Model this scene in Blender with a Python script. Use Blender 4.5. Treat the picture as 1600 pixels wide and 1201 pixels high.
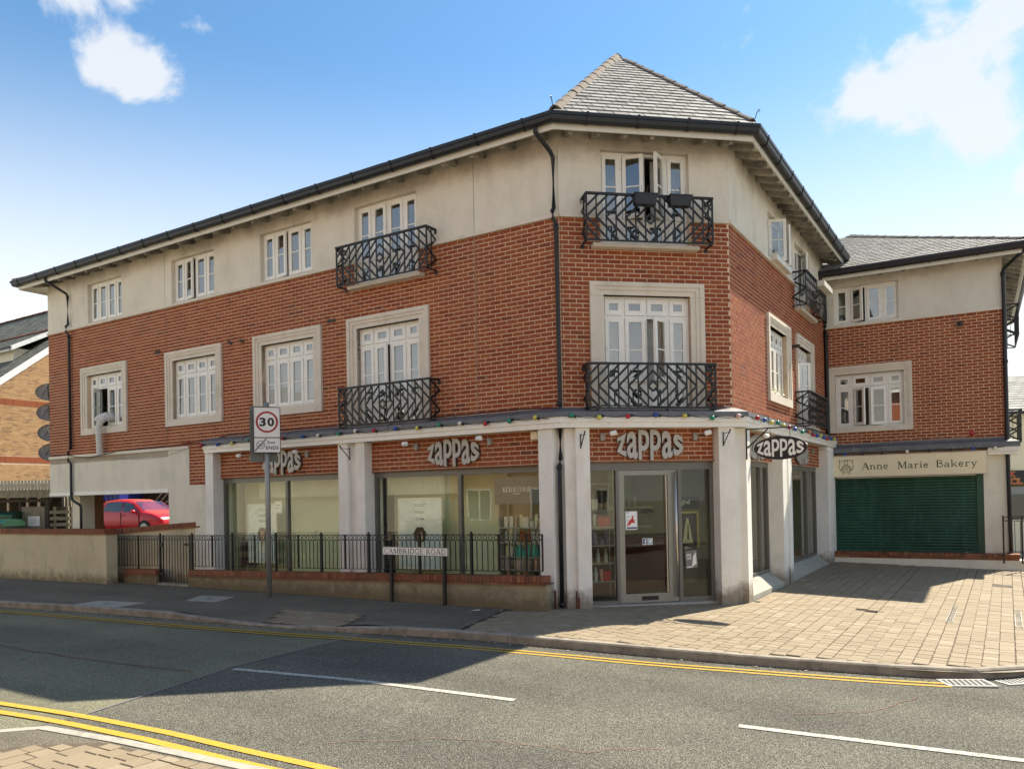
import bpy, math, random
from mathutils import Matrix, Vector
random.seed(7)
rnd = random.random
def R(a, b): return a + (b - a) * random.random()
S = bpy.context.scene
for o in list(bpy.data.objects): bpy.data.objects.remove(o)

# ------------------------------------------------------------------ camera
CP, CR, CF, CH = 0.0099226, -0.0194553, 1235.804, 1.8327
c_, s_ = math.cos(CP), math.sin(CP); cr, sr = math.cos(CR), math.sin(CR)
up0 = Vector((0, -s_, c_)); fw = Vector((0, c_, s_)); rt0 = Vector((1, 0, 0))
rt = rt0 * cr + up0 * sr; up = rt0 * -sr + up0 * cr
cam = bpy.data.cameras.new('camera'); camo = bpy.data.objects.new('camera', cam)
S.collection.objects.link(camo); S.camera = camo
M = Matrix.Identity(4)
for i in range(3): M[i][0], M[i][1], M[i][2] = rt[i], up[i], -fw[i]
M[2][3] = CH; camo.matrix_world = M
cam.sensor_width = 36; cam.lens = CF / 1600 * 36; cam.shift_y = 164.2 / 1600
cam.clip_start = 0.05; cam.clip_end = 3000

# ------------------------------------------------------------------ sky and sun
SUN_AZ, SUN_EL = 40.6, 49.2        # azimuth measured from +X towards +Y
w = bpy.data.worlds.new('World'); S.world = w; w.use_nodes = True
nt = w.node_tree; nt.nodes.clear()
def N(nt, t, **k):
    n = nt.nodes.new(t)
    for a, b in k.items(): setattr(n, a, b)
    return n
L = lambda nt, a, b: nt.links.new(a, b)
out = N(nt, 'ShaderNodeOutputWorld'); bg = N(nt, 'ShaderNodeBackground')
sky = N(nt, 'ShaderNodeTexSky', sky_type='NISHITA', sun_disc=False)
sky.sun_elevation = math.radians(SUN_EL); sky.sun_rotation = math.radians(90 - SUN_AZ)
sky.air_density = 1.0; sky.dust_density = 0.35; sky.ozone_density = 1.0; sky.altitude = 50
bg.inputs['Strength'].default_value = 0.15
bgc = N(nt, 'ShaderNodeBackground'); bgc.inputs['Color'].default_value = (0.93, 0.96, 1.0, 1); bgc.inputs['Strength'].default_value = .34
mixw = N(nt, 'ShaderNodeMixShader')
tc = N(nt, 'ShaderNodeTexCoord')
nz = N(nt, 'ShaderNodeTexNoise'); nz.inputs['Scale'].default_value = 9.0; nz.inputs['Detail'].default_value = 8; nz.inputs['Roughness'].default_value = .58
nz.inputs['Distortion'].default_value = .25
L(nt, tc.outputs['Generated'], nz.inputs['Vector'])
def mth(nt, op, a, b=None, c=None, clamp=False):
    m = N(nt, 'ShaderNodeMath', operation=op); m.use_clamp = clamp
    for i, v in enumerate((a, b, c)):
        if v is None: continue
        if isinstance(v, (int, float)): m.inputs[i].default_value = v
        else: L(nt, v, m.inputs[i])
    return m.outputs[0]
def vdir(x, y):
    a = (x - 800) / CF; b = (764.7 - y) / CF
    return (fw + rt * a + up * b).normalized()
# fair-weather clouds: each one a soft round region of sky broken up by noise
clouds = [(80, -22, 84, 1.1), (180, 80, 62, 1.1), (225, 115, 56, 1.05), (190, 5, 45, .4), (1405, 160, 88, 1.1), (1470, 110, 115, 1.2), (1550, 40, 125, 1.2), (1480, 30, 80, 1.0), (1520, 200, 95, 1.1),
          (1580, 130, 80, .8), (1600, 275, 34, .7), (1340, 180, 40, .45), (1495, 235, 45, .6)]
acc = None
for x, y, r, s in clouds:
    vd = N(nt, 'ShaderNodeVectorMath', operation='DISTANCE'); L(nt, tc.outputs['Generated'], vd.inputs[0]); vd.inputs[1].default_value = vdir(x, y)
    m = mth(nt, 'MULTIPLY_ADD', vd.outputs['Value'], -s / (r / CF * .86), s)
    acc = m if acc is None else mth(nt, 'SMOOTH_MAX', acc, m, 0.25)
# unseen cloud cover behind the camera, thickened to brighten the shaded fronts
nz2 = N(nt, 'ShaderNodeTexNoise'); nz2.inputs['Scale'].default_value = 2.3; nz2.inputs['Detail'].default_value = 3
mp = N(nt, 'ShaderNodeMapping'); mp.inputs['Location'].default_value = (3.1, 7.7, 1.3); L(nt, tc.outputs['Generated'], mp.inputs['Vector']); L(nt, mp.outputs[0], nz2.inputs['Vector'])
sx = N(nt, 'ShaderNodeSeparateXYZ'); L(nt, tc.outputs['Generated'], sx.inputs[0])
back = mth(nt, 'MULTIPLY_ADD', sx.outputs['Y'], -3.0, 0.2, clamp=True)
gen = mth(nt, 'MULTIPLY', mth(nt, 'MULTIPLY_ADD', nz2.outputs['Fac'], 3.4, -1.35), back)
gen = mth(nt, 'ADD', gen, mth(nt, 'MULTIPLY_ADD', back, .42, -.42))
acc = mth(nt, 'MAXIMUM', acc, gen)
cl = mth(nt, 'ADD', acc, mth(nt, 'MULTIPLY_ADD', nz.outputs['Fac'], 4.2, -2.30))
mr = N(nt, 'ShaderNodeMapRange', interpolation_type='SMOOTHSTEP'); mr.inputs['From Min'].default_value = 0.02; mr.inputs['From Max'].default_value = 0.62
L(nt, cl, mr.inputs['Value'])
L(nt, mth(nt, 'MULTIPLY', mr.outputs[0], .86), mixw.inputs[0])
tint = N(nt, 'ShaderNodeMix', data_type='RGBA', blend_type='MULTIPLY'); tint.inputs[0].default_value = 1.0; tint.inputs[7].default_value = (.272, .395, .44, 1)
L(nt, sky.outputs[0], tint.inputs[6])
# the pale haze band that whitens the sky towards the horizon all the way round
hz_ = N(nt, 'ShaderNodeMapRange', interpolation_type='SMOOTHSTEP'); hz_.inputs['From Min'].default_value = .50; hz_.inputs['From Max'].default_value = .13
L(nt, sx.outputs['Z'], hz_.inputs['Value'])
hzm = N(nt, 'ShaderNodeMix', data_type='RGBA'); L(nt, mth(nt, 'MULTIPLY', hz_.outputs[0], .93), hzm.inputs[0]); L(nt, tint.outputs[2], hzm.inputs[6]); hzm.inputs[7].default_value = (2.66, 2.69, 2.62, 1)
L(nt, hzm.outputs[2], bg.inputs['Color']); L(nt, bg.outputs[0], mixw.inputs[1]); L(nt, bgc.outputs[0], mixw.inputs[2])
L(nt, mixw.outputs[0], out.inputs[0])
sl = bpy.data.lights.new('sun', 'SUN'); so = bpy.data.objects.new('sun', sl); S.collection.objects.link(so)
sl.energy = 3.6; sl.angle = math.radians(.53); sl.color = (1, .90, .74)
sd = Vector((math.cos(math.radians(SUN_AZ)) * math.cos(math.radians(SUN_EL)), math.sin(math.radians(SUN_AZ)) * math.cos(math.radians(SUN_EL)), math.sin(math.radians(SUN_EL))))
so.rotation_euler = sd.to_track_quat('Z', 'Y').to_euler(); so.location = (0, 0, 30)
S.view_settings.view_transform = 'Standard'; S.view_settings.look = 'None'; S.view_settings.gamma = 1; S.view_settings.exposure = 1.56
S.view_settings.use_curve_mapping = False
S.render.engine = 'CYCLES'

# ------------------------------------------------------------------ materials
MATS = {}
def newmat(name):
    m = bpy.data.materials.new(name); m.use_nodes = True; MATS[name] = m
    return m, m.node_tree, m.node_tree.nodes['Principled BSDF']
def rgb(nt, c): n = N(nt, 'ShaderNodeRGB'); n.outputs[0].default_value = (*c, 1); return n.outputs[0]
def noise(nt, sc, det=4, rough=.6, co=None, stretch=None):
    tcn = N(nt, 'ShaderNodeNewGeometry'); n = N(nt, 'ShaderNodeTexNoise')
    n.inputs['Scale'].default_value = sc; n.inputs['Detail'].default_value = det; n.inputs['Roughness'].default_value = rough
    src = tcn.outputs['Position']
    if stretch:
        mp = N(nt, 'ShaderNodeMapping'); mp.inputs['Scale'].default_value = stretch; L(nt, src, mp.inputs['Vector']); src = mp.outputs[0]
    L(nt, src, n.inputs['Vector']); return n.outputs['Fac']
def ramp(nt, f, stops):
    r = N(nt, 'ShaderNodeValToRGB'); e = r.color_ramp.elements
    while len(e) < len(stops): e.new(.5)
    for i, (p, c) in enumerate(stops): e[i].position = p; e[i].color = (*c, 1)
    L(nt, f, r.inputs[0]); return r.outputs[0]
def mix(nt, f, a, b, mode='MIX'):
    m = N(nt, 'ShaderNodeMix', data_type='RGBA', blend_type=mode)
    if isinstance(f, (int, float)): m.inputs[0].default_value = f
    else: L(nt, f, m.inputs[0])
    for i, v in ((6, a), (7, b)):
        if isinstance(v, tuple): m.inputs[i].default_value = (*v, 1)
        else: L(nt, v, m.inputs[i])
    return m.outputs[2]
def bump(nt, bs, f, dist=.004, st=.5):
    b = N(nt, 'ShaderNodeBump'); b.inputs['Distance'].default_value = dist; b.inputs['Strength'].default_value = st
    L(nt, f, b.inputs['Height']); L(nt, b.outputs[0], bs.inputs['Normal'])
def sc(c, k): return tuple(min(1, v * k) for v in c)
def simple(name, col, rough=.6, metal=0, var=.12, nsc=6, bsc=0, bd=.002, spec=.5, dirt=None, dsc=1.2, dlo=.52, dhi=.75, stretch=None, coat=0):
    m, nt, bs = newmat(name)
    c = ramp(nt, noise(nt, nsc, 5), [(.3, sc(col, 1 - var)), (.7, sc(col, 1 + var))])
    if dirt:
        f = N(nt, 'ShaderNodeMapRange'); f.inputs['From Min'].default_value = dlo; f.inputs['From Max'].default_value = dhi
        L(nt, noise(nt, dsc, 8, .65, stretch=stretch), f.inputs['Value']); c = mix(nt, f.outputs[0], c, dirt)
    L(nt, c, bs.inputs['Base Color'])
    bs.inputs['Roughness'].default_value = rough; bs.inputs['Metallic'].default_value = metal; bs.inputs['Specular IOR Level'].default_value = spec
    bs.inputs['Coat Weight'].default_value = coat
    if bsc: bump(nt, bs, noise(nt, bsc, 4), bd)
    return m
def piecemat(name, stops, rough=.8, grain=30, gk=.25, bd=.003, dirt=None, dsc=.8, dlo=.5, dhi=.8, spec=.3):
    # each piece (brick, slate, paver) its own tone: a per-face attribute on joined pieces, the object's random on single ones
    m, nt, bs = newmat(name)
    at = N(nt, 'ShaderNodeAttribute', attribute_name='rnd'); oi = N(nt, 'ShaderNodeObjectInfo')
    f = mth(nt, 'FRACT', mth(nt, 'ADD', at.outputs['Fac'], oi.outputs['Random']))
    c = ramp(nt, f, stops)
    g = noise(nt, grain, 6, .7)
    c = mix(nt, 1.0, c, ramp(nt, g, [(.25, (1 - gk,) * 3), (.75, (1 + 0 * gk,) * 3)]), 'MULTIPLY')
    if dirt:
        fr = N(nt, 'ShaderNodeMapRange'); fr.inputs['From Min'].default_value = dlo; fr.inputs['From Max'].default_value = dhi; fr.inputs['To Max'].default_value = .75
        L(nt, noise(nt, dsc, 7, .65), fr.inputs['Value']); c = mix(nt, fr.outputs[0], c, dirt)
    L(nt, c, bs.inputs['Base Color']); bs.inputs['Roughness'].default_value = rough; bs.inputs['Specular IOR Level'].default_value = spec
    bump(nt, bs, g, bd)
    return m
piecemat('brick', [(0, (.27, .060, .024)), (.25, (.315, .074, .027)), (.55, (.35, .092, .031)), (.85, (.385, .115, .038)), (.97, (.30, .070, .026)), (.99, (.20, .058, .030)), (1, (.20, .06, .032))], grain=45, dirt=(.25, .085, .042), dsc=.45, dlo=.45, dhi=.85)
piecemat('coping_brick', [(0, (.19, .07, .04)), (.4, (.32, .125, .06)), (.8, (.26, .09, .05)), (1, (.38, .18, .09))], grain=30, dirt=(.10, .085, .05), dlo=.45, dhi=.75, dsc=3.5)
piecemat('slate', [(0, (.18, .185, .18)), (.3, (.29, .295, .28)), (.7, (.36, .365, .35)), (1, (.23, .23, .22))], grain=14, gk=.35, bd=.006, dirt=(.15, .15, .135), dsc=2.2)
piecemat('old_slate', [(0, (.12, .125, .10)), (.5, (.17, .175, .145)), (1, (.22, .22, .18))], grain=10, gk=.3)
piecemat('paver', [(0, (.25, .200, .132)), (.3, (.29, .234, .155)), (.6, (.31, .252, .168)), (.85, (.275, .219, .144)), (1, (.35, .293, .205))], grain=60, gk=.22, bd=.004, dirt=(.22, .165, .11), dsc=1.6, dlo=.55, dhi=.9)
piecemat('yellow_brick', [(0, (.42, .24, .10)), (.4, (.52, .31, .13)), (.8, (.58, .36, .17)), (.93, (.35, .19, .09)), (1, (.30, .18, .09))], grain=30)
simple('mortar', (.74, .555, .385), .9, var=.1, nsc=3, bsc=120, bd=.002)
simple('joint_filler', (.20, .10, .06), .9)
simple('joint_sand', (.10, .075, .05), .95, var=.3, nsc=20)
def render_mat(name, col, dirt, top=None, streak=True, grime=None, sk=.55):
    # painted render; soot below the eaves and run-off streaks are stains on the wall itself
    m, nt, bs = newmat(name)
    c = ramp(nt, noise(nt, 1.1, 7, .65), [(.3, sc(col, .87)), (.5, col), (.75, sc(col, 1.07))])
    c = mix(nt, .5, c, ramp(nt, noise(nt, 26, 5, .7), [(.3, (.85, .85, .84)), (.7, (1, 1, 1))]), 'MULTIPLY')
    if streak:
        f = N(nt, 'ShaderNodeMapRange'); f.inputs['From Min'].default_value = .50; f.inputs['From Max'].default_value = .78; f.inputs['To Max'].default_value = sk
        L(nt, noise(nt, 2.2, 6, .6, stretch=(1.7, 1.7, .5)), f.inputs['Value']); c = mix(nt, f.outputs[0], c, dirt)
    g = N(nt, 'ShaderNodeNewGeometry'); sp = N(nt, 'ShaderNodeSeparateXYZ'); L(nt, g.outputs['Position'], sp.inputs[0])
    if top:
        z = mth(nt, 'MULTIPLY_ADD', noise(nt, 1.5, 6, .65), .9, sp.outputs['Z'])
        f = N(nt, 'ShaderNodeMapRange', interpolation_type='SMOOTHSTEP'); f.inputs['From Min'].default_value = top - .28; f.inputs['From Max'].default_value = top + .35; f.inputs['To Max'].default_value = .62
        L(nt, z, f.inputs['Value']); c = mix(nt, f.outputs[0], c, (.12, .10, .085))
    if grime is not None:
        z = mth(nt, 'MULTIPLY_ADD', noise(nt, 5, 6, .7), -.6, sp.outputs['Z'])
        f = N(nt, 'ShaderNodeMapRange', interpolation_type='SMOOTHSTEP'); f.inputs['From Min'].default_value = grime; f.inputs['From Max'].default_value = grime - .35; f.inputs['To Max'].default_value = .8
        L(nt, z, f.inputs['Value']); c = mix(nt, f.outputs[0], c, (.13, .10, .055))
    L(nt, c, bs.inputs['Base Color']); bs.inputs['Roughness'].default_value = .92; bs.inputs['Specular IOR Level'].default_value = .2
    bump(nt, bs, noise(nt, 70, 5, .7), .003)
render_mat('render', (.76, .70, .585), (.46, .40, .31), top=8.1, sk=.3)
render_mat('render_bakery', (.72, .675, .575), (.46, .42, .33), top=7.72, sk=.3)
render_mat('panel_render', (.78, .74, .62), (.50, .46, .38), sk=.35)
render_mat('pilaster_paint', (.88, .86, .79), (.62, .57, .47), grime=.12, sk=.5)
render_mat('old_render', (.60, .52, .35), (.26, .22, .13), grime=.02)
render_mat('plinth_render', (.36, .31, .21), (.17, .14, .085), grime=.1)
simple('stone_trim', (.70, .63, .52), .85, var=.06, nsc=3, bsc=60, bd=.001, dirt=(.40, .36, .29), dsc=2, dlo=.55, dhi=.85)
simple('white_paint', (.86, .84, .77), .45, var=.04, nsc=5, dirt=(.50, .46, .38), dsc=9, dlo=.6, dhi=.85)
simple('fascia_paint', (.72, .69, .60), .5, var=.05, nsc=3, dirt=(.45, .41, .33), dsc=5, dlo=.58, dhi=.85)
simple('rafter_wood', (.34, .31, .26), .85, var=.2, nsc=9, bsc=40, bd=.003, dirt=(.10, .09, .085), dsc=2.2, dlo=.42, dhi=.65)
simple('black_plastic', (.010, .012, .016), .45, var=.15, nsc=5)
simple('black_iron', (.010, .011, .012), .5, var=.2, nsc=20)
simple('lead', (.14, .145, .155), .6, metal=.1, var=.2, nsc=7, bsc=12, bd=.006, dirt=(.30, .28, .25), dsc=3, dlo=.55, dhi=.8)
simple('ridge_tile', (.13, .105, .085), .9, var=.25, nsc=14, bsc=40, bd=.004, dirt=(.24, .21, .16), dsc=10, dlo=.55, dhi=.8)
simple('grey_frame', (.155, .155, .14), .4, metal=.3, var=.05)
simple('alu_door', (.27, .265, .235), .4, metal=.5, var=.04)
simple('steel', (.62, .60, .55), .25, metal=.9, var=.04)
simple('sign_grey', (.46, .44, .40), .5, metal=.15, var=.015, nsc=3)
simple('sign_edge', (.035, .034, .03), .6)
simple('cream_sign', (.84, .74, .51), .45, var=.03)
simple('sign_green', (.045, .075, .035), .5)
simple('shutter_green', (.012, .070, .042), .45, var=.25, nsc=1.3, dirt=(.05, .14, .11), dsc=3.2, dlo=.50, dhi=.78, stretch=(2.2, 2.2, .35))
simple('galv', (.34, .35, .33), .5, metal=.5, var=.1, nsc=20)
simple('sign_back', (.17, .185, .165), .6, metal=.2)
simple('sign_white', (.86, .85, .80), .35, var=.02)
simple('sign_red', (.42, .012, .02), .4)
simple('print_black', (.012, .012, .013), .5)
simple('print_grey', (.18, .18, .18), .5)
simple('plate_white', (.86, .84, .78), .4, var=.05, nsc=15)
simple('yellow_paint', (.50, .31, .04), .8, var=.14, nsc=30, bsc=150, bd=.002, dirt=(.34, .26, .11), dsc=18, dlo=.50, dhi=.70, spec=.2)
simple('road_white', (.46, .45, .39), .85, var=.15, nsc=30, bsc=150, bd=.002, dirt=(.22, .21, .175), dsc=24, dlo=.46, dhi=.66, spec=.2)
simple('concrete', (.34, .33, .28), .9, var=.12, nsc=8, bsc=60, bd=.003, dirt=(.18, .17, .14), dsc=5)
simple('kerb_stone', (.30, .265, .21), .9, var=.15, nsc=9, bsc=60, bd=.004, dirt=(.13, .11, .085), dsc=4, dlo=.45, dhi=.75)
simple('dirt', (.13, .10, .06), .95, var=.3, nsc=10)
simple('grey_plastic', (.35, .34, .32), .45, var=.1)
simple('dish_metal', (.30, .265, .23), .55, var=.25, nsc=8)
simple('hose', (.62, .62, .58), .5, var=.05)
simple('bin_green', (.006, .045, .02), .4, var=.15)
simple('old_timber', (.25, .22, .15), .85, var=.25, nsc=8, bsc=40, bd=.003, dirt=(.10, .09, .055), dsc=6, stretch=(4, 4, .5))
simple('dark_timber', (.06, .05, .035), .85, var=.25)
simple('container_blue', (.015, .022, .16), .45, var=.15)
simple('car_paint', (.50, .004, .010), .32, var=.02, coat=.35)
simple('tyre', (.015, .015, .016), .8)
simple('dark_room', (.40, .38, .33), .9)
simple('shop_wall', (.55, .55, .40), .9, var=.03)
simple('shop_floor', (.16, .12, .09), .5)
simple('backdrop', (.66, .69, .50), .9, var=.03, nsc=1)
simple('blind', (.68, .70, .54), .8, var=.06, nsc=3)
simple('curtain', (.62, .62, .60), .95, var=.1)
simple('poster_white', (.85, .88, .86), .45)
simple('poster_blue', (.60, .68, .76), .45)
simple('hair', (.06, .035, .02), .8, var=.4, nsc=40)
simple('skin_print', (.68, .42, .30), .6)
simple('soil', (.05, .035, .02), .95)
simple('twig', (.10, .07, .045), .9)
simple('leaf', (.09, .12, .05), .8, var=.4, nsc=20)
simple('hedge_leaf', (.10, .13, .03), .8, var=.4, nsc=10)
simple('cream_wall', (.76, .69, .52), .9, var=.05)
simple('tarmac_yard', (.20, .19, .16), .95, var=.2, nsc=6)
simple('roof_edge', (.80, .80, .78), .5)
simple('wood_brown', (.20, .09, .03), .5)
simple('counter_red', (.09, .02, .015), .35)
simple('gold', (.5, .42, .15), .4, metal=.5)
simple('notice_pink', (.55, .30, .36), .5)
simple('fb_blue', (.05, .10, .25), .4); simple('tw_blue', (.25, .50, .58), .4)
simple('shop_red', (.5, .03, .02), .5); simple('shop_yellow', (.65, .45, .08), .5)
simple('rust', (.14, .035, .015), .9, var=.4, nsc=25)
for nm, c in dict(p_white=(.62, .58, .52), p_teal=(.02, .30, .24), p_teal2=(.05, .42, .36), p_amber=(.30, .09, .02), p_lilac=(.35, .28, .30), p_pink=(.55, .25, .20), p_red=(.55, .015, .02),
                  p_purple=(.09, .08, .22), p_tan=(.42, .30, .22), p_silver=(.45, .45, .43), p_cream=(.55, .52, .35), p_dark=(.03, .03, .035), b_red=(.45, .02, .03), b_blue=(.03, .08, .35),
                  b_yellow=(.62, .55, .10), b_green=(.01, .24, .14), b_white=(.70, .66, .56), b_orange=(.6, .2, .05), b_pink=(.7, .45, .42)).items():
    simple(nm, c, .28, var=.03)
def glassmat(name, ior, tint, rough=.0, grime=None):
    m, nt, bs = newmat(name); nt.nodes.remove(bs)
    o = nt.nodes['Material Output']; t = N(nt, 'ShaderNodeBsdfTransparent'); t.inputs[0].default_value = (*tint, 1)
    g = N(nt, 'ShaderNodeBsdfGlossy'); g.inputs['Roughness'].default_value = rough; g.inputs[0].default_value = (1, 1, 1, 1)
    fr = N(nt, 'ShaderNodeFresnel'); fr.inputs[0].default_value = ior
    b = N(nt, 'ShaderNodeBump'); b.inputs['Distance'].default_value = .02; b.inputs['Strength'].default_value = .05
    L(nt, noise(nt, .9, 2), b.inputs['Height']); L(nt, b.outputs[0], g.inputs['Normal'])
    gb = N(nt, 'ShaderNodeNewGeometry'); mx = N(nt, 'ShaderNodeMixShader'); L(nt, mth(nt, 'MULTIPLY', fr.outputs[0], mth(nt, 'SUBTRACT', 1.0, gb.outputs['Backfacing'])), mx.inputs[0]); L(nt, t.outputs[0], mx.inputs[1]); L(nt, g.outputs[0], mx.inputs[2])
    L(nt, mx.outputs[0], o.inputs[0])
glassmat('glass', 2.9, (.70, .73, .71)); glassmat('shop_glass', 1.62, (.96, .98, .92)); glassmat('door_glass', 1.55, (.90, .92, .86)); glassmat('car_glass', 2.0, (.15, .17, .16))
def asphalt(name, a, b, stone, grain=90, patch=(.7, .8)):
    m, nt, bs = newmat(name)
    n1 = noise(nt, grain, 3, .8); n2 = noise(nt, .7, 6, .6)
    vo = N(nt, 'ShaderNodeTexVoronoi'); vo.inputs['Scale'].default_value = grain * 1.1
    g = N(nt, 'ShaderNodeNewGeometry'); L(nt, g.outputs['Position'], vo.inputs['Vector'])
    sp = N(nt, 'ShaderNodeSeparateColor'); L(nt, vo.outputs['Color'], sp.inputs[0])
    st = ramp(nt, sp.outputs[0], [(0, sc(a, .6)), (.35, a), (.7, b), (.93, stone), (1, sc(stone, 1.2))])
    c = mix(nt, 1.0, st, ramp(nt, n2, [(.3, (.80, .80, .80)), (.7, (1.1, 1.1, 1.08))]), 'MULTIPLY')
    c = mix(nt, .6, c, ramp(nt, n1, [(.35, (.62,) * 3), (.65, (1.18,) * 3)]), 'MULTIPLY')
    mpt = N(nt, 'ShaderNodeMapping', vector_type='TEXTURE'); mpt.inputs['Rotation'].default_value = (0, 0, math.radians(-32)); mpt.inputs['Scale'].default_value = (9, .9, 1)
    L(nt, g.outputs['Position'], mpt.inputs['Vector']); nst = N(nt, 'ShaderNodeTexNoise'); nst.inputs['Scale'].default_value = 1; nst.inputs['Detail'].default_value = 3; L(nt, mpt.outputs[0], nst.inputs['Vector'])
    c = mix(nt, 1.0, c, ramp(nt, nst.outputs['Fac'], [(.35, (.86, .86, .87)), (.6, (1.08, 1.08, 1.06))]), 'MULTIPLY')
    n3 = noise(nt, .35, 5, .7)
    f = N(nt, 'ShaderNodeMapRange'); f.inputs['From Min'].default_value = .55; f.inputs['From Max'].default_value = .7; f.inputs['To Max'].default_value = .35
    L(nt, n3, f.inputs['Value']); c = mix(nt, f.outputs[0], c, sc(a, .6))
    L(nt, c, bs.inputs['Base Color']); bs.inputs['Roughness'].default_value = .92; bs.inputs['Specular IOR Level'].default_value = .12
    bump(nt, bs, vo.outputs['Distance'], .012, .9)
asphalt('asphalt_old', (.21, .205, .14), (.275, .268, .19), (.40, .39, .30), 120)
asphalt('asphalt_new', (.125, .121, .100), (.19, .184, .155), (.33, .315, .27), 115)
asphalt('footway', (.20, .18, .14), (.245, .225, .175), (.33, .30, .24), 130)

# ------------------------------------------------------------------ mesh building
COL = S.collection
W = {}
class MB:
    def __init__(s): s.v, s.f, s.m, s.r = [], [], [], []
    def add(s, vs, fs, m=0, r=None):
        b = len(s.v); s.v += [tuple(v) for v in vs]
        if r is None: r = 0.0
        for f in fs: s.f.append(tuple(i + b for i in f)); s.m.append(m); s.r.append(r)
        return s
    def box(s, x0, x1, y0, y1, z0, z1, m=0, r=None, T=None):
        vs = [(x0, y0, z0), (x1, y0, z0), (x1, y1, z0), (x0, y1, z0), (x0, y0, z1), (x1, y0, z1), (x1, y1, z1), (x0, y1, z1)]
        if T is not None: vs = [T @ Vector(v) for v in vs]
        return s.add(vs, [(0, 3, 2, 1), (4, 5, 6, 7), (0, 1, 5, 4), (1, 2, 6, 5), (2, 3, 7, 6), (3, 0, 4, 7)], m, r)
    def prism(s, pts, h0, h1, m=0, r=None, f=lambda x, y, h: (x, y, h)):
        n = len(pts); vs = [f(x, y, h0) for x, y in pts] + [f(x, y, h1) for x, y in pts]
        fs = [tuple(range(n - 1, -1, -1)), tuple(range(n, 2 * n))] + [(i, (i + 1) % n, n + (i + 1) % n, n + i) for i in range(n)]
        return s.add(vs, fs, m, r)
    def tube(s, pts, rad, n=8, m=0, cap=True, sx=1, r=None):
        pts = [Vector(p) for p in pts]; vs, fs = [], []
        for i, p in enumerate(pts):
            a = pts[max(i - 1, 0)]; b = pts[min(i + 1, len(pts) - 1)]; d = (b - a).normalized()
            u = d.cross(Vector((0, 0, 1)));
            if u.length < .05: u = d.cross(Vector((0, 1, 0)))
            u.normalize(); v = d.cross(u).normalized()
            k = rad[i] if isinstance(rad, (list, tuple)) else rad
            for j in range(n):
                t = 2 * math.pi * j / n; vs.append(p + u * math.cos(t) * k * sx + v * math.sin(t) * k)
        for i in range(len(pts) - 1):
            for j in range(n): fs.append((i * n + j, i * n + (j + 1) % n, (i + 1) * n + (j + 1) % n, (i + 1) * n + j))
        if cap: fs += [tuple(range(n - 1, -1, -1)), tuple(range(len(vs) - n, len(vs)))]
        return s.add(vs, fs, m, r)
    def sphere(s, c, rx, ry=None, rz=None, n=10, k=7, m=0, T=None):
        ry = ry or rx; rz = rz or rx; vs, fs = [], []
        for i in range(k + 1):
            ph = math.pi * i / k
            for j in range(n):
                th = 2 * math.pi * j / n; vs.append(Vector((c[0] + rx * math.sin(ph) * math.cos(th), c[1] + ry * math.sin(ph) * math.sin(th), c[2] + rz * math.cos(ph))))
        if T is not None: vs = [T @ v for v in vs]
        for i in range(k):
            for j in range(n): fs.append((i * n + j, (i + 1) * n + j, (i + 1) * n + (j + 1) % n, i * n + (j + 1) % n))
        return s.add(vs, fs, m)
    def lathe(s, prof, c=(0, 0, 0), n=12, m=0):
        vs, fs = [], []
        for r_, z in prof:
            for j in range(n): t = 2 * math.pi * j / n; vs.append((c[0] + r_ * math.cos(t), c[1] + r_ * math.sin(t), c[2] + z))
        for i in range(len(prof) - 1):
            for j in range(n): fs.append((i * n + j, i * n + (j + 1) % n, (i + 1) * n + (j + 1) % n, (i + 1) * n + j))
        fs += [tuple(range(n - 1, -1, -1)), tuple(range(len(vs) - n, len(vs)))]
        return s.add(vs, fs, m)
    def mesh(s, name, mats, smooth=False):
        me = bpy.data.meshes.new(name); me.from_pydata(s.v, [], s.f)
        for m in ([mats] if isinstance(mats, str) else mats): me.materials.append(MATS[m])
        me.polygons.foreach_set('material_index', s.m)
        if any(s.r):
            a = me.attributes.new('rnd', 'FLOAT', 'FACE'); a.data.foreach_set('value', s.r)
        if smooth: me.polygons.foreach_set('use_smooth', [True] * len(me.polygons))
        me.update(); return me
def place(name, me, parent=None, M=None, **props):
    o = bpy.data.objects.new(name, me); COL.objects.link(o)
    M = Matrix.Identity(4) if M is None else M
    if parent is not None:
        o.parent = parent; o.matrix_parent_inverse = W[parent.name].inverted()
    o.matrix_basis = M; W[o.name] = M.copy()
    for k, v in props.items(): o[k] = v
    return o
def part(name, mb, mats, parent, M=None, smooth=False, **props): return place(name, mb.mesh(name, mats, smooth), parent, M, **props)
def thing(name, label, cat, M=None, group=None):
    o = place(name, None, None, M if M is not None else Matrix.Identity(4)); o['label'] = label; o['category'] = cat
    if group: o['group'] = group
    return o
def tagged(name, mb, mats, label, cat, M=None, group=None, smooth=False):
    o = part(name, mb, mats, None, M, smooth); o['label'] = label; o['category'] = cat
    if group: o['group'] = group
    return o
def struct(name, mb, mats, M=None, kind='structure', smooth=False): return part(name, mb, mats, None, M, smooth, kind=kind)
CACHE = {}
def cached(key, fn, mats, smooth=False):
    if key not in CACHE: CACHE[key] = fn().mesh(str(key[0]), mats, smooth)
    return CACHE[key]
def Tr(x, y, z): return Matrix.Translation((x, y, z))
def Rz(a): return Matrix.Rotation(math.radians(a), 4, 'Z')
def Rx(a): return Matrix.Rotation(math.radians(a), 4, 'X')
def Ry(a): return Matrix.Rotation(math.radians(a), 4, 'Y')
def Sc(x, y, z): return Matrix.Diagonal((x, y, z, 1))
EXZ = lambda x, z, y: (x, y, z)     # prism in the x-z plane, extruded along y

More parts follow.
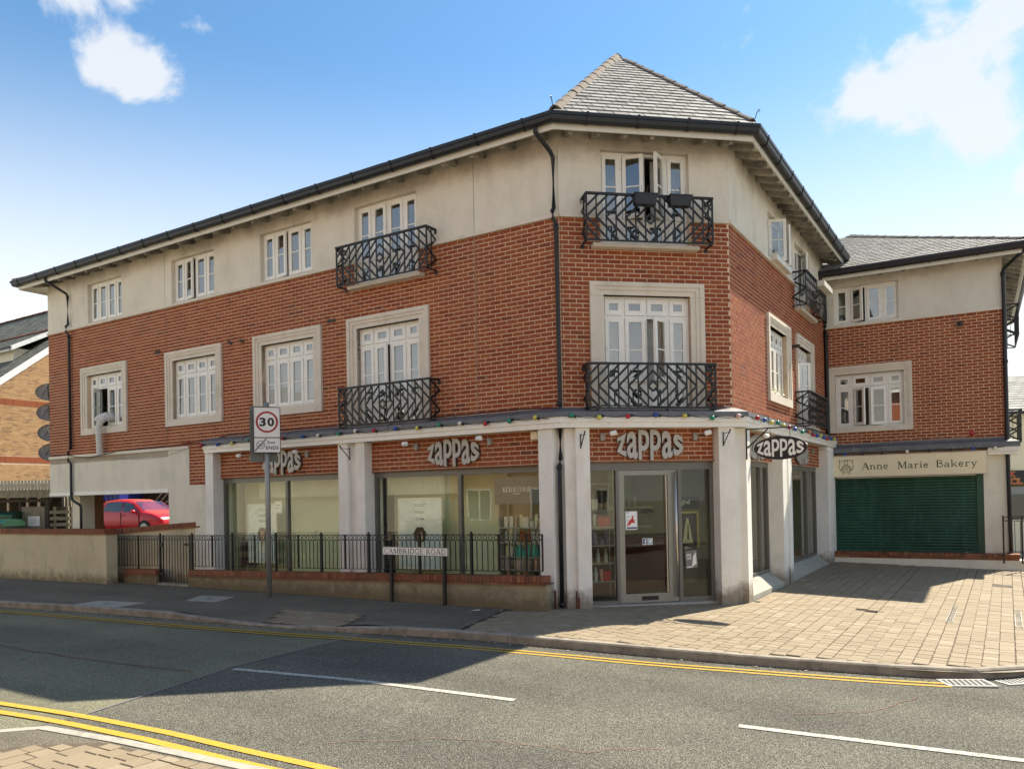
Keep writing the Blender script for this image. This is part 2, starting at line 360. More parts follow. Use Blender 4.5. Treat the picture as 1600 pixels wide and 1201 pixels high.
# ------------------------------------------------------------------ frames: x along the wall, y into the wall, z up
P1 = Vector((.8645, 13.0827)); AA, AB, AC, AD = 2.58185, .171362, 1.011069, -.530738; LA, LB, LC, LD = 15.8, 2.9985, 8.2965, 3.98
def U(a): return Vector((math.cos(a), math.sin(a)))
P0 = P1 + U(AA) * LA; P2 = P1 + U(AB) * LB; P3 = P2 + U(AC) * LC; P4 = P3 + U(AD) * LD
def frame(p, ang, z=0):
    t = U(ang); M = Matrix.Identity(4); M[0][0], M[1][0] = t.x, t.y; M[0][1], M[1][1] = -t.y, t.x; M[0][3], M[1][3], M[2][3] = p.x, p.y, z
    return M
FA = frame(P0, AA - math.pi); FB = frame(P1, AB); FC = frame(P2, AC); FD = frame(P3, AD); FE = frame(P4, AD + math.pi / 2)
FAi = FA.inverted()
CAMP = Vector((0, 0, CH))
def pxw(p, wdt):  # rough width in the 1600 px photograph
    return CF * wdt / max(.5, (Vector(p) - CAMP).length)
def H(t, y):      # ground level in A's frame (y>0 is behind the facade line)
    z = 0 if t < 16 else -.03 * (min(t, 27) - 16)
    if y > 0 and t > 16: z += .012 * min(y, 12) * min(1, (t - 16) / 1.0)
    return z

# ------------------------------------------------------------------ lettering
def glyph(ch, bold=0.0, ext=.01, res=3):
    cu = bpy.data.curves.new('t', 'FONT'); cu.body = ch; cu.offset = bold; cu.extrude = ext; cu.resolution_u = res
    o = bpy.data.objects.new('t', cu); COL.objects.link(o); dg = bpy.context.evaluated_depsgraph_get()
    me = bpy.data.meshes.new_from_object(o.evaluated_get(dg)); bpy.data.objects.remove(o)
    vs = [tuple(v.co) for v in me.vertices]; fs = [tuple(p.vertices) for p in me.polygons]; bpy.data.meshes.remove(me)
    return vs, fs
def text_mb(txt, x0, z0, w, h, y=-.004, ext=.002, bold=.012, mb=None, m=0, res=3):
    vs, fs = glyph(txt, bold, .01, res); mb = mb or MB()
    ax = min(v[0] for v in vs); bx = max(v[0] for v in vs); az = min(v[1] for v in vs); bz = max(v[1] for v in vs)
    return mb.add([(x0 + (v[0] - ax) / (bx - ax) * w, y - v[2] / .01 * ext, z0 + (v[1] - az) / (bz - az) * h) for v in vs], fs, m)
# small serif alphabet drawn with strokes: ('l',x0,y0,x1,y1,w) or ('a',cx,cy,rx,ry,a0,a1,w)
TK, TN, SF = .15, .065, .055
SER = {
 'A': (.78, [('l', .07, 0, .38, 1, TN), ('l', .38, 1, .70, 0, TK), ('l', .18, .36, .58, .36, TN), ('l', -.02, .03, .2, .03, SF), ('l', .56, .03, .82, .03, SF)]),
 'B': (.66, [('l', .14, 0, .14, 1, TK), ('a', .30, .77, .26, .20, -90, 90, .09), ('a', .32, .28, .30, .25, -90, 90, .10), ('l', 0, .97, .32, .97, SF), ('l', 0, .03, .34, .03, SF), ('l', .14, .55, .32, .55, SF)]),
 'C': (.74, [('a', .42, .5, .36, .47, 45, 315, .10), ('l', .70, .72, .70, .95, SF)]),
 'D': (.78, [('l', .14, 0, .14, 1, TK), ('a', .30, .5, .40, .47, -90, 90, .11), ('l', 0, .97, .32, .97, SF), ('l', 0, .03, .32, .03, SF)]),
 'E': (.60, [('l', .14, 0, .14, 1, TK), ('l', 0, .97, .54, .97, SF), ('l', 0, .03, .56, .03, SF), ('l', .14, .52, .44, .52, SF), ('l', .54, .82, .54, .99, SF), ('l', .56, .01, .56, .2, SF)]),
 'G': (.80, [('a', .42, .5, .36, .47, 45, 340, .10), ('l', .70, .72, .70, .95, SF), ('l', .70, .05, .70, .42, .11), ('l', .54, .43, .82, .43, SF)]),
 'I': (.32, [('l', .16, 0, .16, 1, TK), ('l', 0, .97, .32, .97, SF), ('l', 0, .03, .32, .03, SF)]),
 'K': (.74, [('l', .14, 0, .14, 1, TK), ('l', .16, .42, .58, .97, TN), ('l', .30, .58, .66, .03, TK), ('l', 0, .97, .28, .97, SF), ('l', 0, .03, .28, .03, SF), ('l', .5, .03, .80, .03, SF), ('l', .46, .97, .72, .97, SF)]),
 'M': (.96, [('l', .12, 0, .14, 1, TN), ('l', .16, .97, .46, .08, TK), ('l', .46, .08, .78, .97, TN), ('l', .80, 1, .82, 0, TK), ('l', 0, .97, .2, .97, SF), ('l', 0, .03, .26, .03, SF), ('l', .70, .03, .96, .03, SF), ('l', .76, .97, .94, .97, SF)]),
 'O': (.82, [('a', .41, .5, .35, .46, 0, 360, .10)]),
 'P': (.6, [('l', .14, 0, .14, 1, TK), ('a', .30, .74, .26, .23, -90, 90, .09), ('l', 0, .97, .32, .97, SF), ('l', 0, .03, .30, .03, SF)]),
 'R': (.74, [('l', .14, 0, .14, 1, TK), ('a', .30, .75, .26, .22, -90, 90, .09), ('l', .32, .52, .66, .02, TK), ('l', 0, .97, .32, .97, SF), ('l', 0, .03, .30, .03, SF), ('l', .58, .03, .80, .03, SF)]),
 'S': (.56, [('a', .28, .74, .21, .22, 30, 270, .09), ('a', .28, .26, .22, .23, -150, 90, .10)]),
 'T': (.66, [('l', .33, 0, .33, 1, TK), ('l', .02, .97, .64, .97, SF), ('l', .02, .80, .02, .99, SF), ('l', .64, .8, .64, .99, SF), ('l', .18, .03, .48, .03, SF)]),
 'a': (.56, [('a', .24, .44, .18, .19, 0, 150, .09), ('l', .42, .44, .42, .08, .12), ('a', .24, .19, .19, .16, 0, 360, .09), ('l', .40, .03, .56, .03, SF)]),
 'e': (.52, [('a', .26, .31, .21, .28, 20, 320, .10), ('l', .08, .34, .46, .34, .085)]),
 'i': (.30, [('l', .15, 0, .15, .60, .12), ('l', .02, .59, .16, .59, SF), ('l', .0, .03, .30, .03, SF), ('l', .15, .76, .15, .90, .14)]),
 'k': (.62, [('l', .12, 0, .12, 1, .12), ('l', 0, .97, .14, .97, SF), ('l', 0, .03, .26, .03, SF), ('l', .16, .26, .46, .57, TN), ('l', .26, .36, .54, .03, .12), ('l', .44, .03, .66, .03, SF), ('l', .36, .59, .58, .59, SF)]),
 'n': (.64, [('l', .14, 0, .14, .62, .12), ('l', 0, .59, .16, .59, SF), ('a', .32, .40, .18, .20, 0, 180, .09), ('l', .50, .42, .50, 0, .12), ('l', .02, .03, .26, .03, SF), ('l', .38, .03, .64, .03, SF)]),
 'r': (.46, [('l', .14, 0, .14, .62, .12), ('l', 0, .59, .16, .59, SF), ('a', .32, .38, .18, .20, 50, 180, .09), ('l', .0, .03, .30, .03, SF)]),
 'y': (.60, [('l', .12, .60, .32, .03, .12), ('l', .50, .60, .24, -.22, TN), ('l', .0, .59, .24, .59, SF), ('l', .38, .59, .62, .59, SF), ('l', .26, -.22, .10, -.24, .10)]),
 'É': (.60, None), ' ': (.34, [])}
SER['É'] = (.60, SER['E'][1] + [('l', .24, 1.1, .40, 1.26, SF)])
def serif_mb(txt, x0, z0, w, h, y=-.004, th=.004, mb=None, m=0, gap=.10, fat=1.0):
    mb = mb or MB(); tot = sum(SER[c][0] + gap for c in txt) - gap; k = w / tot; x = x0; q = 0
    for c in txt:
        for s in SER[c][1]:
            q += 1; yy = y - (q % 9) * .00012
            if s[0] == 'l': pts = [(s[1], s[2]), (s[3], s[4])]; wd = s[5] * fat
            else:
                n = 10; pts = [(s[1] + s[3] * math.cos(math.radians(s[5] + (s[6] - s[5]) * i / n)), s[2] + s[4] * math.sin(math.radians(s[5] + (s[6] - s[5]) * i / n))) for i in range(n + 1)]; wd = s[7] * fat
            P = [(x + a * k, z0 + b * h) for a, b in pts]; hw = wd * h * .5
            lft, rgt = [], []
            for i, (px, pz) in enumerate(P):
                a = P[max(i - 1, 0)]; b = P[min(i + 1, len(P) - 1)]; dx, dz = b[0] - a[0], b[1] - a[1]; l = math.hypot(dx, dz) or 1
                lft.append((px - dz / l * hw, pz + dx / l * hw)); rgt.append((px + dz / l * hw, pz - dx / l * hw))
            n = len(P); vs = [(a, yy, b) for a, b in lft + rgt] + [(a, yy + th, b) for a, b in lft + rgt]; fs = []
            for i in range(n - 1):
                fs += [(i, n + i, n + i + 1, i + 1), (2 * n + i, 2 * n + i + 1, 3 * n + i + 1, 3 * n + i), (i, i + 1, 2 * n + i + 1, 2 * n + i), (n + i, 3 * n + i, 3 * n + i + 1, n + i + 1)]
            fs += [(0, 2 * n, 3 * n, n), (n - 1, 2 * n - 1, 4 * n - 1, 3 * n - 1)]
            mb.add(vs, fs, m)
        x += (SER[c][0] + gap) * k
    return mb
# the salon's letters: every letter stretched to fill a lens-shaped outline
ZCH = [('z', 0, .145), ('a', .15, .31), ('p', .325, .485), ('p', .50, .66), ('a', .675, .835), ('s', .85, 1)]
def zap_letter(i, w, h, y0, y1, bold=.020):
    ch, a, b = ZCH[i]; vs, fs = glyph(ch, bold, .01, 4)
    ax = min(v[0] for v in vs); bx = max(v[0] for v in vs); az = min(v[1] for v in vs); bz = max(v[1] for v in vs)
    o = []
    for v in vs:
        u = a + (b - a) * (v[0] - ax) / (bx - ax); q = (v[1] - az) / (bz - az)
        e = math.sqrt(max(0.0, 1 - (2 * u - 1) ** 2 * .86)); e = .42 + .58 * (e - .37) / .63
        o.append((u * w, y0 if v[2] > 0 else y1, (q - .5) * h * e))
    return MB().add(o, [tuple(f) for f in fs])

# ------------------------------------------------------------------ walls and bricks
def grid_wall(mb, x0, x1, z0, z1, y0, y1, holes, m=0):
    zs = sorted({z0, z1} | {min(max(v, z0), z1) for h in holes for v in h[2:4]})
    for a, b in zip(zs[:-1], zs[1:]):
        if b - a < 1e-4: continue
        hs = sorted([(h[0], h[1]) for h in holes if h[2] <= a + 1e-4 and h[3] >= b - 1e-4]); x = x0
        for h0, h1 in hs:
            if h0 > x + 1e-4: mb.box(x, h0, y0, y1, a, b, m)
            x = max(x, h1)
        if x < x1 - 1e-4: mb.box(x, x1, y0, y1, a, b, m)
    return mb
def brick_rects(x0, x1, z0, z1, holes, bl=.225, bh=.075, j=.0150, phase=0.0):
    out = []; n = int(round((z1 - z0) / bh)); bh = (z1 - z0) / n
    for k in range(n):
        a = z1 - (k + 1) * bh + j / 2; b = z1 - k * bh - j / 2; zm = (a + b) / 2
        hs = sorted([(h[0], h[1]) for h in holes if h[2] < zm < h[3]]); segs = []; x = x0
        for h0, h1 in hs:
            if h0 > x: segs.append((x, min(h0, x1)))
            x = max(x, h1)
        if x < x1: segs.append((x, x1))
        off = (phase + (k % 2) * .5) * bl
        for s0, s1 in segs:
            i = math.floor((s0 - x0 - off) / bl)
            while x0 + off + i * bl < s1:
                p = max(s0, x0 + off + i * bl); q = min(s1, x0 + off + (i + 1) * bl); i += 1
                full = (q - p) > bl - 1e-4
                if q - p > .03: out.append((p + j / 2, q - j / 2, a, b, full))
    return out
def add_bricks(fields, building, parents, nmax=290, mat='brick', dep=.02, proud=.006):
    """fields: list of (frame, rects, wall part). the largest in view single, the rest one joined part per wall"""
    full = []
    for fi, (F, rects, wall) in enumerate(fields):
        for r in rects:
            if r[4]: full.append((pxw(F @ Vector(((r[0] + r[1]) / 2, 0, (r[2] + r[3]) / 2)), 1), fi, r))
    full.sort(key=lambda q: -q[0]); single = {(q[1], q[2]) for q in full[:nmax]}
    for fi, (F, rects, wall) in enumerate(fields):
        mb = MB(); n = 0
        for r in rects:
            if (fi, r) in single:
                wd, hh = r[1] - r[0], r[3] - r[2]
                me = cached(('brick', mat, round(wd, 3), round(hh, 3)), lambda: MB().box(-wd / 2, wd / 2, -proud, dep, -hh / 2, hh / 2), mat)
                place('brick', me, wall, F @ Tr((r[0] + r[1]) / 2, R(-.002, .002), (r[2] + r[3]) / 2))
            else:
                d = R(-.002, .002); n += 1
                x0, x1, z0, z1 = r[:4]; y0 = -proud + d
                mb.add([(x0, y0, z0), (x1, y0, z0), (x1, y0, z1), (x0, y0, z1), (x0, dep, z0), (x1, dep, z0), (x1, dep, z1), (x0, dep, z1)],
                       [(0, 1, 2, 3), (0, 4, 5, 1), (1, 5, 6, 2), (2, 6, 7, 3), (3, 7, 4, 0)], 0, R(.01, .99))
        if n: part('brickwork', mb, mat, wall, F, kind='stuff')

# ------------------------------------------------------------------ windows
def sash_mb(w, h, st=.062, bar=True, d=.045):
    mb = MB(); mb.box(0, st, 0, d, 0, h); mb.box(w - st, w, 0, d, 0, h); mb.box(st, w - st, .001, d, 0, st * 1.15); mb.box(st, w - st, .001, d, h - st, h)
    if bar: mb.box(st, w - st, .008, d - .008, h * .49, h * .49 + .022)
    return mb
def window(bld, F, x0, x1, z0, z1, top=True, low=0.0, opens=None, recess=.09, tall=0.30, curtain=None, glass='glass'):
    """white timber casement window: four lights, small lights above (top) and below (low)"""
    opens = opens or {}
    W4 = x1 - x0; fr = .045; mu = .045
    xs = [0, .225, .5, .775, 1]; xb = [x0 + fr + (W4 - 2 * fr) * q for q in xs]
    Z = [z0 + fr]
    if low: Z += [z0 + fr + low]
    if top: Z += [z1 - fr - tall]
    Z += [z1 - fr]
    f = MB(); y0, y1 = recess, recess + .07
    f.box(x0, x0 + fr, y0, y1, z0, z1); f.box(x1 - fr, x1, y0, y1, z0, z1); f.box(x0 + fr, x1 - fr, y0 + .001, y1, z0, z0 + fr); f.box(x0 + fr, x1 - fr, y0 + .001, y1, z1 - fr, z1)
    for x in xb[1:-1]: f.box(x - mu / 2, x + mu / 2, y0 + .002, y1, z0 + fr, z1 - fr)
    for z in Z[1:-1]: f.box(x0 + fr, x1 - fr, y0 + .003, y1, z - mu / 2, z + mu / 2)
    f.box(x0 - .01, x1 + .01, recess - .05, recess + .02, z0 - .035, z0 + .003)
    w = part('window', f, 'white_paint', bld, F)
    for zi in range(len(Z) - 1):
        main = (zi == (1 if low else 0))
        a = Z[zi] + (mu / 2 if zi > 0 else 0) + .004; b = Z[zi + 1] - (mu / 2 if zi < len(Z) - 2 else 0) - .004
        for i in range(4):
            xa = xb[i] + (mu / 2 if i > 0 else 0) + .004; xc = xb[i + 1] - (mu / 2 if i < 3 else 0) - .004
            sw, sh = xc - xa, b - a
            st = .062 if main else .07
            me = cached(('sash', round(sw, 3), round(sh, 3), main), lambda: sash_mb(sw, sh, st, main), 'white_paint')
            gm = cached(('pane', glass, round(sw, 3), round(sh, 3)), lambda: MB().box(st - .005, sw - st + .005, .018, .024, st, sh - st + .005), glass)
            T = F @ Tr(xa, y0 - .012, a)
            if main and i in opens:
                ang = opens[i]
                if ang > 0: T = F @ Tr(xa, y0 - .012, a) @ Rz(-ang)                      # hinge on the left
                else: T = F @ Tr(xc, y0 - .012, a) @ Rz(-ang) @ Tr(-sw, 0, 0)          # hinge on the right
            place('sash', me, w, T); place('pane', gm, w, T @ Tr(0, 0, sh / 2) @ Rx(R(-.9, .5)) @ Rz(R(-.7, .7)) @ Tr(0, 0, -sh / 2))
    if curtain:
        for (ca, cb) in curtain:
            cm = MB(); n = 40; X = [x0 + (x1 - x0) * (ca + (cb - ca) * i / n) for i in range(n + 1)]; D = [recess + .18 + .018 * math.sin(i * .78) for i in range(n + 1)]
            vs = [(X[i], D[i], z) for z in (z0 + .02, z1 - .03) for i in range(n + 1)] + [(X[i], D[i] + .006, z) for z in (z0 + .02, z1 - .03) for i in range(n + 1)]; k = n + 1
            cm.add(vs, [(i, i + 1, k + i + 1, k + i) for i in range(n)] + [(2 * k + i, 3 * k + i, 3 * k + i + 1, 2 * k + i + 1) for i in range(n)])
            part('curtain', cm, 'curtain', w, F)
    return w
def surround(bld, F, x0, x1, z0, z1, ix0, ix1, iz0, iz1):
    """moulded stone architrave: stepped, with mitred look; each stone is its own block"""
    def ring(mb, a0, a1, b0, b1, c0, c1, d0, d1, yf):
        mb.box(a0, c0, yf, .05, b0, b1); mb.box(c1, a1, yf, .05, b0, b1)
        mb.box(c0, c1, yf + .0005, .05, d1, b1)
        if d0 > b0: mb.box(c0, c1, yf + .0005, .05, b0, d0)
    s = (ix0 - x0); top = z1 - iz1; g = .003
    mb = MB(); a = x0 + s * .33; b = x1 - s * .33; zt = z1 - top * .33
    mb2 = MB()
    # outer fillet, stone joints left open by 3 mm
    xm = (x0 + x1) / 2; zj = iz1 - .02; zk = iz0 + (iz1 - iz0) * .42
    for (p, q) in ((x0, ix0), (ix1, x1)):
        o = p == x0
        for (u, v) in ((iz0, zk - g), (zk, zj - g)):
            if o: mb.box(p, p + s * .33, -.055, .06, u, v); mb.box(p + s * .33, p + s * .62, -.038, .06, u, v); mb.box(p + s * .62, q, -.02, .12, u, v)
            else: mb.box(q - s * .33, q, -.055, .06, u, v); mb.box(q - s * .62, q - s * .33, -.038, .06, u, v); mb.box(p, q - s * .62, -.02, .12, u, v)
    for (p, q) in ((x0, xm - g / 2), (xm + g / 2, x1)):
        l = p == x0
        mb.box(p, q, -.056, .06, z1 - top * .33, z1)
        pp = p + (s * .33 if l else 0); qq = q - (0 if l else s * .33)
        if l: mb.box(p, pp, -.0565, .06, zj, z1 - top * .33)
        else: mb.box(qq, q, -.0565, .06, zj, z1 - top * .33)
        mb.box(pp, qq, -.039, .06, z1 - top * .62, z1 - top * .33)
        p3 = pp + (s * .29 if l else 0); q3 = qq - (0 if l else s * .29)
        if l: mb.box(pp, p3, -.0395, .06, zj, z1 - top * .62)
        else: mb.box(q3, qq, -.0395, .06, zj, z1 - top * .62)
        p4 = p3 + (s * .38 if l else 0); q4 = q3 - (0 if l else s * .38)
        if l: mb.box(p3, p4, -.0205, .12, zj, iz1)
        else: mb.box(q4, q3, -.0205, .12, zj, iz1)
        mb.box(p3, q3, -.021, .12, iz1, z1 - top * .62)
    if iz0 > z0 + .01:
        mb.box(x0, xm - g / 2, -.057, .12, z0, iz0); mb.box(xm + g / 2, x1, -.057, .12, z0, iz0)
    return part('window_surround', mb, 'stone_trim', bld, F)

# ------------------------------------------------------------------ balconies
def bar_mesh(L_, w=.024, d=.012): return cached(('bar', round(L_, 3), w), lambda: MB().box(-w / 2, w / 2, -d / 2, d / 2, 0, L_), 'black_iron')
def balcony(bld, F, x0, x1, z0, z1, dep=.30, base=None, n=13):
    mb = MB(); h = z1 - z0
    mb.box(x0 - .015, x1 + .015, -dep - .03, -dep + .02, z1 - .035, z1); mb.box(x0 + .01, x1 - .01, -dep - .012, -dep + .012, z0, z0 + .025)
    for x in (x0, x1):
        mb.box(x - .022, x + .022, -dep + .0205, .0, z1 - .034, z1 - .002); mb.box(x - .012, x + .012, -dep + .0125, 0, z0, z0 + .024)
        mb.box(x - .03, x + .03, -.012, .0, z1 - .10, z1 - .035); mb.box(x - .035, x + .035, -.012, .0, z0 - .05, z0 - .001)
        mb.box(x - .015, x + .015, -dep - .0105, -dep + .0105, z0 + .026, z1 - .036)
    b = part('balcony', mb, 'black_iron', bld, F)
    sp = (x1 - x0) / n; a0, a1 = z0 + .025, z1 - .035; hh = a1 - a0; xm = (x0 + x1) / 2; zm = (a0 + a1) / 2
    for i in range(1, n):
        place('bar', bar_mesh(hh), b, F @ Tr(x0 + sp * i, -dep, a0))
    def brace(p, q, base_xform, th):
        L_ = math.hypot(q[0] - p[0], q[1] - p[1])
        if L_ < .05: return
        me = cached(('brace', round(L_, 2)), lambda: MB().box(-.0185, .0185, -.005, .005, 0, L_), 'black_iron')
        ang = math.degrees(math.atan2(q[0] - p[0], q[1] - p[1]))
        place('brace', me, b, base_xform @ Tr(p[0], -th, p[1]) @ Ry(ang))
    q = 0
    for k in range(-3, n // 2 + 1):
        x = x0 + sp * k
        for sgn in (1, -1):
            for mir in (0, 1):
                p = [x, zm]; e_z = a1 if sgn > 0 else a0; run = hh / 2; e = [x + run, e_z]
                if p[0] < x0: t = (x0 - p[0]) / run; p = [x0, zm + sgn * t * hh / 2]
                if e[0] > xm: t = (xm - x) / run; e = [xm, zm + sgn * t * hh / 2]
                if p[0] >= xm or e[0] <= x0: continue
                if mir: p[0] = 2 * xm - p[0]; e[0] = 2 * xm - e[0]
                q += 1
                brace(p, e, F, dep + .008 + (.003 if sgn > 0 else -.001) + (.0011 if mir else 0))
    for x, sg in ((x0, 1), (x1, -1)):
        FS = F @ Tr(x, 0, 0) @ Rz(90 if sg > 0 else 90)
        place('bar', bar_mesh(hh), b, F @ Tr(x, -dep * .5, a0))
        for k in range(4):
            z = a0 + hh * k / 4; zz = z + hh / 4
            ya, yb = (-dep, 0) if k % 2 == 0 else (0, -dep)
            L_ = math.hypot(dep, hh / 4); me = cached(('brace', round(L_, 2)), lambda: MB().box(-.0185, .0185, -.005, .005, 0, L_), 'black_iron')
            place('brace', me, b, F @ Tr(x + (.006 if k % 2 else -.006), ya, z) @ Rx(-math.degrees(math.atan2(yb - ya, hh / 4))) @ Rz(90))
    if base:
        part('balcony_slab', MB().box(base[0], base[1], -.16, .05, z0 - .045, z0 + .015), 'stone_trim', bld, F)
    return b

# ================================================================== THE CORNER BUILDING
bld = thing('corner_building', 'three-storey red brick corner building with cream rendered top floor and hair salon at street level', 'building', Tr(P1.x, P1.y, 0))
I4 = Matrix.Identity(4)
nA, nB, nC = [Vector((math.sin(a), -math.cos(a))) for a in (AA - math.pi, AB, AC)]
K1 = lambda e: P1 + (nA + nB) / (1 + nA.dot(nB)) * e
K2 = lambda e: P2 + (nB + nC) / (1 + nB.dot(nC)) * e
def fp(F, x, e): v = F @ Vector((x, -e, 0)); return Vector((v.x, v.y))
def sweep(mb, prof, corners, m=0):
    """prof: closed list of (outward, z); corners: functions outward -> plan point"""
    n = len(prof); vs = []
    for cf in corners:
        for e, z in prof: p = cf(e); vs.append((p.x, p.y, z))
    fs = []
    for i in range(len(corners) - 1):
        for j in range(n): fs.append((i * n + j, (i + 1) * n + j, (i + 1) * n + (j + 1) % n, i * n + (j + 1) % n))
    fs += [tuple(range(n)), tuple((len(corners) - 1) * n + j for j in range(n - 1, -1, -1))]
    return mb.add(vs, fs, m)
TOP = 7.97
# --- openings: surround outline, inner opening
UP_A = [(1.93, 3.42, 6.545, 7.55), (5.44, 6.98, 6.545, 7.56), (8.52, 10.06, 6.545, 7.58), (11.25, 12.80, 6.0, 7.58)]
UP_B = [(.73, 2.29, 6.0, 7.63)]
UP_C = [(2.66, 4.24, 6.545, 7.50), (5.00, 6.58, 6.0, 7.50)]
SU_A = [(1.60, 3.62, 3.655, 5.407), (5.18, 7.22, 3.655, 5.407), (8.27, 10.31, 3.655, 5.407), (11.02, 13.06, 3.2, 5.407)]
SU_B = [(.495, 2.51, 3.2, 5.407)]
SU_C = [(2.41, 4.33, 3.655, 5.407), (4.93, 6.77, 3.2, 5.407)]
def inner(s, side=.24, top=.215, bot=.16): return (s[0] + side, s[1] - side, s[2] + (bot if s[2] > 3.4 else .02), s[3] - top)
JOINT = {'A': [5.175, 14.10], 'B': [], 'C': []}
walls = {}; fields = []
for nm, F, LL, up_, su in (('A', FA, LA, UP_A, SU_A), ('B', FB, LB, UP_B, SU_B), ('C', FC, LC, UP_C, SU_C)):
    inn = [inner(s) for s in su]
    mb = MB()
    jh = [(j - .006, j + .006, 6.53, TOP) for j in JOINT[nm]]
    grid_wall(mb, 0, LL, 2.96, 6.465, 0, .24, inn + up_, 0)
    wl = part('brick_wall', mb, 'mortar', bld, F)
    for j in JOINT[nm]: part('movement_joint', MB().box(j - .007, j + .007, -.003, .01, 3.2, 6.46), 'joint_filler', bld, F)
    rects = brick_rects(0.0, LL, 3.165, 6.465, su + [(u[0] - .02, u[1] + .02, 5.98, 6.6) for u in up_ if u[2] < 6.2] + [(j - .007, j + .007, 3, 6.5) for j in JOINT[nm]], phase=.2 if nm == 'B' else 0)
    fields.append((F, rects, wl)); walls[nm] = wl
    mb = MB(); grid_wall(mb, 0, LL, 6.53, TOP, -.012, .24, up_ + jh)
    part('rendered_wall', mb, 'render', bld, F)
    x = 0
    for u in [u for u in up_ if u[2] < 6.2] + [(LL, LL, 0, 0)]:
        if u[0] > x: part('string_course', MB().box(x, u[0], -.055, .24, 6.465, 6.53), 'stone_trim', bld, F)
        x = u[1]
# hidden side and back walls, floors and partitions inside
mb = MB(); mb.box(0, .24, .25, 8.1, 2.2, TOP, T=FA); mb.box(.0, 14, 7.9, 8.1, 2.2, TOP, T=FA); mb.box(LC - .24, LC, .25, 6.2, 0, TOP, T=FC); mb.box(4, LC, 6.0, 6.2, 0, TOP, T=FC)
part('back_wall', mb, 'render', bld)
mb = MB()
for z in (3.0, 5.86):
    mb.box(.25, 15.7, .25, 7.8, z, z + .12, T=FA); mb.box(.2, LB - .1, .25, 5, z + .002, z + .118, T=FB); mb.box(.1, LC - .25, .25, 5.9, z + .004, z + .116, T=FC)
mb.box(.25, 15.7, .25, 7.8, 7.95, 8.0, T=FA); mb.box(.1, LC - .25, .25, 5.9, 7.953, 7.99, T=FC); mb.box(.1, LB, .25, 5.9, 7.957, 7.98, T=FB)
mb.box(.25, 14.5, 2.6, 2.7, 3.1, 7.95, T=FA); mb.box(1.5, LC - .3, 2.6, 2.7, 3.1, 7.95, T=FC); mb.box(-1, 3.5, 3.4, 3.5, 3.1, 7.95, T=FB)
for x in (4.4, 7.75, 10.7, 13.6): mb.box(x, x + .1, .25, 2.6, 3.1, 7.95, T=FA)
mb.box(4.6, 4.7, .25, 2.6, 3.1, 7.95, T=FC)
part('floor_slab', mb, 'dark_room', bld)
# --- windows
CUR = [(.0, .6)], [(.6, 1)], [(0, .2), (.7, 1)], [(0, .45)]
for i, u in enumerate(UP_A): window(bld, FA, *u, top=False, low=.42 if u[2] < 6.2 else 0, opens=[{}, {1: 12}, {1: 10}, {1: 5}][i], curtain=CUR[i])
for i, s in enumerate(SU_A):
    q = inner(s); surround(bld, FA, *s, *q); window(bld, FA, *q, top=True, low=.44 if s[2] < 3.4 else 0, opens=[{1: 60}, {}, {}, {1: 14}][i], curtain=[[(.5, 1)], [(0, .22), (.5, .8)], [(.24, 1)], [(0, .2), (.7, 1)]][i])
window(bld, FB, *UP_B[0], top=False, low=.44, opens={1: 24, 2: -46}, curtain=[(0, .24), (.62, 1)])
q = inner(SU_B[0]); surround(bld, FB, *SU_B[0], *q); window(bld, FB, *q, low=.46, opens={1: 6, 2: -36}, curtain=[(0, .3), (.56, 1)])
for i, u in enumerate(UP_C): window(bld, FC, *u, top=False, low=.42 if u[2] < 6.2 else 0, opens=[{1: 64, 2: -60}, {2: -35}][i], curtain=[(0, .5)] if i == 0 else None)
for i, s in enumerate(SU_C): q = inner(s); surround(bld, FC, *s, *q); window(bld, FC, *q, low=.44 if s[2] < 3.4 else 0, opens=[{}, {1: 55}][i])
# --- balconies
balcony(bld, FA, 11.02, 13.24, 5.99, 6.77, .28, (11.17, 12.97)); balcony(bld, FA, 11.02, 13.26, 3.25, 4.02, .28, (11.1, 13.1))
balcony(bld, FB, .39, 2.57, 6.0, 6.79, .30, (.54, 2.40)); balcony(bld, FB, .37, 2.56, 3.25, 4.01, .30, (.45, 2.5))
balcony(bld, FC, 4.75, 6.85, 5.97, 6.75, .30, (4.95, 6.7)); balcony(bld, FC, 4.80, 6.80, 3.34, 4.08, .30, (4.9, 6.7))
# --- extra brick fields at ground floor level
mbx = MB(); mbx.box(6.0, 6.86, 0, .24, 2.27, 2.96); wA2 = part('brick_wall', mbx, 'mortar', bld, FA)
fields.append((FA, brick_rects(6.0, 6.86, 2.265, 3.165, []), wA2))
for F, a, b, z0, z1 in ((FA, 7.10, 10.90, 2.40, 2.948), (FA, 11.59, 15.44, 2.385, 2.948), (FB, .38, 2.63, 2.41, 2.948), (FC, .28, 2.6, 2.43, 2.948), (FC, 3.37, 7.3, 2.43, 2.948)):
    wl = part('shop_fascia_wall', MB().box(a, b, .001, .20, z0, 2.958), 'mortar', bld, F)
    fields.append((F, brick_rects(a, b, z0 + .005, z1, [], bh=.077), wl))
add_bricks(fields, bld, None, 290)
part('lintel_edge', MB().box(7.05, 10.94, -.012, .12, 2.375, 2.398), 'coping_brick', bld, FA); part('lintel_edge', MB().box(11.55, 15.46, -.012, .12, 2.36, 2.383), 'coping_brick', bld, FA)
part('lintel_edge', MB().box(.36, 2.65, -.014, .12, 2.385, 2.408), 'coping_brick', bld, FB)
